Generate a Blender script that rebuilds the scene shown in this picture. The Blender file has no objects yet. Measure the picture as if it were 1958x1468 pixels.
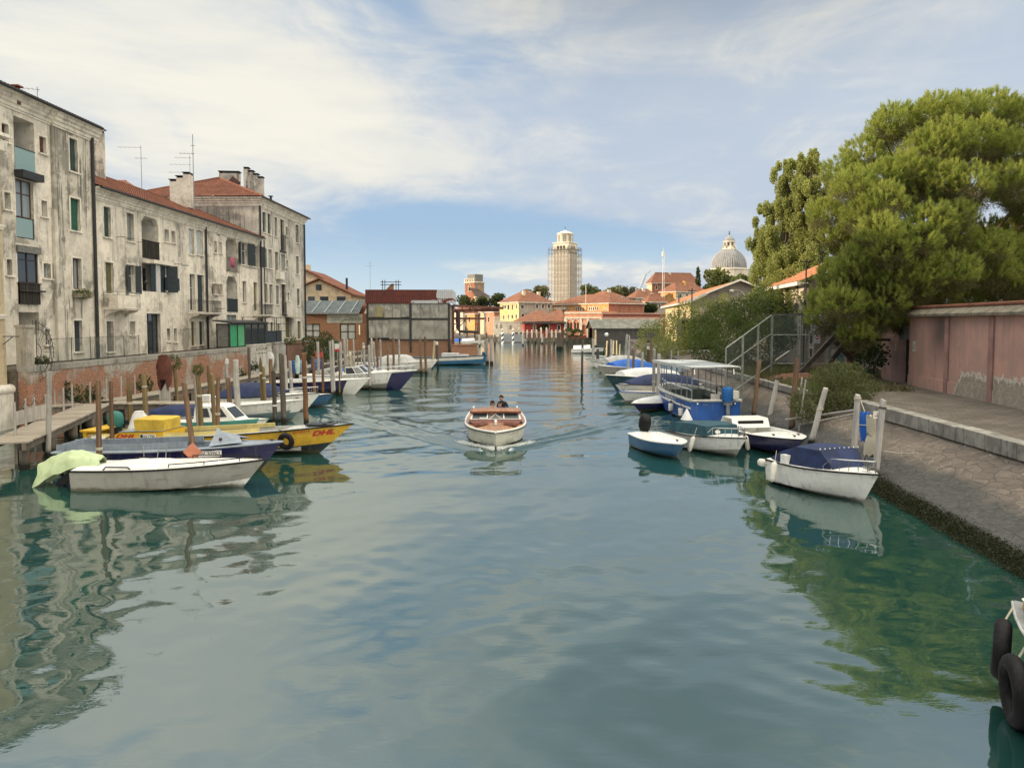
import bpy, bmesh, math, random
import numpy as np
from mathutils import Vector, Matrix
R = math.radians
SC = bpy.context.scene
COL = SC.collection

# ------------------------------------------------------------------ camera
F0, CX, HOR, PITCH = 1450.0, 979.0, 615.0, R(3.0)
CAMZ = 5.0
CYP = HOR + F0*math.tan(PITCH)
cam = bpy.data.cameras.new('camera')
cam_o = bpy.data.objects.new('camera', cam)
COL.objects.link(cam_o)
cam_o.location = (0, 0, CAMZ)
cam_o.rotation_euler = (R(90)-PITCH, 0, 0)
cam.sensor_fit = 'HORIZONTAL'
cam.sensor_width = 36
cam.lens = 36*F0/1958
cam.shift_y = -(734-CYP)/1958
cam.clip_start = 0.1
cam.clip_end = 6000
SC.camera = cam_o
SC.render.resolution_x, SC.render.resolution_y = 1024, 767

# ------------------------------------------------------------------ light and exposure
SUN_EL, SUN_AZ = R(10.5), R(-94)          # azimuth measured from +Y towards +X
sdir = Vector((math.sin(SUN_AZ)*math.cos(SUN_EL), math.cos(SUN_AZ)*math.cos(SUN_EL), math.sin(SUN_EL)))
sun = bpy.data.lights.new('sun', 'SUN')
sun.energy = 5.0
sun.angle = R(0.5)
sun.color = (1.0, 0.79, 0.55)
sun_o = bpy.data.objects.new('sun', sun)
COL.objects.link(sun_o)
sun_o.rotation_euler = sdir.to_track_quat('Z', 'Y').to_euler()
SC.view_settings.view_transform = 'Standard'
SC.view_settings.look = 'None'
SC.view_settings.exposure = 0.42
SC.view_settings.gamma = 1

# ------------------------------------------------------------------ node helpers
class NT:
    """small wrapper for building node trees"""
    def __init__(s, tree):
        s.t = tree; s.n = tree.nodes; s.l = tree.links
    def node(s, typ, **kw):
        n = s.n.new(typ)
        for k, v in kw.items():
            setattr(n, k, v)
        return n
    def put(s, sock, v):
        if hasattr(v, 'is_output') or isinstance(v, bpy.types.NodeSocket):
            s.l.new(v, sock)
        elif isinstance(v, (tuple, list)) and sock.type == 'RGBA':
            sock.default_value = tuple(v)[:3] + (1,)
        else:
            sock.default_value = v
    def m(s, op, a, b=0.0, c=None, clamp=False):
        n = s.node('ShaderNodeMath', operation=op, use_clamp=clamp)
        s.put(n.inputs[0], a); s.put(n.inputs[1], b)
        if c is not None: s.put(n.inputs[2], c)
        return n.outputs[0]
    def mix(s, f, a, b, blend='MIX'):
        n = s.node('ShaderNodeMix', data_type='RGBA', blend_type=blend)
        s.put(n.inputs[0], f); s.put(n.inputs[6], a); s.put(n.inputs[7], b)
        return n.outputs[2]
    def ss(s, x, lo, hi):
        n = s.node('ShaderNodeMapRange', interpolation_type='SMOOTHSTEP')
        s.put(n.inputs[0], x); n.inputs[1].default_value = lo; n.inputs[2].default_value = hi
        return n.outputs[0]
    def noise(s, vec, scale, detail=3, rough=.55, dist=0.0, out=0):
        n = s.node('ShaderNodeTexNoise')
        if vec is not None: s.put(n.inputs['Vector'], vec)
        n.inputs['Scale'].default_value = scale; n.inputs['Detail'].default_value = detail
        n.inputs['Roughness'].default_value = rough; n.inputs['Distortion'].default_value = dist
        return n.outputs[out]
    def mapping(s, vec, scale=(1, 1, 1), loc=(0, 0, 0), rot=(0, 0, 0)):
        n = s.node('ShaderNodeMapping')
        s.put(n.inputs[0], vec)
        n.inputs['Location'].default_value = loc; n.inputs['Rotation'].default_value = rot; n.inputs['Scale'].default_value = scale
        return n.outputs[0]
    def vec(s, x, y, z):
        n = s.node('ShaderNodeCombineXYZ')
        s.put(n.inputs[0], x); s.put(n.inputs[1], y); s.put(n.inputs[2], z)
        return n.outputs[0]
    def sep(s, v):
        n = s.node('ShaderNodeSeparateXYZ'); s.put(n.inputs[0], v)
        return n.outputs

# ------------------------------------------------------------------ sky: Nishita air with procedural clouds by direction
world = bpy.data.worlds.new('World')
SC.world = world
world.use_nodes = True
w = NT(world.node_tree)
w.n.clear()
sky = w.node('ShaderNodeTexSky', sky_type='NISHITA', sun_disc=False)
sky.sun_elevation = SUN_EL
sky.sun_rotation = SUN_AZ
sky.air_density = 1.0; sky.dust_density = 0.6; sky.ozone_density = 1.5
tc = w.node('ShaderNodeTexCoord').outputs['Generated']
dx, dy, dz = w.sep(tc)
az = w.m('ARCTAN2', dx, dy)
el = w.m('ARCSINE', dz)
den = w.m('ADD', w.m('MAXIMUM', dz, 0.0), 0.13)
pl = w.vec(w.m('DIVIDE', dx, den), w.m('DIVIDE', dy, den), 0.0)
n1 = w.noise(w.mapping(pl, (0.8, 0.6, 1), (3.1, 1.7, 0), (0, 0, .35)), 1.0, 6, .55, .6)
n2 = w.noise(w.mapping(pl, (1.3, .9, 1), (7.3, 4.1, 2), (0, 0, -.3)), 2.2, 6, .6, .4)
n3 = w.noise(w.mapping(w.vec(az, el, 0.0), (1.0, 5.0, 1), (2.2, 0.4, 0), (0, 0, .12)), 3.2, 5, .6, .5)
def blob(a0, e0, ra, re, amp, tilt=0.0):
    u = w.m('SUBTRACT', az, a0); v = w.m('SUBTRACT', el, e0)
    v = w.m('SUBTRACT', v, w.m('MULTIPLY', u, tilt))
    q = w.m('ADD', w.m('POWER', w.m('DIVIDE', u, ra), 2.0), w.m('POWER', w.m('DIVIDE', v, re), 2.0))
    return w.m('MULTIPLY', w.m('EXPONENT', w.m('MULTIPLY', q, -1.0)), amp)
def total(xs):
    r = xs[0]
    for x in xs[1:]:
        r = w.m('ADD', r, x)
    return r
# cover: how much cloud; blobs are real openings and banks, those above the frame added for reflections
cover = total([0.74, w.m('MULTIPLY', w.m('SUBTRACT', n1, .5), 1.5), w.m('MULTIPLY', w.m('SUBTRACT', n3, .5), .8),
               blob(-.42, .26, .34, .12, .55, -.15), blob(.42, .22, .35, .16, .35), blob(.1, .17, .4, .06, .3, -.25),
               blob(-.16, .385, .16, .06, -.38, .12), blob(-.03, .33, .16, .03, -.3, .35), blob(-.17, .085, .20, .06, -.85), blob(.05, .12, .2, .03, -.35, -.1), blob(.2, .09, .16, .03, -.45), blob(.15, .52, .30, .12, .2), blob(-.35, .50, .3, .14, .5), blob(.12, .1, .22, .025, -.3, -.1),
               blob(.22, .06, .16, .018, .35), blob(.02, .385, .06, .022, .5), blob(-.085, .375, .03, .016, .5, -.5),
               w.m('MULTIPLY', w.ss(el, .42, .8), .35)])
mask = w.ss(w.m('ADD', cover, w.m('MULTIPLY', w.m('SUBTRACT', n2, .5), .5)), .15, .92)
warmth = total([0.12, w.m('MULTIPLY', w.m('SUBTRACT', n2, .5), 1.9), w.m('MULTIPLY', w.m('SUBTRACT', n3, .5), .9), blob(-.45, .26, .3, .13, .75, -.12), blob(-.24, .24, .14, .09, .5, -.3), blob(-.05, .22, .2, .08, .22, -.2),
                blob(.02, .385, .08, .03, .5), blob(.25, .07, .25, .03, .35), blob(-.33, .48, .28, .14, .6), blob(-.03, .085, .1, .02, .3)])
warmth = w.ss(warmth, 0.0, 1.0)
cloud = w.mix(warmth, (.43, .49, .565), (.70, .68, .60))
cloud = w.mix(w.ss(total([w.m('MULTIPLY', n1, .5), w.m('MULTIPLY', n3, .5)]), .42, .62), w.mix(.25, cloud, (.32, .39, .50)), cloud)
skyc = w.mix(.03, w.mix(w.ss(el, 0.0, .13), (.40, .51, .60), (.225, .325, .47)), sky.outputs[0])
air = w.mix(mask, skyc, cloud)
air = w.mix(w.ss(el, .05, -.01), air, (.52, .60, .66))
air = w.mix(w.ss(el, .62, .95), air, (.80, .755, .66))  # warm tint added to the unseen sky, overhead here and eastward below
air = w.mix(w.m('MULTIPLY', w.ss(az, .75, 1.5), w.ss(el, .02, .3)), air, (.84, .76, .62))
lift = w.m('ADD', 1.0, w.m('MULTIPLY', w.ss(el, .62, 1.05), 1.9))      # unseen sky overhead, brightened to fill the shaded facades
east = w.m('MULTIPLY', w.m('MULTIPLY', w.ss(az, .75, 1.5), w.ss(el, .05, .35)), 0.9)   # extra brightness added to the unseen eastern sky as fill light
bg = w.node('ShaderNodeBackground')
w.put(bg.inputs[0], air); dim = w.m('SUBTRACT', 1.0, blob(.22, .50, .34, .15, .50))               # unseen sky darkened to dim its reflection in the water
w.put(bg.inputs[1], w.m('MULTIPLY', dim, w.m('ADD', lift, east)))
out = w.node('ShaderNodeOutputWorld')
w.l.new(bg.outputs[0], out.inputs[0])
# ------------------------------------------------------------------ pixel of the photograph -> point of the place
RAYF = Vector((0, math.cos(PITCH), -math.sin(PITCH)))
RAYU = Vector((0, math.sin(PITCH), math.cos(PITCH)))
def ray(px, py):
    return RAYF + Vector((1, 0, 0))*((px-CX)/F0) + RAYU*(-(py-CYP)/F0)
CAMP = Vector((0, 0, CAMZ))
def G(px, py, z=0.0):                       # on the horizontal plane at height z
    d = ray(px, py)
    return CAMP + d*((z-CAMZ)/d.z)
def D(px, py, Y):                           # at depth Y
    d = ray(px, py)
    return CAMP + d*(Y/d.y)

# ------------------------------------------------------------------ mesh builder
class MB:
    def __init__(s):
        s.v = []; s.f = []; s.mi = []; s.cur = 0
    def add(s, vs, fs):
        o = len(s.v)
        s.v.extend([tuple(p) for p in vs])
        for f in fs:
            s.f.append([i+o for i in f]); s.mi.append(s.cur)
        return s
    def quad(s, a, b, c, d):
        return s.add([a, b, c, d], [(0, 1, 2, 3)])
    def box(s, x0, y0, z0, x1, y1, z1):
        vs = [(x0,y0,z0),(x1,y0,z0),(x1,y1,z0),(x0,y1,z0),(x0,y0,z1),(x1,y0,z1),(x1,y1,z1),(x0,y1,z1)]
        return s.add(vs, [(0,3,2,1),(4,5,6,7),(0,1,5,4),(1,2,6,5),(2,3,7,6),(3,0,4,7)])
    def obox(s, c, size, rz=0, ry=0, rx=0):
        m = Matrix.Translation(Vector(c)) @ Matrix.Rotation(rz,4,'Z') @ Matrix.Rotation(ry,4,'Y') @ Matrix.Rotation(rx,4,'X')
        a, b, d = size[0]/2, size[1]/2, size[2]/2
        vs = [m @ Vector(p) for p in [(-a,-b,-d),(a,-b,-d),(a,b,-d),(-a,b,-d),(-a,-b,d),(a,-b,d),(a,b,d),(-a,b,d)]]
        return s.add(vs, [(0,3,2,1),(4,5,6,7),(0,1,5,4),(1,2,6,5),(2,3,7,6),(3,0,4,7)])
    def beam(s, a, b, wd, hg):                # rectangular bar between two points
        a = Vector(a); b = Vector(b); d = (b-a)
        if d.length < 1e-6: return s
        d.normalize()
        up = Vector((0,0,1)) if abs(d.z) < .95 else Vector((0,1,0))
        sx = d.cross(up).normalized()*wd/2; sz = sx.cross(d).normalized()*hg/2
        vs = [a-sx-sz, a+sx-sz, a+sx+sz, a-sx+sz, b-sx-sz, b+sx-sz, b+sx+sz, b-sx+sz]
        return s.add(vs, [(0,1,2,3),(7,6,5,4),(0,4,5,1),(1,5,6,2),(2,6,7,3),(3,7,4,0)])
    def tube(s, pts, r, n=8, cap=True, closed=False):
        pts = [Vector(p) for p in pts]; k = len(pts)
        rs = r if isinstance(r, (list, tuple)) else [r]*k
        rings = []; prev = None
        for i in range(k):
            if closed: t = pts[(i+1) % k]-pts[i-1]
            else: t = pts[min(i+1,k-1)]-pts[max(i-1,0)]
            t.normalize()
            if prev is None:
                a = Vector((0,0,1)) if abs(t.z) < .9 else Vector((1,0,0))
                u = t.cross(a).normalized()
            else:
                u = (prev - t*prev.dot(t)).normalized()
            prev = u; v = t.cross(u)
            rings.append([pts[i]+(u*math.cos(2*math.pi*j/n)+v*math.sin(2*math.pi*j/n))*rs[i] for j in range(n)])
        s.loft(rings, True, cap and not closed, closed)
        return s
    def loft(s, rings, close_u=False, cap=False, close_v=False):
        n = len(rings[0]); k = len(rings)
        vs = [p for r in rings for p in r]; fs = []
        for i in range(k if close_v else k-1):
            i2 = (i+1) % k
            for j in range(n if close_u else n-1):
                j2 = (j+1) % n
                fs.append((i*n+j, i*n+j2, i2*n+j2, i2*n+j))
        if cap:
            fs.append(tuple(range(n-1,-1,-1))); fs.append(tuple((k-1)*n+j for j in range(n)))
        return s.add(vs, fs)
    def prism(s, poly, vecs):                # polygon (3-D points) extruded by a vector
        n = len(poly); d = Vector(vecs); p = [Vector(q) for q in poly]
        fs = [tuple(range(n-1,-1,-1)), tuple(range(n,2*n))] + [(i,(i+1)%n,n+(i+1)%n,n+i) for i in range(n)]
        return s.add(p+[q+d for q in p], fs)
    def lathe(s, prof, c=(0,0,0), n=16, cap=True):
        c = Vector(c)
        rings = [[c+Vector((r*math.cos(2*math.pi*j/n), r*math.sin(2*math.pi*j/n), z)) for j in range(n)] for r, z in prof]
        return s.loft(rings, True, cap)
    def ball(s, c, r, n=8, sz=(1,1,1)):
        c = Vector(c); rings = []
        for i in range(n+1):
            a = -math.pi/2+math.pi*i/n; q = max(math.cos(a), 1e-3)
            rings.append([c+Vector((r*sz[0]*q*math.cos(2*math.pi*j/(2*n)), r*sz[1]*q*math.sin(2*math.pi*j/(2*n)), r*sz[2]*math.sin(a))) for j in range(2*n)])
        return s.loft(rings, True, True)
    def torus(s, c, R1, r, axis=(0,1,0), n=18, m=8):
        c = Vector(c); ax = Vector(axis).normalized()
        a = Vector((0,0,1)) if abs(ax.z) < .9 else Vector((1,0,0))
        u = ax.cross(a).normalized(); v = ax.cross(u)
        return s.tube([c+(u*math.cos(2*math.pi*i/n)+v*math.sin(2*math.pi*i/n))*R1 for i in range(n)], r, m, closed=True)
    def build(s, name, mat, parent=None, smooth=False, solid=0, bevel=0):
        me = bpy.data.meshes.new(name)
        me.from_pydata(s.v, [], s.f)
        for mm in (mat if isinstance(mat, (list, tuple)) else [mat]):
            me.materials.append(mm)
        if any(s.mi): me.polygons.foreach_set('material_index', s.mi)
        bm = bmesh.new(); bm.from_mesh(me)
        bmesh.ops.recalc_face_normals(bm, faces=bm.faces)
        bm.to_mesh(me); bm.free()
        if smooth:
            me.polygons.foreach_set('use_smooth', [True]*len(me.polygons))
            if smooth != 2: me.set_sharp_from_angle(angle=R(42))
        o = bpy.data.objects.new(name, me)
        COL.objects.link(o)
        if parent: o.parent = parent
        if solid:
            md = o.modifiers.new('thickness', 'SOLIDIFY'); md.thickness = solid; md.offset = 0
        if bevel:
            md = o.modifiers.new('bevel', 'BEVEL'); md.width = bevel; md.segments = 2; md.limit_method = 'ANGLE'
        return o

def tag(o, label=None, cat=None, group=None, kind=None):
    if label: o['label'] = label
    if cat: o['category'] = cat
    if group: o['group'] = group
    if kind: o['kind'] = kind
    return o
def thing(name, label, cat, loc=(0,0,0), rz=0, group=None):
    o = bpy.data.objects.new(name, None)
    COL.objects.link(o)
    o.location = loc; o.rotation_euler = (0,0,rz); o.empty_display_size = .2
    return tag(o, label, cat, group)
def struct(name, mb, mat, label, smooth=False):
    o = mb.build(name, mat, None, smooth)
    return tag(o, label, name.replace('_', ' '), None, 'structure')
def kids(o):
    return [c for c in COL.objects if c.parent == o]
def dup(o, loc=None, rz=None, label=None, parent=None, depth=0):
    c = o.copy(); COL.objects.link(c)
    if parent: c.parent = parent
    if loc is not None: c.location = loc
    if rz is not None: c.rotation_euler = (0,0,rz)
    if label: c['label'] = label
    for ch in o.children: dup(ch, None, None, None, c, depth+1)
    return c
def text(s, name, size, mat, parent, loc, rot, shear=0, ext=.004, width=None, bold=0):
    cu = bpy.data.curves.new(name, 'FONT')
    cu.body = s; cu.size = size; cu.extrude = ext; cu.shear = shear; cu.offset = bold
    cu.align_x = 'CENTER'; cu.align_y = 'CENTER'
    t = bpy.data.objects.new(name, cu); COL.objects.link(t)
    dg = bpy.context.evaluated_depsgraph_get()
    me = bpy.data.meshes.new_from_object(t.evaluated_get(dg))
    bpy.data.objects.remove(t)
    me.materials.clear(); me.materials.append(mat)
    o = bpy.data.objects.new(name, me); COL.objects.link(o)
    o.parent = parent; o.location = loc; o.rotation_euler = rot
    if width:
        xs = [v.co.x for v in me.vertices]
        o.scale = (width/max(1e-3, max(xs)-min(xs)), 1, 1)
    return o

# ------------------------------------------------------------------ materials
MATS = {}
def base(name, rough=.6, metal=0.0, spec=.4):
    m = bpy.data.materials.new(name); m.use_nodes = True
    t = NT(m.node_tree); p = t.n['Principled BSDF']
    p.inputs['Roughness'].default_value = rough; p.inputs['Metallic'].default_value = metal
    p.inputs['Specular IOR Level'].default_value = spec
    MATS[name] = m
    return m, t, p
def ocoord(t):
    return t.node('ShaderNodeTexCoord').outputs['Object']
def bump(t, p, h, strength=.3, dist=.02):
    b = t.node('ShaderNodeBump'); b.inputs['Strength'].default_value = strength; b.inputs['Distance'].default_value = dist
    t.put(b.inputs['Height'], h); t.l.new(b.outputs[0], p.inputs['Normal'])
def paint(name, col, rough=.45, var=.12, scale=3.0, dirt=.25, metal=0.0, spec=.4, dirtcol=None, bmp=.0):
    """painted or plain surface with blotchy wear"""
    if name in MATS: return MATS[name]
    m, t, p = base(name, rough, metal, spec)
    co = ocoord(t)
    a = t.noise(co, scale, 4, .6); b = t.noise(t.mapping(co, (1, 1, .25)), scale*3.3, 4, .65)
    c0 = tuple(max(0, x*(1-var)) for x in col); c1 = tuple(min(1, x*(1+var)) for x in col)
    c = t.mix(t.ss(a, .38, .62), c0, c1)
    dc = dirtcol or tuple(x*.45+.01 for x in col)
    c = t.mix(t.m('MULTIPLY', t.ss(b, .52, .66), dirt), c, dc)
    t.put(p.inputs['Base Color'], c)
    t.put(p.inputs['Roughness'], t.m('ADD', rough, t.m('MULTIPLY', t.m('SUBTRACT', b, .5), .25)))
    if bmp: bump(t, p, b, bmp, .02)
    return m
def stucco(name, col, stain, amount=.6, streak=.6, seed=0.0, dark=(.10,.095,.085)):
    """old plaster: pale body, grey mould blotches and rain streaks"""
    m, t, p = base(name, .9, 0, .2)
    co = t.mapping(ocoord(t), (1,1,1), (seed, seed*1.7, seed*.6))
    big = t.noise(co, .22, 5, .62, .4); mid = t.noise(co, 1.1, 5, .65, .3); fine = t.noise(co, 9, 4, .7)
    st = t.noise(t.mapping(co, (2.6, 2.6, .16)), 1.0, 4, .65); st2 = t.noise(t.mapping(co, (7, 7, .35)), 1.0, 3, .6)
    c = t.mix(t.ss(mid, .38, .62), tuple(x*.82 for x in col), tuple(min(1, x*1.1) for x in col))
    f = t.m('ADD', t.m('MULTIPLY', t.ss(t.m('ADD', t.m('MULTIPLY', big, .6), t.m('MULTIPLY', mid, .4)), .495, .60), amount), t.m('MULTIPLY', t.ss(st, .535, .64), streak*.8))
    c = t.mix(t.m('MINIMUM', f, .92), c, stain)
    c = t.mix(t.m('MULTIPLY', t.m('MULTIPLY', t.ss(st2, .52, .64), t.ss(t.m('ADD', t.m('MULTIPLY', big, .5), t.m('MULTIPLY', st, .5)), .48, .56)), streak*1.25), c, dark)
    c = t.mix(t.m('MULTIPLY', t.ss(fine, .54, .64), .35), c, tuple(x*.5 for x in col))
    c = t.mix(t.m('MULTIPLY', t.ss(t.noise(co, 1.9, 5, .7, .5), .59, .63), .35), c, tuple(min(1, x*1.25) for x in col))
    t.put(p.inputs['Base Color'], c)
    bump(t, p, t.m('ADD', mid, t.m('MULTIPLY', fine, .4)), .35, .03)
    return m
def bricks(name, c1, c2, mortar, peel=None, peelcol=(.45,.42,.36), scale=1.0, axis='XZ', peelz=None):
    """brick courses, with plaster left on in patches"""
    m, t, p = base(name, .92, 0, .15)
    co = ocoord(t); x, y, z = t.sep(co)
    v = t.vec(t.m('ADD', x, y) if axis == 'XZ' else y, z, 0.0)
    b = t.node('ShaderNodeTexBrick'); b.offset = .5
    t.put(b.inputs['Vector'], v)
    b.inputs['Color1'].default_value = c1+(1,); b.inputs['Color2'].default_value = c2+(1,); b.inputs['Mortar'].default_value = mortar+(1,)
    b.inputs['Scale'].default_value = scale; b.inputs['Mortar Size'].default_value = .014
    b.inputs['Brick Width'].default_value = .30; b.inputs['Row Height'].default_value = .095; b.inputs['Bias'].default_value = -.1
    n = t.noise(co, .5, 5, .65, .5); n2 = t.noise(co, 4, 4, .7); n3 = t.noise(co, 14, 2, .6)
    c = t.mix(t.m('MULTIPLY', t.ss(n2, .46, .6), .55), b.outputs[0], t.mix(.5, b.outputs[0], (.05,.04,.035)))
    c = t.mix(t.m('MULTIPLY', t.ss(n3, .55, .6), .45), c, tuple(min(1, q*1.4) for q in mortar))
    if peel is not None:
        f = t.m('ADD', t.m('MULTIPLY', n, .7), t.m('MULTIPLY', n2, .3))
        if peelz: f = t.m('ADD', f, t.m('MULTIPLY', t.ss(z, *peelz), .10))
        c = t.mix(t.ss(f, peel, peel+.06), c, t.mix(t.ss(n2, .4, .65), peelcol, tuple(q*.5 for q in peelcol)))
    t.put(p.inputs['Base Color'], c)
    bump(t, p, t.m('ADD', t.m('MULTIPLY', b.outputs[1], -1.0), n2), .5, .015)
    return m
def wood(name, col, dark, rough=.85, along='Z', scale=1.0, algae=None):
    """weathered timber; algae = height in object space below which it is wet and green-black"""
    m, t, p = base(name, rough, 0, .25)
    co = ocoord(t)
    s = {'X': (.35,9,9), 'Y': (9,.35,9), 'Z': (9,9,.35)}[along]
    g = t.noise(t.mapping(co, tuple(q*scale for q in s)), 1.0, 5, .7, .3); b = t.noise(co, 1.3*scale, 4, .6)
    r = t.node('ShaderNodeObjectInfo').outputs['Random']
    c = t.mix(t.ss(g, .4, .6), dark, col)
    c = t.mix(t.m('MULTIPLY', t.ss(b, .48, .62), .55), c, tuple(x*.5 for x in col))
    c = t.mix(t.m('MULTIPLY', r, .35), c, tuple(min(1, x*1.35+.02) for x in col))
    if algae is not None:
        z = t.sep(co)[2]
        h = t.m('ADD', z, t.m('MULTIPLY', t.m('SUBTRACT', b, .5), .35))
        c = t.mix(t.ss(h, algae+.12, algae-.12), c, (.013,.016,.012))
    t.put(p.inputs['Base Color'], c)
    bump(t, p, g, .5, .01)
    return m
def tiles(name, c1, c2, dark=(.06,.03,.02), moss=.3):
    """fired clay roof tiles, each of its own shade (the ridged shape is in the mesh)"""
    m, t, p = base(name, .88, 0, .2)
    co = ocoord(t)
    v = t.node('ShaderNodeTexVoronoi'); v.inputs['Scale'].default_value = 3.2; t.put(v.inputs['Vector'], co)
    n = t.noise(co, .6, 5, .65); n2 = t.noise(co, 6, 3, .6)
    k = t.sep(v.outputs['Color'])[0]
    c = t.mix(k, c1, c2)
    c = t.mix(t.m('MULTIPLY', t.ss(n, .47, .6), moss), c, dark)
    c = t.mix(t.m('MULTIPLY', t.ss(n2, .52, .62), .5), c, tuple(x*.5 for x in c1))
    t.put(p.inputs['Base Color'], c)
    return m
def leafmat(name, c1, c2, c3, trans=.35, scale=.35):
    """leaf: colour varies by clump and by leaf"""
    m, t, p = base(name, .62, 0, .25)
    co = ocoord(t)
    n = t.noise(co, scale, 3, .6)
    rnd = t.node('ShaderNodeNewGeometry').outputs['Random Per Island']
    c = t.mix(t.ss(n, .40, .60), c1, c2)
    c = t.mix(t.m('MULTIPLY', rnd, .75), c, c3)
    t.put(p.inputs['Base Color'], c)
    tr = t.node('ShaderNodeBsdfTranslucent'); t.put(tr.inputs[0], t.mix(.5, c, (.25,.3,.03)))
    mx = t.node('ShaderNodeMixShader'); mx.inputs[0].default_value = trans
    t.l.new(p.outputs[0], mx.inputs[1]); t.l.new(tr.outputs[0], mx.inputs[2])
    t.l.new(mx.outputs[0], t.n['Material Output'].inputs[0])
    return m
def glassmat(name, col=(.03,.04,.05), rough=.06):
    m, t, p = base(name, rough, 0, .7)
    t.put(p.inputs['Base Color'], col)
    return m
def clearglass(name, tint=(.75,.85,.86), f=.55):
    m, t, p = base(name, .03, 0, .6)
    tr = t.node('ShaderNodeBsdfTransparent'); t.put(tr.inputs[0], tint)
    mx = t.node('ShaderNodeMixShader'); mx.inputs[0].default_value = f
    t.put(p.inputs['Base Color'], (.12,.15,.16))
    t.l.new(p.outputs[0], mx.inputs[1]); t.l.new(tr.outputs[0], mx.inputs[2])
    t.l.new(mx.outputs[0], t.n['Material Output'].inputs[0])
    return m

WHITE = paint('white_gelcoat', (.74,.74,.70), .28, .05, 1.5, .18, spec=.5)
OFFW = paint('offwhite_paint', (.62,.60,.54), .5, .08, 2, .3)
STONE = paint('istrian_stone', (.58,.56,.50), .75, .12, 2, .45, bmp=.2)
TRIM = paint('stone_trim', (.64,.60,.52), .85, .12, 1.2, .5, dirtcol=(.16,.15,.13), bmp=.2)
BLACK = paint('black_rubber', (.008,.008,.009), .65, .3, 5, .4, spec=.2, dirtcol=(.03,.028,.025), bmp=.3)
IRON = paint('dark_iron', (.022,.024,.026), .55, .2, 5, .3)
GREYM = paint('galvanised_steel', (.26,.28,.29), .45, .15, 4, .3, metal=.4)
CHROME = paint('polished_steel', (.62,.63,.64), .18, .05, 4, .1, metal=1.0)
GLASS = glassmat('window_glass')
GLASSL = glassmat('pale_glass', (.20,.25,.27), .12)
CURT = paint('net_curtain', (.42,.42,.40), .85, .1, 6, .25)
DARKIN = paint('dark_room', (.012,.012,.013), .9, .1, 2, 0)
NAVY = paint('navy_canvas', (.010,.022,.075), .75, .25, 2, .3, bmp=.6)
ROPE = paint('rope', (.42,.39,.32), .9, .1, 20, .2)
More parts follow.
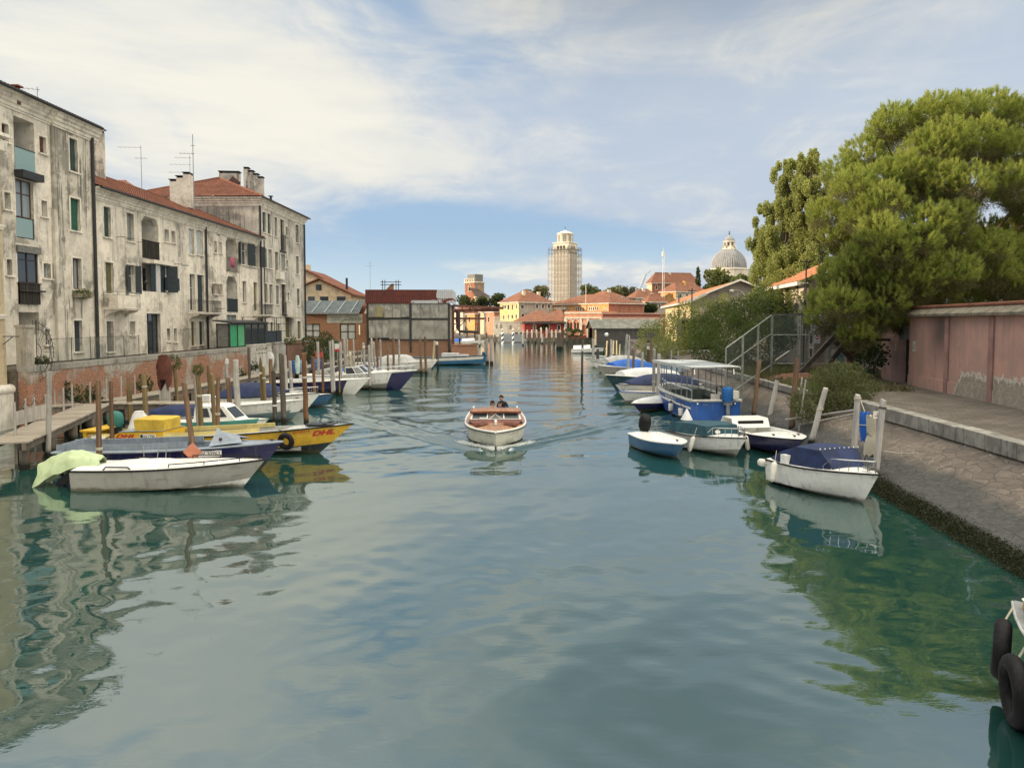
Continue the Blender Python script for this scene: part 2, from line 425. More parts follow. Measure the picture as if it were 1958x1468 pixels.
# ------------------------------------------------------------------ water: one sheet, waves and the launch's wake modelled in the mesh
def make_water():
    rng = np.random.default_rng(7)
    pys = np.concatenate([np.arange(2050, 900, -2.6), np.arange(900, 647.5, -1.15)])
    pxs = np.arange(-420, 2380, 5.2)
    cp, sp = math.cos(PITCH), math.sin(PITCH)
    vy = -(pys-CYP)/F0
    ry = cp+sp*vy; rz = -sp+cp*vy
    k = -CAMZ/rz
    Y = (ry*k)[:, None]*np.ones((1, len(pxs)))
    X = k[:, None]*((pxs-CX)/F0)[None, :]
    dY = np.abs(np.gradient(Y[:, 0]))[:, None]
    H = np.zeros_like(X); far = np.clip((Y-24)/14, 0, 1)
    bx, by = -.63, 29.6
    d = Y-by; ax = np.abs(X-bx)
    wedge = np.clip((.78*d+.8-ax)/1.2, 0, 1)*(d > -1)
    for i in range(58):
        lam = .42*(14.0**rng.random())
        th = rng.normal(.5*math.pi, .75) if i % 3 else rng.random()*math.pi*2
        kx, ky = math.cos(th)*2*math.pi/lam, math.sin(th)*2*math.pi/lam
        slope = .0115*(1.1 if lam < 1.2 else .95)
        a = slope*lam/(2*math.pi)
        fade = np.clip(lam/(2.6*dY)-1.0, 0, 1)
        amp = a*fade*(.5+.75*far+.9*wedge*np.exp(-np.maximum(d, 0)/45)*(lam < 1.4))
        env = .55+.45*np.sin(X*.21*rng.random()+Y*.16*rng.random()+rng.random()*6.3)
        H += amp*env*np.sin(kx*X+ky*Y+rng.random()*6.3+.5*np.sin(.35*X+rng.random()*6))
    # wake arms
    dd = np.maximum(d+.3, 0); q = (.76*dd+.55)-ax
    lam = .95+.035*dd
    A = .11*np.exp(-dd/24)*(d > -.3)
    H += A*np.cos(2*math.pi*q/lam)*np.exp(-np.where(q > 0, q/1.5, -q/.35))*np.clip(lam/(2.6*dY)-.8, 0, 1)
    q2 = (.36*dd+.9)-ax
    H += .03*np.exp(-dd/25)*(d > 2)*np.cos(2*math.pi*q2/.8)*np.exp(-np.abs(q2)/.9)*np.clip(.8/(2.6*dY)-.8, 0, 1)
    # little hump of water pushed up at the stem
    H += .10*np.exp(-((X-bx)/.75)**2-((Y-by+.1)/.35)**2)
    nr, nc = X.shape
    co = np.empty((nr*nc+4, 3), np.float32)
    co[:-4, 0] = X.ravel(); co[:-4, 1] = Y.ravel(); co[:-4, 2] = H.ravel()
    S = 4500
    co[-4:] = [(-S, -S, -.25), (S, -S, -.25), (S, S, -.25), (-S, S, -.25)]
    idx = np.arange(nr*nc).reshape(nr, nc)
    q = np.stack([idx[:-1, :-1], idx[:-1, 1:], idx[1:, 1:], idx[1:, :-1]], -1).reshape(-1, 4)
    q = np.concatenate([q, [[nr*nc, nr*nc+1, nr*nc+2, nr*nc+3]]])
    me = bpy.data.meshes.new('water')
    me.vertices.add(len(co)); me.vertices.foreach_set('co', co.ravel())
    me.loops.add(q.size); me.loops.foreach_set('vertex_index', q.ravel().astype(np.int32))
    me.polygons.add(len(q)); me.polygons.foreach_set('loop_start', np.arange(0, q.size, 4, dtype=np.int32)); me.polygons.foreach_set('loop_total', np.full(len(q), 4, np.int32))
    me.polygons.foreach_set('use_smooth', np.ones(len(q), bool))
    me.update(); me.validate()
    m, t, p = base('canal_water', .008, 0, .5)
    p.inputs['IOR'].default_value = 3.8
    co_ = ocoord(t); x, y, z = t.sep(co_)
    nb = t.noise(co_, .12, 3, .5)
    t.put(p.inputs['Base Color'], t.mix(nb, (.008,.040,.035), (.011,.050,.043)))
    f1 = t.noise(t.mapping(co_, (.9, 2.1, 1), (0,0,0), (0,0,.15)), 1.7, 3, .6, .5)
    f2 = t.noise(t.mapping(co_, (1, 1.9, 1), (5,2,0), (0,0,-.3)), .55, 2, .5, .4)
    f3 = t.noise(t.mapping(co_, (1, 2.6, 1), (9,4,0), (0,0,.05)), 4.6, 3, .6, .3)
    rip = t.ss(y, 22.0, 48.0)
    farr = t.ss(y, 55.0, 130.0)
    h = t.m('ADD', t.m('MULTIPLY', f1, t.m('ADD', .07, t.m('MULTIPLY', rip, .45))), t.m('ADD', t.m('MULTIPLY', f2, .25), t.m('MULTIPLY', f3, .025)))
    b = t.node('ShaderNodeBump'); b.inputs['Distance'].default_value = .05
    t.put(b.inputs['Strength'], t.m('SUBTRACT', .48, t.m('MULTIPLY', farr, .22)))
    t.put(b.inputs['Height'], h); t.l.new(b.outputs[0], p.inputs['Normal'])
    me.materials.append(m)
    o = bpy.data.objects.new('water', me); COL.objects.link(o)
    tag(o, 'grey green canal water with ripples and a spreading boat wake', 'water', None, 'structure')
make_water()

# ------------------------------------------------------------------ ground, banks
EARTH = paint('earth', (.10,.085,.065), .95, .3, 1.2, .5, bmp=.6)
g = MB(); g.quad((-4500,-4500,-2.5), (4500,-4500,-2.5), (4500,4500,-2.5), (-4500,4500,-2.5))
struct('ground', g, EARTH, 'muddy bed of the lagoon under the canal')
UF = Vector((.0214, 1, 0)).normalized()             # direction of the left bank
NF = Vector((1, -.0214, 0)).normalized()            # its outward normal, towards the water
LROT = math.atan2(1, .0214)
def lb(x0, Y):                                       # point of the left bank, x0 metres off the axis
    return Vector((x0+.0214*Y, Y, 0))
GZ = 2.75
g = MB()
a, b = lb(-23.95, -40), lb(-23.95, 97)
e = lb(-25.2, -40); f = lb(-25.2, 35.3); a = lb(-23.95, 35.4)
g.prism([(-900,-40,-2), (e.x,e.y,-2), (f.x,f.y,-2), (a.x,a.y,-2), (b.x,b.y,-2), (-900,97,-2)], (0,0,2+GZ-.05))
struct('left_ground', g, EARTH, 'raised ground behind the brick canal wall on the left')
g = MB()
g.prism([(-900,97.5,-2), (-21,97.5,-2), (-20.6,108.7,-2), (-8.6,109.5,-2), (-8.0,124,-2), (-10,150,-2), (-900,150,-2)], (0,0,2.9))
struct('yard_ground', g, EARTH, 'low ground under the boatyard shed')
g = MB()
g.prism([(-900,300,-2), (-45,300,-2), (-22,215,-2), (-4,205,-2), (0.5,190,-2), (24,190,-2), (36,200,-2), (60,165,-2), (900,165,-2), (3000,4000,-2), (-3000,4000,-2)], (0,0,2.95))
struct('far_ground', g, EARTH, 'built-up island ground beyond the canal mouth')

# right bank: waterline, top edge
RB = [(-5,12.6,9.4), (8,13.1,9.75), (15,13.35,10.2), (20,13.6,10.65), (26,13.95,11.2), (31,14.2,11.65), (40,14.4,12.4), (50,14.7,12.9), (60,15.0,13.3), (72,15.6,14.0), (85,16.4,15.2), (97,17.2,16.0), (120,19.5,18.6), (150,23,22)]
def rbx(Y, k):
    for a, b in zip(RB, RB[1:]):
        if a[0] <= Y <= b[0]:
            f = (Y-a[0])/(b[0]-a[0]); return a[k]+(b[k]-a[k])*f
    return RB[-1][k]
PZ = 1.55
def slope_mat():
    m, t, p = base('stone_pitching', .9, 0, .25)
    co = ocoord(t); x, y, z = t.sep(co)
    n0 = t.noise(co, 1.2, 4, .6)
    v = t.node('ShaderNodeTexVoronoi', feature='DISTANCE_TO_EDGE'); v.inputs['Scale'].default_value = 1.0
    wv = t.node('ShaderNodeVectorMath', operation='ADD')
    t.put(wv.inputs[0], t.mapping(co, (3.3, 2.1, 3.3), (0,0,0), (0,0,.25)))
    nv = t.node('ShaderNodeVectorMath', operation='SCALE'); t.put(nv.inputs[0], t.noise(co, .9, 3, .6, 0, 1)); nv.inputs[3].default_value = .8
    t.l.new(nv.outputs[0], wv.inputs[1]); t.l.new(wv.outputs[0], v.inputs['Vector'])
    vc = t.node('ShaderNodeTexVoronoi'); vc.inputs['Scale'].default_value = 1.0; t.l.new(wv.outputs[0], vc.inputs['Vector'])
    k = t.sep(vc.outputs['Color'])[0]
    stone = t.mix(k, (.115,.095,.078), (.175,.145,.118))
    n1 = t.noise(co, 7, 4, .65); n2 = t.noise(co, .55, 4, .6)
    stone = t.mix(t.ss(n1, .4, .75), stone, (.10,.09,.08))
    mortar = t.mix(t.ss(n2, .46, .60), (.085,.076,.066), (.27,.235,.195))
    wd = t.m('ADD', .0, t.m('MULTIPLY', n2, .045))
    c = t.mix(t.ss(t.m('SUBTRACT', v.outputs[0], wd), .012, -.008), stone, mortar)
    hz = t.m('ADD', z, t.m('MULTIPLY', t.m('SUBTRACT', n0, .5), .5))
    c = t.mix(t.ss(hz, .80, .50), c, t.mix(t.ss(n1, .4, .7), (.052,.054,.052), (.085,.082,.074)))   # smooth tidal mud
    c = t.mix(t.ss(hz, .30, .12), c, (.020,.022,.016))
    t.put(p.inputs['Base Color'], c)
    t.put(p.inputs['Roughness'], t.m('SUBTRACT', .92, t.m('MULTIPLY', t.ss(hz, .5, .1), .45)))
    bump(t, p, t.m('ADD', t.m('MULTIPLY', t.ss(v.outputs[0], 0, .07), .6), t.m('MULTIPLY', n1, .5)), .6, .05)
    return m
g = MB(); rows = []
Ys = [(-5+i*1.25) for i in range(125)]
rg = random.Random(4)
for Y in Ys:
    xt, xw = rbx(Y, 1), rbx(Y, 2)
    prof = []
    for f in (-.75, -.35, 0, .12, .25, .4, .55, .7, .85, 1.0):
        zz = 1.25*f if f >= 0 else 1.4*f
        prof.append(Vector((xw+(xt-xw)*f+.06*rg.uniform(-1,1)*(0 < f < 1), Y, zz+.05*math.sin(Y*.7+f*5)*(0 < f < 1)+.03*rg.uniform(-1,1))))
    prof.append(Vector((xt+.02, Y, 1.36)))
    rows.append(prof)
g.loft(rows)
struct('sloping_bank', g, slope_mat(), 'sloping stone pitched canal bank on the right', 2)
# coping, a long stone kerb of blocks with a step to the pavement
COPM = paint('coping_stone', (.235,.225,.20), .9, .25, 1.5, .7, dirtcol=(.08,.085,.07), bmp=.5)
g = MB(); y0 = -4.0; rg = random.Random(2)
while y0 < 30.6:
    y1 = min(y0+rg.uniform(1.3, 1.9), 31.2)
    a = Vector((rbx(y0,1), y0, 0)); b = Vector((rbx(y1,1)-.002, y1-.02, 0)); dz_ = rg.uniform(-.012,.012)
    g.prism([a+Vector((-.06,0,1.30)), a+Vector((.44,0,1.30)), b+Vector((.44,0,1.30)), b+Vector((-.06,0,1.30))], (0,0,.46+dz_))
    y0 = y1
o = g.build('stone_coping', COPM, None, False, 0, .02)
tag(o, 'long pale stone kerb along the top of the sloping bank', 'kerb')
g = MB(); y0 = 37.0
while y0 < 62:
    y1 = y0+rg.uniform(1.3, 1.9)
    a = Vector((rbx(y0,1), y0, 0)); b = Vector((rbx(y1,1), y1-.02, 0))
    g.prism([a+Vector((-.05,0,1.30)), a+Vector((.38,0,1.30)), b+Vector((.38,0,1.30)), b+Vector((-.05,0,1.30))], (0,0,.33))
    y0 = y1
o = g.build('stone_coping', COPM, None, False, 0, .02)
tag(o, 'farther stone kerb beyond the round bush below the fence', 'kerb')
def paver_mat():
    m, t, p = base('paving', .85, 0, .25)
    co = ocoord(t)
    b = t.node('ShaderNodeTexBrick'); b.offset = .5
    t.put(b.inputs['Vector'], t.mapping(co, (1,1,1), (0,0,0), (0,0,.18)))
    b.inputs['Color1'].default_value = (.115,.098,.082,1); b.inputs['Color2'].default_value = (.15,.128,.108,1); b.inputs['Mortar'].default_value = (.05,.045,.038,1)
    b.inputs['Scale'].default_value = 1; b.inputs['Mortar Size'].default_value = .02; b.inputs['Brick Width'].default_value = .62; b.inputs['Row Height'].default_value = .38
    n = t.noise(co, .7, 5, .65, .5); n1 = t.noise(co, 6, 4, .7)
    c = t.mix(t.ss(n, .4, .7), b.outputs[0], (.08,.072,.055))
    c = t.mix(t.m('MULTIPLY', t.ss(n1, .55, .75), .6), c, (.06,.05,.04))
    t.put(p.inputs['Base Color'], c); bump(t, p, t.m('ADD', n1, t.m('MULTIPLY', b.outputs[1], -.8)), .5, .02)
    return m
g = MB()
edge = [(rbx(Y,1)+.30, Y, -1.0) for Y in (-5,8,15,20,26,31,36)]
g.prism(edge+[(34,36,-1.0), (60,36,-1.0), (60,-5,-1.0)], (0,0,PZ+1.0))
struct('pavement', g, paver_mat(), 'worn stone pavement beside the pink wall')
g = MB()
edge = [(rbx(Y,1)+.02, Y, -1.0) for Y in (36.01,44,50,60,72,85,97,120,150)]
g.prism(edge+[(900,150,-1.0), (900,36.01,-1.0)], (0,0,PZ+.97))
struct('right_ground', g, EARTH, 'rough earth behind the fence on the right bank')
# low mound of earth and dry grass before the fence
def leaf_cloud(name, P, Nn, size, aspect, mat, parent=None, seed=0, tri=False, jit=.9, curl=0.0):
    """many small leaf faces: P points, Nn directions the leaf lies along"""
    rng = np.random.default_rng(seed); n = len(P)
    P = np.asarray(P, np.float32); A = np.asarray(Nn, np.float32)+rng.normal(0, jit, (n,3)).astype(np.float32)
    A /= np.linalg.norm(A, axis=1)[:, None]+1e-6
    B = np.cross(A, rng.normal(0, 1, (n,3))); B /= np.linalg.norm(B, axis=1)[:, None]+1e-6
    s = (np.asarray(size)*(.65+.7*rng.random(n)))[:, None]
    if tri:
        co = np.stack([P-B*s*aspect, P+B*s*aspect, P+A*s], 1); k = 3
    else:
        Cc = np.cross(A, B)*s*curl
        co = np.stack([P, P+A*s*.5+B*s*aspect+Cc, P+A*s, P+A*s*.5-B*s*aspect+Cc], 1); k = 4
    me = bpy.data.meshes.new(name)
    me.vertices.add(n*k); me.vertices.foreach_set('co', co.astype(np.float32).ravel())
    me.loops.add(n*k); me.loops.foreach_set('vertex_index', np.arange(n*k, dtype=np.int32))
    me.polygons.add(n); me.polygons.foreach_set('loop_start', np.arange(0, n*k, k, dtype=np.int32)); me.polygons.foreach_set('loop_total', np.full(n, k, np.int32))
    me.update(); me.materials.append(mat)
    o = bpy.data.objects.new(name, me); COL.objects.link(o)
    if parent: o.parent = parent
    return o
def shell(c, r, n, rng, lo=.72, zmin=-1.0):
    """points and outward directions in the outer shell of an ellipsoid"""
    v = rng.normal(0, 1, (int(n*1.6)+8, 3)); v /= np.linalg.norm(v, axis=1)[:, None]
    v = v[v[:, 2] > zmin][:n]
    rad = lo+(1-lo)*rng.random(len(v))**.5
    return np.asarray(c)+v*rad[:, None]*np.asarray(r), v
# ------------------------------------------------------------------ left row of houses
PLA1 = stucco('plaster_tall_house', (.67,.625,.54), (.20,.188,.16), .85, .4, 3.0)
PLA2 = stucco('plaster_middle_house', (.70,.65,.56), (.23,.215,.185), .85, .4, 11.0)
PLA3 = stucco('plaster_grey_house', (.52,.495,.44), (.19,.182,.165), .8, .7, 23.0)
BEIGE = stucco('plaster_beige', (.44,.37,.25), (.27,.23,.17), .3, .25, 5.0)
REVEAL = paint('reveal_plaster', (.58,.56,.51), .9, .08, 2, .35)
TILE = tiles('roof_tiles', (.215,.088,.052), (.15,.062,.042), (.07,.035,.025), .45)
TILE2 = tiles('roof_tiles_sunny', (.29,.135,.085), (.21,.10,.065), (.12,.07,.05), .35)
SHUT = {'g': paint('shutter_green', (.012,.085,.055), .55, .15, 5, .3), 'd': paint('shutter_dark_green', (.022,.050,.045), .6, .2, 5, .4),
        'b': paint('shutter_blue_black', (.018,.030,.040), .6, .2, 5, .4), 'o': paint('shutter_olive', (.10,.10,.045), .7, .15, 5, .4),
        'r': paint('shutter_brown', (.085,.035,.025), .6, .2, 5, .4), 'y': paint('shutter_grey', (.15,.15,.14), .7, .2, 6, .5),
        'w': paint('shutter_pale_blue', (.40,.44,.45), .6, .12, 5, .4), 't': paint('shutter_taupe', (.23,.20,.155), .7, .2, 5, .4),
        'a': paint('pale_window_paint', (.50,.50,.48), .6, .1, 5, .35), 'k': IRON}
FACE = {}
class Facade:
    """a wall plane with openings; photo pixels are read onto the plane"""
    def __init__(s, root, O, u, rz, off=0.0):
        s.root = root; s.O = Vector(O); s.u = Vector(u).normalized(); s.n = Vector((s.u.y, -s.u.x, 0)); s.off = off
    def at(s, px, py):
        d = ray(px, py)
        t = (s.O+s.n*s.off-CAMP).dot(s.n)/d.dot(s.n)
        P = CAMP+d*t
        return (P-s.O).dot(s.u), P.z-s.O.z
    def rect(s, x0, y0, x1, y1):
        xm, ym = (x0+x1)/2, (y0+y1)/2
        return s.at(x0, ym)[0], s.at(x1, ym)[0], s.at(xm, y1)[1], s.at(xm, y0)[1]
def wall_holes(mb, s0, s1, z0, z1, holes, y=0.0, depth=.3):
    """flat wall with rectangular openings and their reveals"""
    xs = sorted({s0, s1} | {v for h in holes for v in h[:2] if s0 < v < s1})
    zs = sorted({z0, z1} | {v for h in holes for v in h[2:4] if z0 < v < z1})
    idx = {}; vs = []; fs = []
    def vid(x, z):
        if (x, z) not in idx:
            idx[(x, z)] = len(vs); vs.append((x, y, z))
        return idx[(x, z)]
    for a, b in zip(xs, xs[1:]):
        for c, d in zip(zs, zs[1:]):
            mx, mz = (a+b)/2, (c+d)/2
            if any(h[0] < mx < h[1] and h[2] < mz < h[3] for h in holes): continue
            fs.append((vid(a,c), vid(b,c), vid(b,d), vid(a,d)))
    mb.add(vs, fs)
    for h in holes:
        a, b, c, d = h[:4]; e = y+(h[4] if len(h) > 4 else depth)
        mb.quad((a,y,c),(a,y,d),(a,e,d),(a,e,c)); mb.quad((b,y,c),(b,e,c),(b,e,d),(b,y,d))
        mb.quad((a,y,d),(b,y,d),(b,e,d),(a,e,d)); mb.quad((a,y,c),(a,e,c),(b,e,c),(b,y,c))
def window(root, y, s0, s1, z0, z1, kind, depth=.28, sill=True, trim=True):
    """kind: closed shutters 'S*', open shutters 'O*', glazed 'G*', door 'D*', small pane 'P*', bare dark room 'V'"""
    k, c = kind[0], (kind[1] if len(kind) > 1 else 'k')
    wd, hg = s1-s0, z1-z0; fm = SHUT[c]
    f = MB(); e = y+depth
    if k in 'GODP':
        fr = .055 if k != 'P' else .04
        fcol = fm if k in 'GPD' else SHUT['a']
        f.box(s0, e-.06, z0, s0+fr, e, z1); f.box(s1-fr, e-.06, z0, s1, e, z1)
        f.box(s0+fr, e-.06, z1-fr, s1-fr, e, z1); f.box(s0+fr, e-.06, z0, s1-fr, e, z0+fr)
        if wd > .55 and k != 'P':
            n = 3 if wd > 1.9 else 2
            for i in range(1, n):
                f.box(s0+wd*i/n-.04, e-.058, z0+fr, s0+wd*i/n+.04, e-.002, z1-fr)
        if k == 'D' or hg > 1.9: f.box(s0+fr, e-.05, z0+hg*.62, s1-fr, e-.01, z0+hg*.62+.05)
        wnd = f.build('window', fcol, root)
        g = MB(); g.quad((s0+.01,e-.02,z0+.01),(s1-.01,e-.02,z0+.01),(s1-.01,e-.02,z1-.01),(s0+.01,e-.02,z1-.01))
        g.build('pane', GLASS if k in 'DO' else (GLASSL if (hash_(s0, z0) > .45 or k == 'P') else GLASS), wnd)
        if k == 'G' and hash_(s1, z1) > .35:
            g = MB(); g.quad((s0+.08,e-.014,z0+.1),(s0+.08+wd*.4,e-.014,z0+.1),(s0+.08+wd*.4,e-.014,z1-.1),(s0+.08,e-.014,z1-.1)); g.build('curtain', CURT, wnd)
    else:
        f.box(s0, e-.03, z0, s1, e, z1)
        wnd = f.build('window', DARKIN, root)
    if k == 'S':
        n = 2 if wd > .5 else 1
        for i in range(n):
            a, b = s0+wd*i/n+.012, s0+wd*(i+1)/n-.012
            g = MB(); yy = e-.12
            g.box(a, yy, z0+.02, b, yy+.045, z1-.02)
            for q in range(3):
                zc = z0+hg*(.12+.36*q)
                g.box(a+.04, yy-.018, zc, b-.04, yy-.001, zc+.09)
            g.build('shutter', fm, wnd)
    if k == 'O':
        for sg, ang in ((-1, R(14)), (1, R(18+30*hash_(s0, z1)))):
            g = MB(); w2 = wd*.42; cx = s0 if sg < 0 else s1
            g.beam((cx, y-.05, (z0+z1)/2), (cx+sg*math.cos(ang)*w2, y-.05-math.sin(ang)*w2, (z0+z1)/2), .04, hg-.04)
            g.build('shutter', fm, wnd)
    if trim:
        g = MB(); q = .11 if wd > .5 else .07
        g.box(s0-q, y-.018, z0-.02, s0, y+.02, z1+q); g.box(s1, y-.018, z0-.02, s1+q, y+.02, z1+q); g.box(s0, y-.018, z1, s1, y+.02, z1+q)
        g.build('surround', TRIM, wnd)
    if sill:
        g = MB(); g.box(s0-.14, y-.11, z0-.10, s1+.14, y+.02, z0-.022); g.build('sill', TRIM, wnd)
    return wnd
def hash_(a, b):
    return abs(math.sin(a*12.9898+b*78.233)*43758.5453) % 1
def railing(mb, pts, h, gap=.11, r=.011, rail=.022, z0=0.06, fancy=False):
    """iron balcony railing along a polyline (at slab height)"""
    for a, b in zip(pts, pts[1:]):
        a, b = Vector(a), Vector(b); n = max(2, int((b-a).length/gap))
        for zz in (z0, h):
            mb.beam(a+Vector((0,0,zz)), b+Vector((0,0,zz)), rail*1.6, rail)
        if fancy: mb.beam(a+Vector((0,0,h*.72)), b+Vector((0,0,h*.72)), rail, rail)
        for i in range(n+1):
            p = a.lerp(b, i/n)
            mb.tube([p+Vector((0,0,z0)), p+Vector((0,0,h))], r, 4)
            if fancy and i < n:
                c = a.lerp(b, (i+.5)/n)
                mb.torus(c+Vector((0,0,h*.86)), gap*.42, .008, (b-a).cross(Vector((0,0,1))), 8, 4)
def balcony(root, y, s0, s1, z, dep, mat_slab, rail_h=.95, kind='iron', corbels=True):
    g = MB(); g.box(s0, y-dep, z-.14, s1, y+.02, z)
    g.box(s0-.04, y-dep-.04, z-.05, s1+.04, y-dep, z+.0)
    if corbels:
        n = 2 if s1-s0 < 2.6 else 3
        for i in range(n):
            c = s0+.2+(s1-s0-.4)*i/(n-1)
            g.prism([(c-.1,y,z-.14),(c-.1,y-dep*.9,z-.14),(c-.1,y-dep*.75,z-.28),(c-.1,y-dep*.3,z-.36),(c-.1,y,z-.62)], (.2,0,0))
    bal = g.build('balcony', mat_slab, root)
    g = MB(); P = [(s0+.03,y-.03,z),(s0+.03,y-dep+.03,z),(s1-.03,y-dep+.03,z),(s1-.03,y-.03,z)]
    if kind == 'stone':
        g.box(s0, y-dep, z, s1, y-dep+.09, z+.78); g.box(s0, y-dep+.09, z, s0+.09, y-.001, z+.78); g.box(s1-.09, y-dep+.09, z, s1, y-.001, z+.78)
        g.build('parapet', PLA2, bal)
        g = MB()
        for zz in (.79, 1.02):
            for a, b in zip(P, P[1:]): g.beam(Vector(a)+Vector((0,0,zz)), Vector(b)+Vector((0,0,zz)), .03, .03)
        for q in P: g.beam(Vector(q)+Vector((0,0,.79)), Vector(q)+Vector((0,0,1.02)), .03, .03)
        g.build('railing', GREYM, bal)
    elif kind == 'iron':
        railing(g, P, rail_h, .13, fancy=True); g.build('railing', IRON, bal)
    return bal
def loggia(root, y, s0, s1, z0, z1, dep=1.6, rail=None, rail_mat=None, door='a', chamfer=True, rail_h=None, panel=None):
    """deep recessed balcony: box of walls, glazed door at the back, brackets in the top corners, parapet in front"""
    e = y+dep; g = MB()
    for q in [((s0,y+.3,z0),(s0,y+.3,z1),(s0,e,z1),(s0,e,z0)), ((s1,y+.3,z0),(s1,e,z0),(s1,e,z1),(s1,y+.3,z1)),
              ((s0,y+.3,z1),(s1,y+.3,z1),(s1,e,z1),(s0,e,z1)), ((s0,y+.3,z0),(s0,e,z0),(s1,e,z0),(s1,y+.3,z0)), ((s0,e,z0),(s0,e,z1),(s1,e,z1),(s1,e,z0))]:
        g.quad(*q)
    lg = g.build('loggia', REVEAL, root)
    wd, hg = s1-s0, z1-z0
    g = MB(); g.box(s0+wd*.12, e-.06, z0, s0+wd*.62, e-.005, z0+hg*.86); g.build('door', SHUT[door], lg)
    g = MB(); g.box(s0+wd*.17, e-.075, z0+hg*.3, s0+wd*.57, e-.062, z0+hg*.8); g.build('pane', GLASS, lg)
    if chamfer:
        g = MB()
        for a, sg in ((s0, 1), (s1, -1)):
            g.prism([(a,y+.01,z1),(a+sg*.42,y+.01,z1),(a,y+.01,z1-.5)], (0,.28,0))
        g.build('bracket', TRIM, lg)
    g = MB()
    if rail == 'wood':
        n = int(wd/.11)
        for i in range(n): g.box(s0+.02+wd*i/n, y-.06, z0+.05, s0+wd*(i+.8)/n, y-.03, z0+rail_h)
        g.box(s0-.03, y-.09, z0+rail_h, s1+.03, y-.02, z0+rail_h+.06); g.box(s0-.02, y-.03, z0+.1, s1+.02, y, z0+.18)
        g.build('railing', rail_mat, lg)
    elif rail == 'glass':
        g.box(s0+.02, y-.02, z0+.05, s1-.02, y, z0+rail_h); g.build('glass_panel', panel, lg)
        g = MB(); g.box(s0, y-.03, z0+rail_h, s1, y+.01, z0+rail_h+.05); g.box(s0, y-.03, z0, s1, y+.01, z0+.05); g.build('rail', IRON, lg)
    elif rail == 'iron':
        railing(g, [(s0-.02,y-.12,z0),(s1+.02,y-.12,z0)], rail_h, .12); g.box(s0-.02, y-.12, z0+.06, s0, y, z0+.1); g.box(s1, y-.12, z0+.06, s1+.02, y, z0+.1)
        g.build('railing', IRON, lg)
    return lg
def cornice(root, s0, s1, zt, y=0.0, ends=(.0,.0), hgt=.9, name='cornice'):
    k = hgt/.9
    prof = [(.02,-.9),(-.06,-.9),(-.06,-.80),(-.12,-.78),(-.12,-.62),(-.22,-.55),(-.22,-.42),(-.34,-.34),(-.34,-.22),(-.50,-.12),(-.50,0),(.02,0)]
    g = MB(); g.prism([(s0-ends[0], y+p, zt+z*k) for p, z in prof], (s1-s0+sum(ends),0,0))
    return g.build(name, TRIM, root)
def tile_roof(mb, A, B, U, l=0.0, r=0.0, tw=.26, course=.42, amp=.045, seg=4, thick=.03):
    """ridged tile slope: eave A->B, U the full up-slope vector, l / r how far the hips cut in at the top"""
    A, B, U = Vector(A), Vector(B), Vector(U); e = B-A; W = e.length; e.normalize()
    n = e.cross(U).normalized()
    if n.z < 0: n = -n
    nt = max(2, int(W/tw)); tw = W/nt; nc = max(2, int(U.length/course))
    for i in range(nt):
        d0 = i*tw
        dm = d0+tw/2
        vm = 1.0
        if l > 0: vm = min(vm, dm/l)
        if r > 0: vm = min(vm, (W-dm)/r)
        if vm < .02: continue
        k = max(1, int(round(nc*vm)))
        rings = []
        for c in range(k):
            for q, hh in ((0, thick), (1, .0)):
                v = vm*(c+q)/k
                ring = []
                for sg in range(seg+1):
                    f = sg/seg
                    hgt = amp*math.sin(math.pi*f)**.8 if amp else 0
                    ring.append(A+e*(d0+tw*f)+U*v+n*(hgt+hh))
                rings.append(ring)
        mb.loft(rings)
def gutter(root, a, b, r=.09):
    g = MB(); g.tube([a, b], r, 8); return g.build('gutter', IRON, root)
def chimney(name, label, loc, rz, w_, d_, h_, cap='flat', steps=0, mat=None):
    c = thing(name, label, 'chimney', loc, rz)
    g = MB()
    if steps:
        for i in range(steps):
            g.box(-w_/2+w_*i/steps, -d_/2, 0, -w_/2+w_*(i+1)/steps, d_/2, h_-(steps-1-i)*.32 if steps > 0 else h_)
    else:
        g.box(-w_/2, -d_/2, 0, w_/2, d_/2, h_)
    g.build('stack', mat or PLA2, c)
    g = MB()
    if steps:
        for i in range(steps):
            zt = h_-(steps-1-i)*.32
            x0 = -w_/2+w_*i/steps
            for q in (x0+.03, x0+w_/steps-.11): g.box(q, -d_/2+.02, zt, q+.08, d_/2-.02, zt+.14)
            g.box(x0-.08, -d_/2-.08, zt+.14, x0+w_/steps+.0, d_/2+.08, zt+.2)
    else:
        for q in (-w_/2+.02, w_/2-.12): g.box(q, -d_/2+.02, h_, q+.1, d_/2-.02, h_+.2)
        g.box(-w_/2-.1, -d_/2-.1, h_+.2, w_/2+.1, d_/2+.1, h_+.28)
    g.build('cap', IRON if cap == 'flat' else TILE, c)
    return c
def antenna(label, loc, h, arms, rz=0, r=.02):
    t = thing('tv_antenna', label, 'antenna', loc, rz)
    g = MB(); g.tube([(0,0,0),(0,0,h)], [r*1.3, r], 5); g.build('mast', GREYM, t)
    for z, l, n, off in arms:
        g = MB(); g.tube([(-l*off,0,z),(l*(1-off),0,z)], r*.7, 4)
        for i in range(n):
            x = -l*off+l*(i+.5)/n
            g.tube([(x,-.28,z),(x,.28,z)], r*.45, 4)
        g.build('aerial', GREYM, t)
    return t

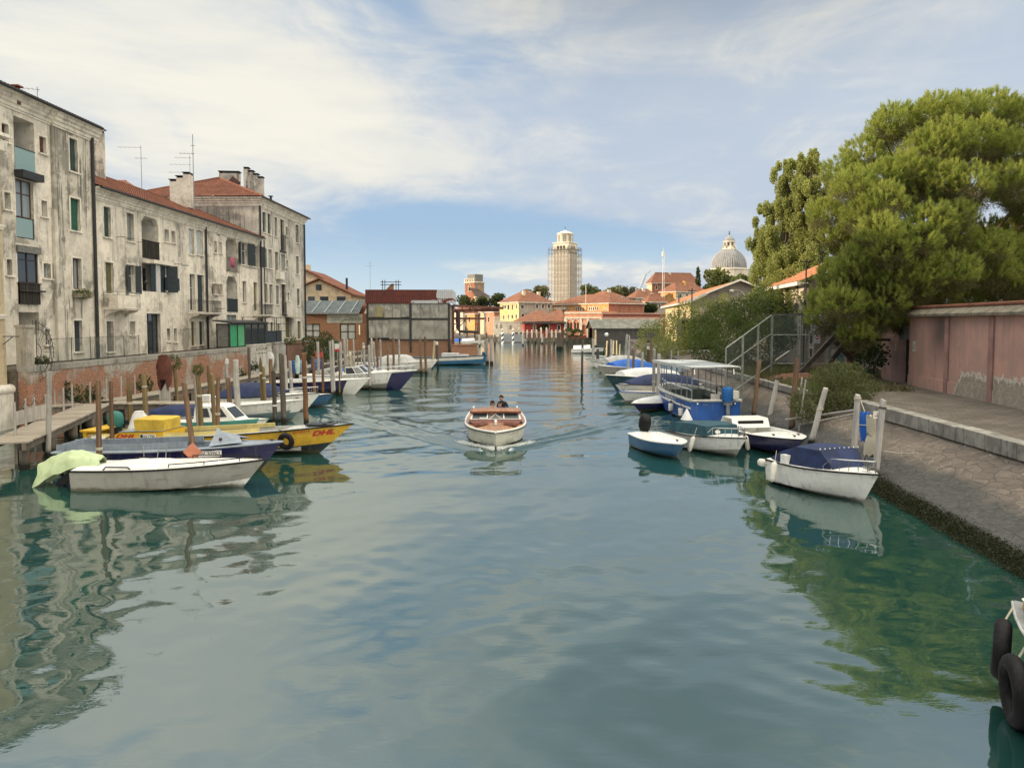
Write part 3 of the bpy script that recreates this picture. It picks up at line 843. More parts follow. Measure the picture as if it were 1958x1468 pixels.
def scribble(name, parent, x0, x1, z, h, y, seed, mat=None, x_frame=None):
    """worn writing that can no longer be read: broken strokes"""
    rr = random.Random(seed); g = MB(); x = x0
    while x < x1:
        w_ = h*rr.uniform(.3,.6)
        for _ in range(2):
            a = (x+rr.uniform(0,w_), y, z+rr.uniform(-.5,.5)*h); b = (x+rr.uniform(0,w_), y, z+rr.uniform(-.5,.5)*h)
            g.beam(a, b, .01, h*.11)
        x += w_*1.35
    return g.build(name, mat or IRON, parent)
# --- beige corner building at the left edge
P0 = lb(-24.25, 35.2)
bg_ = thing('beige_house', 'beige rendered house corner with white stone base at the left edge', 'house', (P0.x, P0.y, 0), LROT)
g = MB(); g.box(-46, 0, .9, 0, 9.5, 13.4); g.build('wall', BEIGE, bg_)
g = MB()
for zz in (9.35, 5.25):
    g.box(-46, -.10, zz, .10, -.001, zz+.10); g.box(-46, -.06, zz-.12, .06, -.001, zz)
    g.box(.001, -.001, zz, .10, 9.4, zz+.10)
g.prism([(-46,.0,12.7),(-46,-.25,12.8),(-46,-.3,13.2),(-46,.0,13.2)], (46.15,0,0))
g.build('cornice', TRIM, bg_)
g = MB(); g.tube([(-46,-.02,1.85),(.28,-.02,1.85)], .24, 12); g.box(-46,-.16,-.4,.30,.5,1.66); g.box(.30,-.05,.9,2.3,.9,1.55)
g.build('stone_base', STONE, bg_, True)
g = MB(); g.box(-46,-.45,13.4,.25,9.9,13.55); g.build('roof_eave', TRIM, bg_)
g = MB(); g.box(-.2,-.75,4.30,-.16,0,4.34); g.beam((-.18,-.45,4.3),(-.18,0,3.95),.03,.03); g.build('bracket', IRON, bg_)

# --- house 1, tall
Y1 = 47.25
O1 = lb(-27, 12.0); O1.z = GZ
h1 = thing('tall_house', 'tall stained plaster house with glass loggias, nearest on the left', 'house', O1, LROT)
W1 = Facade(h1, O1, UF, LROT)
L1 = (Y1-12)/UF.y
zt1 = 16.95-GZ
sB = W1.at(101, 450)[0]                                  # where the stained bay begins
B1 = Facade(h1, O1, UF, LROT, .14)
wins = [((3,237,16,270),'Dr'), ((75,262,88,293),'Sr'), ((79,384,90,414),'Pa'), ((8,368,20,400),'Pa'), ((83,504,97,532),'Pa'), ((13,496,23,526),'V'), ((86,629,95,659),'Sy')]
holes = []; todo = []
for r_, k in wins:
    a = W1.rect(*r_); holes.append(a); todo.append((0, a, k))
lo = [((27,229,66,334),'top'), ((30,345,64,456),'mid'), ((33.5,472,73,582),'low'), ((36,597,75,640),'ground')]
for r_, k in lo:
    a = W1.rect(*r_); holes.append(a+(.3,)); todo.append((0, a, k))
bh = []
for r_, k in [((133,266,148,328),'Sd'), ((135,380,153,441),'Sg'), ((139,494,156,553),'Gr'), ((142,613,157,672),'Sb')]:
    a = B1.rect(*r_); bh.append(a); todo.append((-.14, a, k))
# rhythm of the same bays on the part of the house left of the photo
s = W1.at(8, 400)[0]-4.2
while s > 2:
    for zc in (11.6, 8.3, 5.0, 1.6):
        a = (s-.45, s+.45, zc-.75, zc+.75); holes.append(a); todo.append((0, a, 'Sd' if hash_(s, zc) > .5 else 'Ga'))
    s -= 3.1
g = MB(); wall_holes(g, 0, sB, 0, zt1, holes)
g.build('wall', PLA1, h1)
g = MB(); wall_holes(g, sB, L1, 0, zt1, bh, -.14)
g.quad((sB,0,0),(sB,-.14,0),(sB,-.14,zt1),(sB,0,zt1))
g.quad((L1,-.14,0),(L1,12,0),(L1,12,zt1),(L1,-.14,zt1)); g.quad((0,0,0),(0,12,0),(0,12,zt1),(0,0,zt1)); g.quad((0,12,0),(L1,12,0),(L1,12,zt1),(0,12,zt1))
g.build('wall', stucco('plaster_stained_bay', (.60,.56,.48), (.205,.195,.165), .95, .8, 7.0), h1)
AQUA = clearglass('frosted_glass', (.6,.75,.74), .15); MATS['frosted_glass'].node_tree.nodes['Principled BSDF'].inputs['Base Color'].default_value = (.24,.36,.37,1); MATS['frosted_glass'].node_tree.nodes['Principled BSDF'].inputs['Roughness'].default_value = .35
WOODK = wood('dark_railing_wood', (.05,.045,.04), (.02,.018,.016))
for y, a, k in todo:
    s0, s1, z0, z1 = a; h = z1-z0
    if k == 'top': loggia(h1, y, s0, s1, z0, z1, 1.8, 'glass', None, 'b', False, h*.45, AQUA)
    elif k == 'mid':
        wn = window(h1, y, s0, s1, z0+h*.36, z1, 'Gr', .2, False)
        g = MB(); g.box(s0, y+.02, z0+.05, s1-.08, y+.05, z0+h*.34); g.build('glass_panel', AQUA, wn)
        g = MB(); g.box(s1-.07, y, z0, s1, y+.12, z0+h*.36); g.box(s0-.05, y-.5, z1+.03, s1+.25, y-.001, z1+.42); g.build('blind_box', IRON, wn)
        g = MB(); g.box(s0, y+.2, z0, s1, y+.25, z0+h*.36); g.build('back_panel', DARKIN, wn)
    elif k == 'low':
        wn = window(h1, y, s0, s1, z0+h*.37, z1, 'Gk', .1, False)
        g = MB(); g.box(s0-.1, y-.16, z1-.35, s1+.1, y-.001, z1+.02); g.build('blind_box', SHUT['y'], wn)
        g = MB(); n = 12
        for i in range(n): g.box(s0+(s1-s0)*i/n, y-.12, z0, s0+(s1-s0)*(i+.75)/n, y-.09, z0+h*.36)
        g.box(s0-.02, y-.22, z0+h*.22, s1+.3, y-.13, z0+h*.25); g.box(s0-.05, y-.15, z0+h*.355, s1+.05, y-.0, z0+h*.375)
        g.build('railing', WOODK, wn)
        g = MB(); g.box(s0, y+.12, z0, s1, y+.2, z0+h*.37); g.build('back_panel', DARKIN, wn)
    elif k == 'ground': loggia(h1, y, s0, s1, z0, z1, 1.4, None, None, 'k', False)
    else: window(h1, y, s0, s1, z0, z1, k)
cornice(h1, 0, sB, zt1, 0.0, (0,0)); cornice(h1, sB, L1, zt1, -.14, (.0,.55), .92)
g = MB(); tile_roof(g, (-.3,-.62,zt1+.02), (L1+.35,-.62,zt1+.02), (0,6.8,2.5)); g.quad((-.3,6.2,zt1+2.5),(L1+.35,6.2,zt1+2.5),(L1+.35,12.6,zt1),(-.3,12.6,zt1)); g.quad((L1+.3,-.6,zt1),(L1+.3,6.2,zt1+2.48),(L1+.3,12.6,zt1),(L1+.3,6,zt1)); g.build('roof', TILE, h1)
gutter(h1, (-.3,-.68,zt1-.05), (L1+.35,-.68,zt1-.05))
g = MB(); g.tube([(L1-.12,-.26,zt1-.7),(L1-.12,-.26,-.2)], .10, 8); g.build('downpipe', IRON, h1)
P = D(32, 178, 40.5); chimney('small_chimney', 'thin reddish vent pipe above the tall house eave', (P.x, P.y, P.z-.6), LROT, .25, .25, .7, 'tile', 0, SHUT['r'])
P = D(82, 197, 44); antenna('short rooftop aerial above the eave of the tall house', (P.x-.3, P.y, P.z-1.0), 1.9, [(1.75,1.4,6,.9)], .4)
P = D(187, 310, 57); c_ = chimney('chimney', 'slim pale chimney just behind the corner of the tall house', (P.x, P.y, 15.0), LROT, .8, .7, 4.0, 'flat', 0, PLA1)

# --- house 2, long and lower
O2 = lb(-27.02, Y1+.02); O2.z = GZ
h2 = thing('long_house', 'long three storey cream house with red tiled roof and iron balconies', 'house', O2, LROT)
W2 = Facade(h2, O2, UF, LROT)
L2 = (76.2-Y1)/UF.y
zt2 = 13.35-GZ
wins = [((198.5,396,211.7,453),'Sd'), ((242.5,408,256,461),'Gt'), ((314,439,323,462),'Pa'), ((327.5,442,335,464),'Pa'), ((361,438,371,486),'Sw'), ((376,441,387.5,487),'Sw'),
        ((415,444,420,451),'V'), ((409,461,414.5,483),'Pa'), ((419,463,424,484),'Pa'), ((460,463.6,472.6,506),'Ob'), ((482,469.5,494,510),'Ob'),
        ((202,502,217,561),'So'), ((244.7,507,258,562),'Ob'), ((318,531,331,556),'Ob'), ((363,524,373,594),'Da'), ((377.5,526,390,596),'Sb'), ((408,542.5,416,562),'Ot'), ((420,543,425.5,562),'St'),
        ((464,538,471,578),'Gt'), ((485,540,492,594),'So'), ((204,614.6,217,672),'Sy'), ((248.6,614.6,258,641),'Pa'), ((281,599.6,307,678),'Dk'), ((319,628,325,652),'Pk'), ((332,628,338,653),'Pk'),
        ((365.5,615,374,661),'So'), ((381,615,389.6,659),'Sd'), ((433.5,602,452,620),'Gw'), ((465,615,470,650),'St'), ((488,616,496,650),'So')]
holes = []; todo = []
for r_, k in wins:
    a = W2.rect(*r_); holes.append(a); todo.append((a, k))
LG = {'L1': (271,416,303,496), 'L1m': (272,505,317,558), 'L2': (432,456,454,521), 'L2m': (433.5,529,453.5,597)}
for k, r_ in LG.items():
    a = W2.rect(*r_); holes.append(a+(.3,)); todo.append((a, k))
g = MB(); wall_holes(g, 0, L2, 0, zt2, holes)
g.quad((0,13,0),(L2,13,0),(L2,13,zt2),(0,13,zt2))
g.build('wall', PLA2, h2)
for a, k in todo:
    s0, s1, z0, z1 = a; h = z1-z0
    if k == 'L1': loggia(h2, 0, s0, s1, z0, z1, 1.7, 'wood', WOODK, 'a', True, h*.42)
    elif k == 'L2': loggia(h2, 0, s0, s1, z0, z1, 1.7, 'iron', None, 'a', True, h*.42)
    elif k == 'L2m': loggia(h2, 0, s0, s1, z0, z1, 1.4, 'wood', SHUT['b'], 'o', True, h*.36)
    elif k == 'L1m':
        lg = loggia(h2, 0, s0, s1, z0, z1, .9, None, None, 'b', False)
        m_ = s0+(s1-s0)*.36
        for i in range(3):
            g = MB(); x0 = m_+(s1-m_)*i/3; g.box(x0+.02, .0, z0+.02, x0+(s1-m_)/3*.9, .05, z1-.02); g.build('shutter', SHUT['b' if i != 1 else 'a'], lg)
        g = MB(); g.beam((s1+.05,-.02,(z0+z1)/2),(s1+.35,-.75,(z0+z1)/2),.05,h-.05); g.build('shutter', SHUT['b'], lg)
        g = MB(); g.box(m_-.1,-.3,z1+.03,s1+.7,-.001,z1+.28); g.build('blind_box', TRIM, lg)
        g = MB(); g.ball((s0+.35,-.06,z0+h*.3),.16,6); g.build('wall_lamp', IRON, lg)
    else:
        door = k[0] == 'D' or (z0 < .6)
        window(h2, 0, s0, s1, z0, z1, k, .28, not (k in ('Da','V') or h > 2.6))
a = W2.rect(197.5,561,242.5,593); balcony(h2, 0, a[0], a[1], a[2]+.15, .95, TRIM, kind='stone')
a = W2.rect(361,567,403,598); balcony(h2, 0, a[0]-.2, a[1], a[2]+.02, .95, TRIM, 1.0)
a = W2.rect(484,577,505,602); balcony(h2, 0, a[0]-.1, a[1], a[2]+.02, .9, TRIM, 1.0)
cornice(h2, 0.02, L2, zt2, 0.0, (0,.3), .75)
g = MB(); tile_roof(g, (0.02,-.62,zt2+.02), (L2+.25,-.62,zt2+.02), (0,7.1,3.0))
g.quad((0,6.5,zt2+3.0),(L2+.2,6.5,zt2+3.0),(L2+.2,13.5,zt2),(0,13.5,zt2)); g.tube([(0.02,6.5,zt2+3.05),(L2+.2,6.5,zt2+3.05)], .12, 8); g.tube([(L2+.2,-.6,zt2+.06),(L2+.2,6.5,zt2+3.06)], .11, 8); g.build('roof', TILE, h2)
gutter(h2, (0.02,-.68,zt2-.05), (L2+.2,-.68,zt2-.05), .08)
for px, y0_, y1_ in ((391,433,668), (502.3,470,650)):
    s, za = W2.at(px, y0_); _, zb = W2.at(px, y1_)
    g = MB(); g.tube([(s,-.12,za+.6),(s,-.12,0)], .09, 8); g.build('downpipe', IRON, h2)
for px, py, ln in ((222,453,1.2), (262,463,1.0), (330,505,1.6), (168,552,1.0), (470,512,1.1), (410,590,.9), (345,630,1.4)):
    s, z = W2.at(px, py)
    if s > 0:
        g = MB(); g.beam((s,-.01,z),(s,-.55,z),.03,.03); g.beam((s+ln,-.01,z),(s+ln,-.55,z),.03,.03)
        for q in (.2,.36,.52): g.tube([(s,-q,z+.02),(s+ln,-q,z+.02)], .006, 4)
        g.build('clothes_rack', IRON, h2)
s, z = W2.at(441, 500)
pk = thing('cloth', 'pink checked cloth hung over the second loggia railing', 'cloth', O2+UF*s+NF*.17+Vector((0,0,z-.55)), LROT)
g = MB(); g.loft([[(x*.12-.5,-.02+.02*math.sin(x*1.7),zz) for x in range(9)] for zz in (0,.45,.9)]); g.build('fabric', paint('pink_cloth', (.36,.07,.13), .9, .3, 9, .4), pk, True, .01)
s, z = B1.at(152, 566)
fb = thing('flower_box', 'window box of trailing plants under the brown framed window', 'flower box', O1+UF*s+NF*.36+Vector((0,0,z)), LROT)
g = MB(); g.box(-.75,-.15,-.1,.75,.15,.14); g.build('box', SHUT['t'], fb)
rngn = np.random.default_rng(3)
pp, nn = shell((0,0,.12), (.8,.3,.28), 420, rngn, .3)
leaf_cloud('plants', pp, nn, .11, .35, leafmat('flower_leaf', (.05,.08,.03), (.09,.11,.04), (.14,.13,.06)), fb, 4)

# --- house 3, tall again, its hipped roof and end wall rise above house 2
O3 = lb(-26.9, 76.25); O3.z = GZ
h3 = thing('corner_house', 'grey stained four storey house with hipped red roof at the row end', 'house', O3, LROT)
W3 = Facade(h3, O3, UF, LROT)
L3 = (91.4-76.25)/UF.y; D3 = 13.2
zt3 = 17.35-GZ
wins = [((501.6,406,508,444),'Sd'), ((511.5,409,517.5,447.5),'Sd'), ((524.7,415.7,530,452),'Sy'), ((536,420,543,479),'Db'), ((546,433,550,451),'Pa'), ((565,430,571,464),'Ga'),
        ((504,475,510.4,511),'Ga'), ((513,477,519.6,513),'Ga'), ((526,481.6,532,517),'Gt'), ((537,486,545,518),'Ga'), ((547,497,551,512),'Pa'), ((566,490,571.5,524),'Sy'),
        ((505,542.5,511.5,579),'St'), ((515,544,521.4,580),'Gt'), ((527.6,546,533.5,582),'Sy'), ((538,543.6,546.6,600),'Dr'), ((550,559,553,574),'Pk'), ((568,552,573,584),'Sd'),
        ((507.6,616,512.6,644),'Sd'), ((517,615.6,522,644),'Sb'), ((530,618,535,644),'Sy'), ((545.6,606,555,645),'So'), ((568.6,614,575,648),'So')]
holes = []; todo = []
for r_, k in wins:
    a = W3.rect(*r_); holes.append(a); todo.append((a, k))
g = MB(); wall_holes(g, 0, L3, 0, zt3, holes)
g.quad((0,0,0),(0,0,zt3),(0,D3,zt3),(0,D3,0)); g.quad((L3,0,0),(L3,D3,0),(L3,D3,zt3),(L3,0,zt3)); g.quad((0,D3,0),(L3,D3,0),(L3,D3,zt3),(0,D3,zt3))
g.build('wall', PLA3, h3)
for a, k in todo:
    window(h3, 0, *a, k, .25, (a[3]-a[2]) < 2.6)
for r_ in ((535.7,450,544.5,479.4), (539,577.6,546.6,600)):
    a = W3.rect(*r_); g = MB(); railing(g, [(a[0],-.1,a[2]),(a[1],-.1,a[2])], a[3]-a[2], .11); g.box(a[0]-.1,-.14,a[2]-.2,a[1]+.1,0,a[2]-.01); g.build('balcony', IRON, h3)
a = W3.rect(527,520,536,534); g = MB(); g.box(a[0],-.5,a[2],a[1],-.02,a[3]); g.build('air_conditioner', OFFW, h3)
a = W3.rect(544,604,562,608); g = MB(); g.prism([(a[0],0,a[3]),(a[0],-1.0,a[2]),(a[0],-1.0,a[2]-.06),(a[0],0,a[3]-.06)], (a[1]-a[0],0,0)); g.build('canopy', SHUT['t'], h3)
g = MB()
prof = [(.02,-.9),(-.06,-.9),(-.06,-.80),(-.12,-.78),(-.12,-.62),(-.22,-.55),(-.22,-.42),(-.34,-.34),(-.34,-.22),(-.50,-.12),(-.50,0)]
ringF = []
for cx_, cy_, sx, sy in ((-0,D3,-1,1), (0,0,-1,-1), (L3,0,1,-1), (L3,D3,1,1)):
    ringF.append([(cx_-sx*p if True else 0, cy_-sy*p, zt3+z) for p, z in prof])
g.loft(ringF, False, False, True); g.build('cornice', TRIM, h3)
e = .62; RH = 3.1; hd = D3/2+e
g = MB()
tile_roof(g, (-e,D3+e,zt3+.03), (-e,-e,zt3+.03), (hd,0,RH), hd, hd)             # end hip facing the viewer
tile_roof(g, (-e,-e,zt3+.03), (L3+e,-e,zt3+.03), (0,hd,RH), hd, hd)
tile_roof(g, (L3+e,-e,zt3+.03), (L3+e,D3+e,zt3+.03), (-hd,0,RH), hd, hd, amp=0)
tile_roof(g, (L3+e,D3+e,zt3+.03), (-e,D3+e,zt3+.03), (0,-hd,RH), hd, hd, amp=0)
ap = Vector((hd-e, D3/2, zt3+RH+.08))
for c_ in ((-e,-e), (-e,D3+e)): g.tube([(c_[0],c_[1],zt3+.06), ap], .12, 6)
g.tube([ap, (L3+e-hd, D3/2, zt3+RH+.08)], .12, 6)
g.build('roof', TILE, h3)
g = MB(); g.tube([(.1,-.14,zt3-.8),(.1,-.14,-.0)], .09, 6); g.build('downpipe', IRON, h3)
g = MB(); g.tube([(L3-.1,-.14,zt3-.8),(L3-.1,-.14,-.0)], .10, 6); g.build('downpipe', IRON, h3)
gutter(h3, (-e,-e-.05,zt3-.04), (L3+e,-e-.05,zt3-.04), .08)

# chimneys and aerials of the row
P = D(348, 380, 69); chimney('stepped_chimney', 'stepped cream chimney on the long red roof', (P.x, P.y, 15.2), R(4), 1.75, 1.0, 2.95, 'flat', 3, PLA2)
P = D(437, 350, 84); cc = chimney('broad_chimney', 'broad pale chimney with thin slab cap on the hipped roof', (P.x-.2, P.y+1, 19.3), R(6), 2.1, .9, 2.0, 'flat', 0, PLA3)
P = D(447, 350, 82); g = MB(); g.obox((0,0,0), (.95,.5,1.0), R(5), R(40)); o = g.build('chimney_cowl', SHUT['r'], None); o.location = (P.x, P.y, P.z); tag(o, 'tilted dark red metal cowl beside the broad chimney', 'chimney cowl')
P = D(480, 380, 81); chimney('stair_chimney', 'grey chimney with four descending steps above the corner house', (P.x, P.y+1, 16.9), R(185), 1.95, .8, 4.3, 'flat', 4, PLA3)
P = D(518, 385, 83); chimney('pipe_chimney', 'thin dark vent pipe on the eave of the corner house', (P.x, P.y, P.z-.6), 0, .22, .22, .9, 'flat', 0, IRON)
P = D(271, 353, 62); antenna('tall thin aerial with one long boom above the long roof', (P.x, P.y, P.z-.5), 3.6, [(3.45,1.9,5,.95), (2.6,1.0,3,.5)], .1)
P = D(371, 392, 68); antenna('tallest guyed aerial mast beside the stepped chimney', (P.x, P.y, P.z-.4), 6.6, [(4.9,1.3,4,.9), (5.6,.4,1,.5)], .1, .032)
P = D(364, 360, 69); antenna('short aerial with three booms left of the tall mast', (P.x, P.y, P.z-1.5), 4.4, [(4.2,1.5,4,.9), (3.6,1.9,5,.95), (2.9,2.0,3,1.0)], .05)
P = D(708, 555, 112); antenna('distant aerial above the boatyard shed', (P.x, P.y, P.z-1), 5.2, [(4.6,1.3,4,.6), (5.0,.5,1,.5)], 0, .02)
# another tiled roof of a house behind the long house
P = lb(-50, 84)
hb_ = thing('rear_house', 'house behind the row of which only a tiled roof shows', 'house', (P.x, P.y, GZ), LROT)
g = MB(); g.box(0,-5,0,14,8,15.7); g.build('wall', PLA3, hb_)
g = MB(); tile_roof(g, (-.5,8.5,15.7), (-.5,-5.5,15.7), (7,0,3.2), 3, 3); g.quad((6.5,-2.5,18.9),(6.5,5.5,18.9),(14.5,8.5,15.7),(14.5,-5.5,15.7)); g.quad((-.5,-5.5,15.7),(14.5,-5.5,15.7),(6.5,-2.5,18.9),(6.5,-2.5,18.9)); g.build('roof', TILE2, hb_)

# --- brick garden wall along the water, grey block, gate fan, fence panels, veranda
BRK = bricks('canal_brick', (.33,.115,.065), (.22,.08,.05), (.32,.25,.185), .525, (.40,.37,.32), 1.0, 'XZ', (1.7, 2.8))
GWALL = stucco('grey_plaster_wall', (.30,.29,.26), (.12,.115,.10), .6, .5, 31.0)
Ow = lb(-23.5, 35.5)
gw = thing('brick_wall', 'old peeling red brick canal wall with grey cap below the houses', 'wall', (Ow.x, Ow.y, 0), LROT)
g = MB(); g.box(0,0,-.5,28.5,.45,2.62); g.build('wall', BRK, gw)
g = MB(); g.box(0,-.04,2.62,28.5,.5,2.90); g.build('cap', GWALL, gw)
Wg = Facade(gw, Vector((Ow.x,Ow.y,0)), UF, LROT)
a = Wg.rect(17, 622, 66, 700)
o = MB().box(0,.02,2.9,a[1]-.0,.5,4.72).box(-.02,-.03,4.72,a[1]+.05,.55,4.85).build('grey_wall', stucco('grey_wall_plaster', (.40,.37,.31), (.13,.125,.11), .6, .5, 41.0)); o.location = (Ow.x,Ow.y,0); o.rotation_euler = (0,0,LROT)
tag(o, 'stained grey plaster wall stub beside the iron gate fan', 'wall')
a2 = Wg.rect(474, 640, 508, 720)
o = MB().box(28.52,-.1,-.5,33.6,.5,2.95).box(28.5,-.14,2.95,33.65,.52,3.03).build('plaster_wall', stucco('white_wall_plaster', (.52,.50,.45), (.17,.165,.15), .6, .6, 51.0)); o.location = (Ow.x,Ow.y,0); o.rotation_euler = (0,0,LROT)
tag(o, 'dirty white plaster wall below the green veranda', 'wall')
scribble('lettering', o, 29.6, 32.6, 2.62, .33, -.104, 5); scribble('lettering', o, 29.7, 32.4, 2.25, .18, -.104, 6)
o = MB().box(33.7,.3,-.5,35.0,.75,2.5).box(35.6,.1,-.5,38.3,.6,2.95).box(35.5,.05,2.95,38.4,.65,3.05).build('garden_wall', stucco('garden_wall_plaster', (.40,.39,.36), (.13,.125,.12), .65, .7, 61.0)); o.location = (Ow.x,Ow.y,0); o.rotation_euler = (0,0,LROT)
tag(o, 'pale flaking garden wall with a gap by the dark pergola', 'wall')
o = MB().box(38.5,0,-.5,52,.5,2.75).box(38.45,-.05,2.75,45,.55,2.9).build('brick_wall', bricks('dark_brick', (.20,.07,.045), (.15,.06,.04), (.24,.2,.16), .62, (.36,.33,.28))); o.location = (Ow.x,Ow.y,0); o.rotation_euler = (0,0,LROT)
tag(o, 'darker brick wall stretch before the leafy shrub', 'wall')
P = D(71, 672, 36.4)
fan = thing('gate_fan', 'rusty iron anti climb fan with curved spiked rails', 'gate', (P.x, P.y, P.z))
g = MB()
for rr in (.78, .62, .2):
    g.tube([(rr*math.sin(R(a)),0,rr*1.75*math.cos(R(a))) for a in range(0, 181, 12)], .016, 5)
g.build('rail', IRON, fan)
g = MB()
for a in range(8, 180, 14): g.tube([(.2*math.sin(R(a)),0,.35*math.cos(R(a))), (.78*math.sin(R(a)),0,1.36*math.cos(R(a)))], .009, 4)
for a in range(0, 181, 9): g.tube([(.78*math.sin(R(a)),0,1.36*math.cos(R(a))), (.90*math.sin(R(a+5)),0,1.55*math.cos(R(a+5)))], [.014,.002], 4)
g.build('spike', IRON, fan)
g = MB()
for x in (-.16,-.02): g.tube([(x,0,-1.3),(x,0,1.5)], .02, 5)
g.build('post', IRON, fan)
MESHM = clearglass('wire_mesh', (.93,.94,.93), .80)
wf = thing('wire_fence', 'thin wire mesh fence standing on the brick wall', 'fence', (Ow.x, Ow.y, 2.9), LROT)
s0 = Wg.at(105, 670)[0]; s1 = Wg.at(272, 670)[0]
g = MB(); g.quad((s0,.2,0),(s1,.2,0),(s1,.2,1.25),(s0,.2,1.25)); g.build('mesh_panel', MESHM, wf)
for i in range(6):
    s = s0+(s1-s0)*i/5; MB().tube([(s,.2,-.1),(s,.2,1.3)], .018, 5).build('post', IRON, wf)
MB().tube([(s0,.2,1.25),(s1,.2,1.25)], .01, 4).build('wire', IRON, wf)
# green veranda on the wall
vr = thing('veranda', 'lean-to veranda with green and glass panels on the wall', 'veranda', (Ow.x, Ow.y, 2.9), LROT)
Wv = Facade(vr, Vector((Ow.x,Ow.y,2.9))-NF*.35, UF, LROT)
s0 = Wv.at(440, 640)[0]; s1 = Wv.at(507, 640)[0]; n = 5; zt = 1.95
g = MB()
for i in range(n+1):
    s = s0+(s1-s0)*(i/n); g.box(s-.07,.35,0,s+.07,.47,zt)
g.box(s0,.36,0,s1,.46,.1); g.box(s0,.36,zt-.1,s1,.46,zt); g.box(s0-.05,.47,zt-.1,s0+.05,1.45,zt); g.box(s0-.05,1.35,0,s0+.05,1.45,zt-.1); g.box(s0-.05,.47,0,s0+.05,1.35,.1)
g.build('frame', IRON, vr)
MB().box(s0-.02,.47,.1,s0+.02,1.35,zt-.1).build('side_panel', SHUT['y'], vr)
cols = [paint('green_panel', (.02,.28,.12), .4, .1, 3, .2), paint('green_panel_light', (.07,.32,.15), .4, .1, 3, .2), GLASS, GLASS, GLASS]
for i in range(n):
    a = s0+(s1-s0)*(i/n)+.07; b = s0+(s1-s0)*((i+1)/n)-.07
    MB().box(a,.39,.1,b,.43,zt-.1).build('panel', cols[i], vr)
g = MB(); g.prism([(s0-.3,.1,zt),(s0-.3,1.7,zt+.2),(s0-.3,1.7,zt+.3),(s0-.3,.1,zt+.12)], (s1-s0+.6,0,0)); g.build('roof', IRON, vr)
# dark pergola / cage between the veranda and the last house
pg = thing('pergola', 'dark metal pergola frame in front of the corner house', 'pergola', (Ow.x, Ow.y, 2.9), LROT)
s0 = Wg.at(508, 640)[0]; s1 = Wg.at(566, 640)[0]
g = MB()
for s in (s0+.3, (s0+s1)/2, s1):
    for y in (.5, 2.2): g.beam((s,y,-2.4 if s > s0+1 else 0),(s,y,2.5),.06,.06)
for z in (1.2, 1.9, 2.5): g.beam((s0,.5,z),(s1,.5,z),.05,.05)
for i in range(8): g.beam((s0+(s1-s0)*i/7,.5,2.5),(s0+(s1-s0)*i/7,2.2,2.5),.04,.04)
g.build('frame', IRON, pg)
g = MB(); g.box(s0+1.5,.52,.15,s0+6,.56,1.25); g.build('screen', SHUT['b'], pg)
# ------------------------------------------------------------------ boatyard, cream gable house, far buildings
class Corner:
    """building seen on its corner: right wall along local x, left wall along local y"""
    def __init__(s, name, label, cat, pxc, Y, ang, pxl, pxr, z0, eave_py):
        P = D(pxc, HOR, Y); s.a = R(ang); s.c = Vector((P.x, P.y, z0))
        kr = (pxr-CX)/F0; kl = (pxl-CX)/F0; ca, sa = math.cos(s.a), math.sin(s.a)
        s.LR = (kr*P.y-P.x)/(ca-kr*sa); s.LL = (kl*P.y-P.x)/(-sa-kl*ca)
        s.H = D(pxc, eave_py, Y).z-z0
        s.root = thing(name, label, cat, s.c, s.a)
        s.right = Facade(s.root, s.c, (ca,sa,0), 0)
        e = s.c+Vector((-sa,ca,0))*s.LL
        s.left = Facade(s.root, e, (sa,-ca,0), 0)
    def place(s, o, left):
        if left: o.location = (0,s.LL,0); o.rotation_euler = (0,0,R(-90))
        return o
    def walls(s, matr, matl, rw, lw, depth=.2, frame=None, name='wall', close=True):
        for left, F, L, ws, mm in ((False, s.right, s.LR, rw, matr), (True, s.left, s.LL, lw, matl)):
            hs = [F.rect(*r_[:4]) for r_ in ws]
            hs = [(max(.02,a),min(L-.02,b),max(.02,c),min(s.H-.02,d)) for a,b,c,d in hs]
            g = MB(); wall_holes(g, 0, L, 0, s.H, hs, 0, depth)
            if left is False and close:
                g.quad((L,0,0),(L,s.LL,0),(L,s.LL,s.H),(L,0,s.H)); g.quad((0,s.LL,0),(L,s.LL,0),(L,s.LL,s.H),(0,s.LL,s.H))
            s.place(g.build(name, mm, s.root), left)
            for h, r_ in zip(hs, ws):
                a, b, c, d = h; g = MB(); g.cur = 0
                g.box(a, depth-.05, c, b, depth, d)
                if frame:
                    g.cur = 1; q = .14
                    g.box(a-q,-.03,c-q,a,.02,d+q); g.box(b,-.03,c-q,b+q,.02,d+q); g.box(a,-.03,d,b,.02,d+q); g.box(a,-.05,c-q,b,.02,c)
                kind = r_[4] if len(r_) > 4 else 'k'
                s.place(g.build('window', [SHUT[kind] if kind != 'k' else GLASS, frame or TRIM], s.root), left)
    def hip(s, mat, h, ov=.5, tw=.42, course=.6, amp=.06):
        g = MB(); x1, y1 = s.LR+ov, s.LL+ov; W = min(s.LR, s.LL)/2+ov
        za = s.H+.02
        tile_roof(g, (-ov,-ov,za), (x1,-ov,za), (0,W,h), W, W, tw, course, amp)
        tile_roof(g, (-ov,y1,za), (-ov,-ov,za), (W,0,h), W, W, tw, course, amp)
        tile_roof(g, (x1,-ov,za), (x1,y1,za), (-W,0,h), W, W, tw, course, 0)
        tile_roof(g, (x1,y1,za), (-ov,y1,za), (0,-W,h), W, W, tw, course, 0)
        if s.LR > s.LL:
            g.tube([(-ov+W,-ov+W,za+h),(x1-W,-ov+W,za+h)], .18, 5)
        else:
            g.tube([(-ov+W,-ov+W,za+h),(-ov+W,y1-W,za+h)], .18, 5)
        o = g.build('roof', mat, s.root)
        MB().box(-ov-.05,-ov-.05,s.H-.25,x1,y1,s.H).build('eave', TRIM, s.root)
        return o

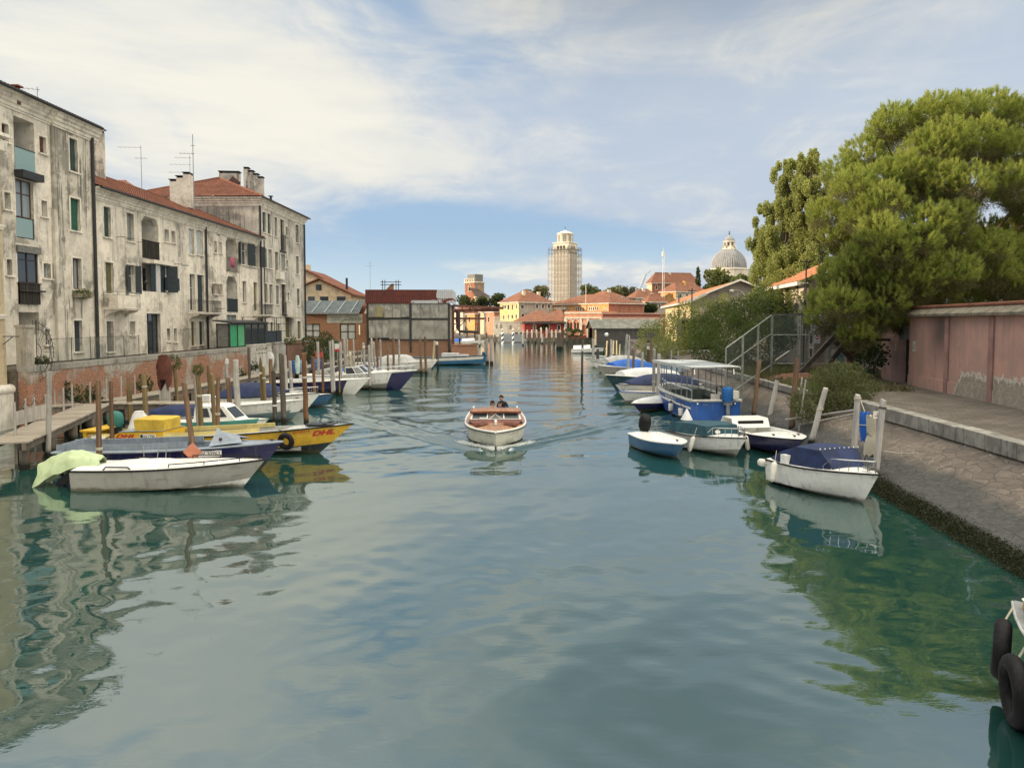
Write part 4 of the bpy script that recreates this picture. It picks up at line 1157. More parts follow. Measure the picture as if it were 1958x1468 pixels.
# cream gable house
CREAM = stucco('cream_render', (.56,.48,.33), (.40,.33,.22), .3, .3, 71)
Yg = 121.0
A = D(560, 575, Yg); B = D(671, 575, Yg)
ch = thing('gable_house', 'cream gabled house behind the grey boatyard roof', 'house', (A.x, Yg, 1.0))
zr = D(611, 536, Yg).z-1; ze = D(671, 563, Yg).z-1; wl = B.x-A.x; xr = D(611,536,Yg).x-A.x
g = MB(); g.prism([(0,0,0),(wl,0,0),(wl,0,ze),(xr,0,zr),(0,0,ze+.6)], (0,14,0)); g.build('wall', CREAM, ch)
g = MB()
for a, b in (((-.6,ze+.3),(xr,zr+.15)), ((xr,zr+.15),(wl+.6,ze-.2))):
    g.prism([(a[0],-.5,a[1]),(b[0],-.5,b[1]),(b[0],-.5,b[1]+.22),(a[0],-.5,a[1]+.22)], (0,15,0))
g.build('roof', TILE, ch)
for r_ in ((604,544,615,555),(589,567,602,577),(612,567,628,577),(644,567,661,577)):
    P, Q = D(r_[0],r_[3],Yg), D(r_[2],r_[1],Yg)
    MB().box(P.x-A.x,-.04,P.z-1,Q.x-A.x,.06,Q.z-1).build('window', GLASS, ch)
P = D(655,556,Yg); MB().box(P.x-A.x-.15,3,P.z-1.4,P.x-A.x+.15,3.3,P.z+1.2).build('flue', IRON, ch)
A = D(560, 560, 132); B = D(634, 548, 132)
ch2 = thing('gable_house', 'taller cream gable roofline behind the first gable house', 'house', (A.x, 132, 1.0))
z1_ = D(588,518,132).z-1; z2_ = D(633,543,132).z-1; x1_ = D(586,518,132).x-A.x; x2_ = D(634,543,132).x-A.x
MB().prism([(0,0,0),(x2_,0,0),(x2_,0,z2_),(x1_,0,z1_),(0,0,z1_-2)],(0,12,0)).build('wall', CREAM, ch2)
g = MB(); g.prism([(x1_,-.4,z1_+.02),(x2_+2.2,-.4,z2_-1.0),(x2_+2.2,-.4,z2_-.8),(x1_,-.4,z1_+.25)],(0,13,0)); g.prism([(-1,-.4,z1_-2.5),(x1_,-.4,z1_+.02),(x1_,-.4,z1_+.25),(-1,-.4,z1_-2.3)],(0,13,0)); g.build('roof', TILE, ch2)
MB().box(x1_-.6,.5,z1_,x1_+.4,1.4,z1_+1.1).build('chimney', CREAM, ch2)

# brick workshop with painted sign
Yb = 110.0; BR2 = bricks('workshop_brick', (.30,.125,.065), (.24,.10,.055), (.24,.18,.12), .74)
A = D(562, 600, Yb); B = D(706, 600, Yb)
bw = thing('brick_workshop', 'low brick workshop with a faded painted sign and grey sheet roof', 'workshop', (A.x, Yb, .9))
Fb = Facade(bw, Vector((A.x,Yb,.9)), (1,0,0), 0)
wl = B.x-A.x; H = D(650,599.5,Yb).z-.9
wr = [(584,619,612,645),(650,619,680,649)]; hs = [Fb.rect(*q) for q in wr]
g = MB(); wall_holes(g, 0, wl, 0, H, hs, 0, .25); g.quad((wl,0,0),(wl,9,0),(wl,9,H),(wl,0,H)); g.quad((0,9,0),(wl,9,0),(wl,9,H),(0,9,H)); g.quad((0,0,H),(wl,0,H),(wl,9,H),(0,9,H)); g.build('wall', BR2, bw)
PANE = paint('whitened_pane', (.46,.47,.43), .5, .12, 1.2, .3)
for a, b, c, d in hs:
    g = MB()
    for x in (a, (a+b)/2-.07, b-.14): g.box(x,.1,c,x+.14,.2,d)
    for z in (c, (c+d)/2-.05, d-.12): g.box(a+.14,.11,z,b-.14,.19,z+.1)
    wnd = g.build('window', IRON, bw)
    MB().box(a+.1,.16,c+.05,b-.1,.22,d-.05).build('pane', PANE, wnd)
g = MB()
r0, r1 = D(560,600,Yb), D(688,600,Yb); xr1 = r1.x-A.x; zt = D(640,575,Yb+4).z-.9
nf = 60
g.loft([[(-.5+(xr1+.5)*i/nf, -.45, H+.06+.03*(i%2)) for i in range(nf+1)], [(-.5+(xr1+.5)*i/nf, 4.2, zt+.03*(i%2)) for i in range(nf+1)]])
g.build('roof', paint('grey_sheet_roof', (.085,.105,.112), .9, .15, 1.2, .35, spec=.15), bw)
g = MB()
for px in (597,621,646,671):
    x = D(px,600,Yb).x-A.x; g.beam((x,-.46,H+.12),(x+.25,4.2,zt+.06),.12,.05)
g.beam((-.5,-.46,H+.02),(xr1,-.46,H+.02),.1,.16)
g.build('roof_seam', GREYM, bw)
a, b, c, d = Fb.rect(625.5,601,693,617.5)
sg = MB().box(a,-.04,c,b,-.002,d).build('sign_board', paint('faded_sign', (.36,.37,.31), .85, .12, 1.5, .35), bw)
INK = paint('faded_ink', (.075,.08,.06), .9, .2, 3, .3)
INK2 = paint('very_faded_ink', (.20,.21,.165), .9, .2, 3, .3)
text('Giancarlo', 'lettering', .95, INK, sg, (a+(b-a)*.72,-.05,c+(d-c)*.5), (R(90),0,0), .35, .004, (b-a)*.46)
g = MB(); g.beam((a+(b-a)*.41,-.05,c+(d-c)*.08),(a+(b-a)*.47,-.05,c+(d-c)*.34),.01,.08); g.beam((a+(b-a)*.47,-.05,c+(d-c)*.34),(a+(b-a)*.54,-.05,c+(d-c)*.36),.01,.08)
g.build('flourish', INK, sg)
text('Trio', 'lettering', .8, INK2, sg, (a+(b-a)*.21,-.05,c+(d-c)*.47), (R(90),0,0), .35, .004, (b-a)*.22)
g = MB(); g.beam((a+(b-a)*.10,-.05,c+(d-c)*.66),(a+(b-a)*.40,-.05,c+(d-c)*.70),.01,.09); g.build('flourish', INK2, sg)
g = MB(); P = D(688,624,Yb); g.tube([(P.x-A.x,-.15,P.z-.9-1.2),(P.x-A.x,-.15,P.z-.9+.2)], .1, 6); g.build('lamp', OFFW, bw)
# little tiled roofs between the workshop and the shed
P = D(669,562,Yb+6)
rt = thing('tiled_shed', 'small red tiled roof squeezed beside the boatyard shed', 'shed', (P.x, Yb+3.4, .9))
MB().box(0,0,0,2.6,6,5.2).build('wall', BR2, rt)
g = MB(); tile_roof(g, (-.3,-2.8,4.6), (2.9,-2.8,4.6), (0,5.6,2.6), 0,0,.3,.5,.06); g.build('roof', TILE, rt)

# boatyard shed: dark red sheet roof front, grey tarpaulin walls
Ys = 108.5
A = D(698, 600, Ys); B = D(867, 600, Ys); A.z = .6
sh = thing('boatyard_shed', 'boatyard shed with patched red sheet front and grey tarpaulin walls', 'shed', (A.x, Ys, .6), R(2.0))
Fs = Facade(sh, Vector((A.x,Ys,.6)), (math.cos(R(2)),math.sin(R(2)),0), 0)
def sx(px, py): return Fs.at(px, py)
def rust_mat():
    m, t, p = base('patched_red_sheet', .75, 0, .3)
    co = ocoord(t); x, y, z = t.sep(co)
    b = t.node('ShaderNodeTexBrick'); b.offset = .37
    t.put(b.inputs['Vector'], t.vec(x, z, 0)); b.inputs['Scale'].default_value = 1
    b.inputs['Color1'].default_value = (.14,.035,.025,1); b.inputs['Color2'].default_value = (.115,.03,.025,1); b.inputs['Mortar'].default_value = (.05,.015,.012,1)
    b.inputs['Mortar Size'].default_value = .025; b.inputs['Brick Width'].default_value = 1.7; b.inputs['Row Height'].default_value = .8
    v = t.node('ShaderNodeTexVoronoi', distance='CHEBYCHEV'); v.inputs['Scale'].default_value = .62; t.put(v.inputs['Vector'], t.vec(t.m('MULTIPLY', x, .8), t.m('MULTIPLY', z, 1.6), 3.0))
    k = t.sep(v.outputs['Color'])[0]
    n = t.noise(co, 2.2, 4, .7)
    f = t.m('MULTIPLY', t.ss(t.m('ADD', t.m('ADD', k, t.m('MULTIPLY', t.m('SUBTRACT', n, .5), .5)), t.m('MULTIPLY', t.ss(x, 5.0, 9.5), .42)), .92, .94), t.ss(x, 4.8, 6.2))
    c = t.mix(f, t.mix(t.ss(n, .35, .7), b.outputs[0], (.075,.028,.025)), (.40,.42,.44))
    t.put(p.inputs['Base Color'], c)
    return m
x0, zb = sx(699, 578); x1, _ = sx(866, 582); _, zt = sx(780, 554)
zb2 = sx(780,580)[1]
g = MB(); nf = 90
g.loft([[(x0+(x1-x0)*i/nf, -.25+.04*(i%2), zz) for i in range(nf+1)] for zz in (zb2, zt)])
g.box(x0,-.1,zt-.15,x1,11,zt); g.box(x0,-.1,zb2,x0+.1,11,zt-.15); g.box(x1-.1,-.1,zb2,x1,11,zt-.15)
g.build('sheet_front', rust_mat(), sh)
TARP = paint('grey_tarpaulin', (.27,.265,.235), .6, .22, .8, .5, dirtcol=(.13,.125,.11), bmp=.5)
TARP2 = paint('grey_sheet_panel', (.25,.245,.215), .55, .18, .5, .6, dirtcol=(.12,.115,.10))
rg = random.Random(8)
def tarp(pa, pb, ya, yb_, n, mat, y=-.06):
    for i in range(n):
        a = sx(pa+(pb-pa)*i/n+.3, (ya+yb_)/2)[0]; b = sx(pa+(pb-pa)*(i+1)/n-.3, (ya+yb_)/2)[0]
        c, d = sx((pa+pb)/2, yb_)[1], sx((pa+pb)/2, ya)[1]
        g = MB(); N = 9; ph = rg.uniform(0,6)
        g.loft([[(a+(b-a)*u/N, y+.09*math.sin(3.2*u/N+5*v/N+ph)*math.sin(math.pi*u/N)*math.sin(math.pi*v/N), c+(d-c)*v/N) for u in range(N+1)] for v in range(N+1)])
        g.build('tarpaulin', mat, sh, True)
tarp(702,783,579,606,5,TARP); tarp(787,857,580,610,4,TARP)
tarp(705,744,612,646,3,TARP); tarp(744,783,611,648,1,TARP2); tarp(787,857,612,649,1,TARP2)
P1 = paint('ochre_patch', (.22,.20,.11), .7, .15, 1, .4)
for pa, pb, ya, yb_ in ((717,733,584,606),(735,750,593,607),(751,766,589,607)):
    a, b = sx(pa,595)[0], sx(pb,595)[0]; c, d = sx(pa,yb_)[1], sx(pa,ya)[1]
    g = MB(); g.prism([(a,-.2,c),(b,-.2,c),(b,-.2,d-.3),((a+b)/2,-.2,d),(a,-.2,d-.25)],(0,.03,0)); g.build('patch', P1 if pa == 717 else TARP2, sh)
a0, a1 = sx(702,640)[0], sx(858,640)[0]
g = MB()
for px in (703, 785, 858.5): 
    x = sx(px,620)[0]; g.box(x-.14,-.16,0,x+.14,.12,zb2)
for py in (579,609,649):
    z = sx(780,py)[1]; g.box(a0,-.14,z-.12,a1,.1,z+.06)
g.build('frame', IRON, sh)
g = MB(); g.box(a0-.2,0,-1.2,a1+.3,.5,sx(780,650)[1]); g.box(a0-.2,10.5,-1.2,a1+.3,11,zb2); g.box(a1,.1,-1.2,a1+.3,11,sx(780,650)[1]); g.build('brick_base', bricks('shed_brick', (.24,.095,.055), (.19,.08,.05), (.26,.2,.14), .6, (.30,.25,.19)), sh)
g = MB(); g.quad((a0,.3,2.5),(a1,.3,2.5),(a1,.3,zb2),(a0,.3,zb2)); g.quad((a1-.02,.3,0),(a1-.02,11,0),(a1-.02,11,zb2),(a1-.02,.3,zb2)); g.quad((a0,.3,0),(a0,11,0),(a0,11,zb2),(a0,.3,zb2)); g.build('inner_wall', SHUT['t'], sh)
# open frame on the shed roof
xa, za = sx(728,553); xb, _ = sx(759,553); zc = sx(740,538)[1]
rf = thing('roof_frame', 'dark steel frame standing on the boatyard shed roof', 'frame', Vector((A.x,Ys,.6))+Fs.u*xa+Vector((0,1.5,zt-.02)), R(2))
g = MB(); wd = xb-xa; hh = zc-zt
for x in (0,.35,wd-.35,wd):
    g.beam((x,0,0),(x,0,hh+.3),.09,.09)
for z in (hh,hh-.4): g.beam((-.3,0,z),(wd+.4,0,z),.09,.09)
g.build('frame', IRON, rf)
MB().prism([(.4,0,0),(1.6,0,0),(1.6,0,.95),(1.3,0,.95)],(0,.2,0)).build('board', BR2, rf)
# steel gantry and pipes to the right of the shed
P = D(866, 592, Ys+1)
gt = thing('gantry', 'rusty steel gantry reaching out from the shed over the inlet', 'gantry', (P.x, Ys+1.5, .6))
g = MB(); L = D(962,590,Ys+6).x-P.x
z1 = D(900,584,Ys).z-.6; z2 = D(900,594,Ys).z-.6
g.beam((0,0,z1),(L,4,z1-.3),.3,.35); g.beam((0,0,z2),(L*.9,4,z2+.2),.3,.5)
for i in range(7):
    f = i/7; g.beam((L*f,4*f,z1),(L*(f+.07),4*f,z2),.1,.1)
z3 = D(900,609,Ys).z-.6; g.beam((0,0,z3),(L*.62,2,z3),.25,.3)
g.beam((0,0,z3-.9),(1.9,0,z3-.05),.12,.12); g.beam((0,0,z3-2.2),(1.9,0,z3-.05),.12,.12)
g.beam((0,0,0),(0,0,z1),.3,.3); g.beam((.9,.3,-.5),(.9,.3,z2),.2,.2)
g.build('beam', paint('rust', (.12,.05,.035), .8, .3, 2, .5), gt)
g = MB(); zz = D(900,634,Ys).z-.6; g.tube([(.6,.2,z2),(.6,.2,zz+.5),(1.0,.2,zz),(3.6,.2,zz-.1)], .22, 8); g.build('pipe', IRON, gt)
g = MB(); P1_ = D(868,640,Ys); g.prism([(.3,-.2,P1_.z-.6),(1.6,-.2,P1_.z-.9),(1.6,-.2,P1_.z-1.2),(.3,-.2,P1_.z-.9)],(0,1,0)); g.build('hood', GREYM, gt)
A2 = D(862, 681, 106); B2 = D(911, 681, 106)
o = MB().box(A2.x,107,-1,B2.x,107.6,D(880,660,107).z).box(A2.x,106.9,D(880,660,107).z,B2.x+.1,108.6,D(880,660,107).z+.08).build('quay_wall', bricks('quay_brick', (.26,.105,.06), (.20,.085,.05), (.28,.2,.14), .7))
tag(o, 'low brick quay wall at the end of the boatyard', 'wall')

# ---------------- far row across the canal mouth
YEL = stucco('yellow_render', (.60,.50,.22), (.44,.35,.16), .3, .2, 81); GREY_SHADE = stucco('grey_and_shaded_render', (.36,.32,.27), (.24,.21,.18), .4, .3, 82)
ORG = stucco('orange_render', (.60,.34,.13), (.42,.24,.11), .3, .2, 83); ROSE = stucco('rose_render', (.56,.26,.16), (.40,.19,.13), .35, .25, 84)
BRICKF = paint('far_brick', (.30,.13,.08), .9, .15, .8, .3); REDP = paint('red_render', (.34,.055,.045), .85, .15, .8, .25)
WHITEW = stucco('white_render', (.60,.55,.45), (.40,.36,.3), .35, .3, 85); PARA = stucco('dark_rose_render', (.30,.10,.075), (.2,.08,.06), .4, .3, 86)
FARZ = .95
c = Corner('yellow_house', 'bright yellow house with shaded side and brown hipped roof', 'house', 992, 212, 32, 956, 1056, FARZ, 577)  # right wall coloured grey to carry its shade
c.walls(GREY_SHADE, YEL, [(996,583,1001.5,589.5),(1025,582,1029,589.5),(1036,582,1040,589.5),(1047.5,582,1051.5,589.5),(997,600,1002,606)],
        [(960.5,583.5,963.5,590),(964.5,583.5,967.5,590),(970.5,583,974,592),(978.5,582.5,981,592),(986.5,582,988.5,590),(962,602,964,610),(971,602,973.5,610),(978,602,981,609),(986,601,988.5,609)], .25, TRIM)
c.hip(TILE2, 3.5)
g = MB(); g.box(1.0,-1.0,c.H*.55,4.5,0,c.H*.55+.2); railing(g, [(1.0,-.95,c.H*.55+.2),(4.5,-.95,c.H*.55+.2)], 1.0, .3, .02, .04); g.build('balcony', IRON, c.root)
for q in ((3,6),(6,10),(10,13)): MB().box(q[0],q[1]*.4,c.H+1,q[0]+.8,q[1]*.4+.8,c.H+3.2).build('chimney', WHITEW, c.root)
c = Corner('orange_house', 'long orange building with brick end wall and low tiled roof', 'building', 1163.5, 208, 38, 1050, 1231, FARZ, 579)
c.walls(BRICKF, ORG, [(1180,603,1184,609)], [(1076,589,1078,598),(1080,589,1082,598),(1085,589,1087,597),(1101,588,1103,597),(1105,588,1107,597),(1109,587,1111,597),(1115,588,1117,596),(1126,587,1128,593),(1130,587,1132,593),(1134,587,1136,593),(1138,586,1140,593),(1142,586,1144,593),(1154,590,1156,598),(1158,590,1160,598)], .25, TRIM)
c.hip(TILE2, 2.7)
g = MB(); g.tube([(-.3,c.LL*.75,c.H-2),(-.3,c.LL*.75,c.H+4)],.12,6); g.tube([(-.3,c.LL*.35,c.H-2),(-.3,c.LL*.35,c.H+5)],.12,6); g.build('flag_pole', WHITEW, c.root)
MB().box(-.3,c.LL*.7,c.H-1.6,0,c.LL*.9,c.H-.9).build('canopy', TRIM, c.root)
MB().box(12,3,c.H-6,13.2,4.2,c.H-1.2).build('chimney', BRICKF, c.root)
# rose building with pointed window pairs
Yr = 199.0; A = D(1080,640,Yr); B = D(1151,640,Yr+1)
rb = thing('rose_building', 'rose building with white pointed window arches and band courses', 'building', (A.x, Yr, FARZ), R(-24))
Fr = Facade(rb, Vector((A.x,Yr,FARZ)), (math.cos(R(-24)),math.sin(R(-24)),0), 0)
L = Fr.at(1150,620)[0]; H = Fr.at(1115,595)[1]
arch = [(1084,617,1089,634),(1090,617,1094,634),(1097.5,617,1101.5,634),(1103,617,1107,634)]
hs = [Fr.rect(*q) for q in arch]; big = Fr.rect(1113,622,1122,639)
g = MB(); wall_holes(g, 0, L, 0, H, hs+[big], 0, .3); g.quad((L,0,0),(L,14,0),(L,14,H),(L,0,H)); g.quad((0,0,0),(0,14,0),(0,14,H),(0,0,H)); g.quad((0,0,H),(L,0,H),(L,14,H),(0,14,H)); g.build('wall', ROSE, rb)
g = MB()
for py in (598, 607): 
    z = Fr.at(1115,py)[1]; g.box(-.1,-.2,z-.25,L+.1,-.001,z+.15)
for px in (1081.5,1110.5,1124.5,1149): 
    x = Fr.at(px,620)[0]; g.box(x-.35,-.15,0,x+.35,-.002,Fr.at(px,607)[1]-.26)
g.build('band_course', WHITEW, rb)
for k, (a, b, c_, d) in enumerate(hs):
    g = MB(); g.box(a,.2,c_,b,.28,d); wn = g.build('window', GLASS, rb)
for pxm in (1089.5, 1102):
    x, z = Fr.at(pxm,617)
    g = MB(); g.tube([(x-.85+.85*(1-math.cos(t_)),-.1,z+.9*math.sin(t_)**.8+.0) for t_ in [i*math.pi/10 for i in range(11)]], .14, 5); g.build('arch', WHITEW, rb)
a, b, c_, d = big; g = MB(); g.box(a,.2,c_,b,.28,d); g.build('window', BRICKF, rb)
g = MB(); xm = (a+b)/2; g.tube([(xm-(b-a)/2*math.cos(t_),-.05,d+(b-a)/2*math.sin(t_)) for t_ in [i*math.pi/10 for i in range(11)]], .12, 5); g.build('arch', WHITEW, rb)
# long dark rose parapet building
Yp = 196; A = D(1149,640,Yp); 
pb = thing('parapet_building', 'long low dark rose building with pale band behind the boathouse', 'building', (A.x, Yp, FARZ), R(18))
Fp = Facade(pb, Vector((A.x,Yp,FARZ)), (math.cos(R(18)),math.sin(R(18)),0), 0)
L = Fp.at(1279,615)[0]; H = Fp.at(1160,598)[1]
MB().box(0,0,0,L,10,H).build('wall', PARA, pb)
g = MB()
for py, th in ((598.5,.25),(606.5,.9)):
    z = Fp.at(1160,py)[1]; g.box(-.1,-.25,z-th,L,-.001,z)
for px in (1151,1179,1207,1235,1262):
    x = Fp.at(px,615)[0]; g.box(x-.7,-.24,0,x+.7,-.002,Fp.at(1160,607)[1]-.92)
g.build('band_course', paint('pale_rose_band', (.48,.34,.27), .85, .12, 1, .3), pb)
# red low house with brown roofs
c = Corner('red_house', 'low red house with dark roof and fascia behind the white fence', 'house', 1003, 198, 8, 994, 1080, FARZ, 616)
c.walls(REDP, REDP, [(1020,621,1024,631),(1046,622,1050,631),(1066,622,1071,631)], [], .2, TRIM)
MB().box(-.6,-.8,c.H-.35,c.LR+.3,c.LL,c.H+.1).build('fascia', paint('dark_fascia', (.09,.085,.08), .8, .2, 1, .3), c.root)
g = MB(); tile_roof(g, (-3.5,-.9,c.H+.15), (c.LR*.62,-.9,c.H+.15), (0,7,2.9), 7.5, 0, .5, .9, .06); tile_roof(g, (c.LR*.3,-.5,c.H+.3), (c.LR+.3,-.5,c.H+.3), (0,7,3.2), 7, 0, .5, .9, .06); g.build('roof', TILE2, c.root)
# white boundary building and wall
c = Corner('white_house', 'low cream white outbuilding beside the red house', 'building', 1001, 196, -14, 985, 1004, FARZ, 613)
A = D(943,640,202)
wb = thing('white_house', 'long low white building with balustraded roof below the yellow house', 'building', (A.x, 202, FARZ), R(-6))
Fw = Facade(wb, Vector((A.x,202,FARZ)), (math.cos(R(-6)),math.sin(R(-6)),0), 0)
L = Fw.at(1002,620)[0]; H = Fw.at(970,616)[1]
MB().box(0,0,0,L,8,H).build('wall', WHITEW, wb)
g = MB(); g.box(-.1,-.1,H,L+.1,8,H+.2); railing(g, [(0,.1,H+.2),(L*.5,.1,H+.2)], 1.3, .35, .06, .08); g.build('balustrade', WHITEW, wb)
for r_ in ((948,620,951,628),(956,620,960,628),(974,622,978,630)):
    a,b,cc_,d = Fw.rect(*r_); MB().box(a,-.03,cc_,b,.02,d).build('window', SHUT['t'], wb)
bpy.data.objects.remove(c.root)
# small houses further left along the inlet
k = 0
for (pxc, Yh, an, pxl, pxr, py, mr, ml, lab, hh) in [
    (945, 232, 25, 930, 958, 596, ROSE, ROSE, 'small rose house with one dark window left of the yellow house', 1.5),
    (925, 246, 18, 905, 940, 596, WHITEW, CREAM, 'cream house in the inlet row behind the gantry', 1.4),
    (908, 250, 30, 893, 922, 600, BRICKF, ORG, 'brick fronted house in the inlet row behind the gantry', 1.4),
    (885, 255, 10, 868, 902, 594, WHITEW, WHITEW, 'white house at the far left of the inlet row', 1.5)]:
    c = Corner('inlet_house', lab, 'house', pxc, Yh, an, pxl, pxr, FARZ, py)
    w_ = pxr-pxc
    c.walls(mr, ml, [(pxc+w_*.2,606,pxc+w_*.33,616),(pxc+w_*.6,606,pxc+w_*.75,616),(pxc+w_*.25,624,pxc+w_*.4,634)], [(pxl+3,606,pxl+6,616)], .25, TRIM)
    c.hip(TILE2, hh)
# boathouse
A = D(1135,650,186); A.z = .5
bh_ = thing('boathouse', 'dark timber boathouse with grey pitched roof on the quay', 'boathouse', A, R(6))
Fh = Facade(bh_, A, (math.cos(R(6)),math.sin(R(6)),0), 0)
L = Fh.at(1262,630)[0]; H = Fh.at(1142,627)[1]; HR = Fh.at(1140,615)[1]+.3
BHW = wood('boathouse_boards', (.085,.08,.075), (.04,.038,.036), .9, 'Z', .6); dp = 7.0
x0 = Fh.at(1120,640)[0]
g = MB(); g.box(0,0,-.6,L,.15,H)
nn_ = 40
for i in range(nn_): g.box(L*i/nn_,-.05,-.4,L*(i+.75)/nn_,-.001,H-.05)
g.quad((L,0,-.5),(L,dp,-.5),(L,dp,H),(L,0,H)); g.quad((0,dp,-.5),(L,dp,-.5),(L,dp,H),(0,dp,H)); g.build('wall', BHW, bh_)
g = MB(); g.prism([(0,0,H),(0,dp/2,HR),(0,dp,H)],(.15,0,0)); g.box(0,.15,-.6,.1,1.6,H); g.box(0,5.4,-.6,.1,dp,H); g.build('gable', paint('dark_gable', (.05,.035,.028), .9, .2, 1, .3), bh_)
g = MB(); g.prism([(-.5,-.6,H-.2),(-.5,dp/2,HR+.05),(-.5,dp+.6,H-.2),(-.5,dp+.6,H-.05),(-.5,dp/2,HR+.25),(-.5,-.6,H-.05)],(L+.8,0,0)); g.build('roof', paint('grey_green_roof', (.14,.145,.125), .8, .2, .6, .5, dirtcol=(.07,.075,.06)), bh_)
bh_.rotation_euler = (0,0,R(6)); MB().box(.3,.6,-.4,1.2,.7,H-1).build('door', SHUT['t'], bh_)
# quay edge, fence with white posts, striped poles
A = D(982,650,191.2); B = D(1083,650,191.0)
fe = thing('garden_fence', 'white posted fence with red infill along the far quay', 'fence', (A.x, 191.2, FARZ))
g = MB(); L = B.x-A.x; zt = D(1000,633,191).z-FARZ
g.box(0,.1,0,L*.52,.2,zt*.8); g.box(L*.63,.1,0,L,.2,zt*.8); g.build('infill', paint('fence_infill', (.20,.085,.07), .85, .2, .5, .4), fe)
for px in (983,992,1000,1008,1017,1026,1034.5,1045,1055,1063,1071,1080):
    x = D(px,650,191.2).x-A.x; hgt = zt*1.35 if px in (992,1034.5,1045,1080) else zt
    g = MB(); g.box(x-.22,-.1,0,x+.22,.3,hgt); g.ball((x,.1,hgt+.12),.2,4); g.build('post', WHITEW, fe)
MB().box(0,-.05,zt*.8,L*.52,.25,zt*.86).box(L*.63,-.05,zt*.8,L,.25,zt*.86).build('rail', WHITEW, fe)
o = MB().box(D(1083,650,191).x,191.2,.9,D(1122,650,191).x,191.6,D(1090,641,191).z).build('low_wall', PARA); tag(o, 'low dark rose wall on the quay left of the boathouse', 'wall')
def stripe_mat():
    m, t, p = base('spiral_stripes', .6)
    co = ocoord(t); x, y, z = t.sep(co); an = t.m('DIVIDE', t.m('ARCTAN2', x, y), 2*math.pi)
    s = t.m('FRACT', t.m('ADD', an, t.m('MULTIPLY', z, .9)))
    t.put(p.inputs['Base Color'], t.mix(t.m('GREATER_THAN', s, .5), (.03,.04,.10), (.75,.75,.72))); return m
STR = stripe_mat()
for i, px in enumerate((961, 981)):
    P = G(px, 657 if i == 0 else 656.5); t_ = thing('striped_pole', ['striped blue and white mooring pole by the floating landing', 'striped blue and white mooring pole at the fence end'][i], 'mooring pole', (P.x,P.y,0), 0, 'striped poles on the far quay')
    MB().tube([(0,0,-.5),(0,0,D(px,632,P.y).z)], .26, 10).build('pole', STR, t_, True); MB().ball((0,0,D(px,632,P.y).z+.15),.28,5).build('finial', WHITEW, t_)
A = D(952,656,184)
o = MB().box(A.x,184,.1,A.x+7,189,.7).box(A.x+.3,184.2,.7,A.x+6.5,184.3,1.9).box(A.x+.3,188,1.9,A.x+6.5,188.1,2.0).build('landing_stage', GREYM); tag(o, 'grey floating landing stage on the far quay', 'landing stage')

# ---------------- bell tower with scaffolding
STN = paint('tower_stone', (.62,.57,.47), .85, .10, .25, .35, dirtcol=(.36,.33,.27))
Yt = 400; P = D(1087,600,Yt)
tw = thing('bell_tower', 'white stone bell tower wrapped in scaffolding with small lantern top', 'bell tower', (P.x, Yt, .9), R(58))
def tz(py): return D(1083,py,Yt).z-.9
wB_, cx_, cy_ = 9.2, 4.6, 4.6                        # corner at the local origin; right wall along x, left wall along y
MB().box(.0,.0,0,wB_,wB_,tz(481)).build('shaft', STN, tw)
g = MB(); z0, z1 = tz(479), tz(464); w_ = wB_+.2
for (ux, uy, ox, oy) in ((1,0,-.1,-.1), (0,1,-.1,-.1)):
    for i in range(4):
        a = w_*[0,.38,.57,.76][i]; b = w_*[.24,.43,.62,1.0][i]
        if ux: g.box(ox+a,oy,z0,ox+b,oy+.8,z1)
        else: g.box(ox,oy+a,z0,ox+.8,oy+b,z1)
    if ux: g.box(ox,oy,z0,ox+w_,oy+.8,z0+.6); g.box(ox,oy-.02,z1-1.4,ox+w_,oy+.8,z1)
    else: g.box(ox,oy,z0,ox+.8,oy+w_,z0+.6); g.box(ox-.02,oy,z1-1.4,ox+.8,oy+w_,z1)
g.box(-.5,-.5,z1,wB_+.5,wB_+.5,z1+.55); g.box(-.4,-.4,z0-.7,wB_+.4,wB_+.4,z0)
g.build('belfry', STN, tw)
MB().box(1.2,1.2,z0,wB_-.6,wB_-.6,z1).build('bell_chamber', DARKIN, tw)
z2 = tz(446); g = MB()
g.lathe([(4.3,z1+.5),(4.3,z2),(4.7,z2),(4.7,z2+.4),(2.6,tz(441)),(.25,tz(438)),(.1,tz(437))],(cx_,cy_,0),8); g.build('lantern', STN, tw)
g = MB()
for k in range(8):
    an = math.pi/8+k*math.pi/4; c_ = Vector((cx_+4.0*math.cos(an), cy_+4.0*math.sin(an), (z1+z2)/2+.2))
    for q in (-.5,.5): g.obox(c_+Vector((-math.sin(an)*q,math.cos(an)*q,0)), (.25,.45,3.6), an)
g.build('window', SHUT['t'], tw)
g = MB(); g.tube([(cx_,cy_,tz(438)),(cx_,cy_,tz(430))],.09,5); g.beam((cx_-.8,cy_,tz(432)),(cx_+.8,cy_,tz(432)),.14,.14); g.build('cross', IRON, tw)
g = MB(); ov = 2.0; nl = 12; zs = [tz(476)*i/nl for i in range(nl+1)]
for z in zs[1:]:
    g.box(-ov,-ov,z-.2,wB_+ov,-ov+1.0,z); g.box(-ov,-ov+1.0,z-.2,-ov+1.0,wB_+ov,z); g.box(wB_+ov-1,-ov+1.0,z-.12,wB_+ov,wB_+ov,z)
for i in range(8):
    f = -ov+(wB_+2*ov)*i/7
    for pt in ((f,-ov),(f,-ov+1),(-ov,f),(-ov+1,f),(wB_+ov,f)):
        g.tube([(pt[0],pt[1],0),(pt[0],pt[1],tz(474))], .11, 4, False)
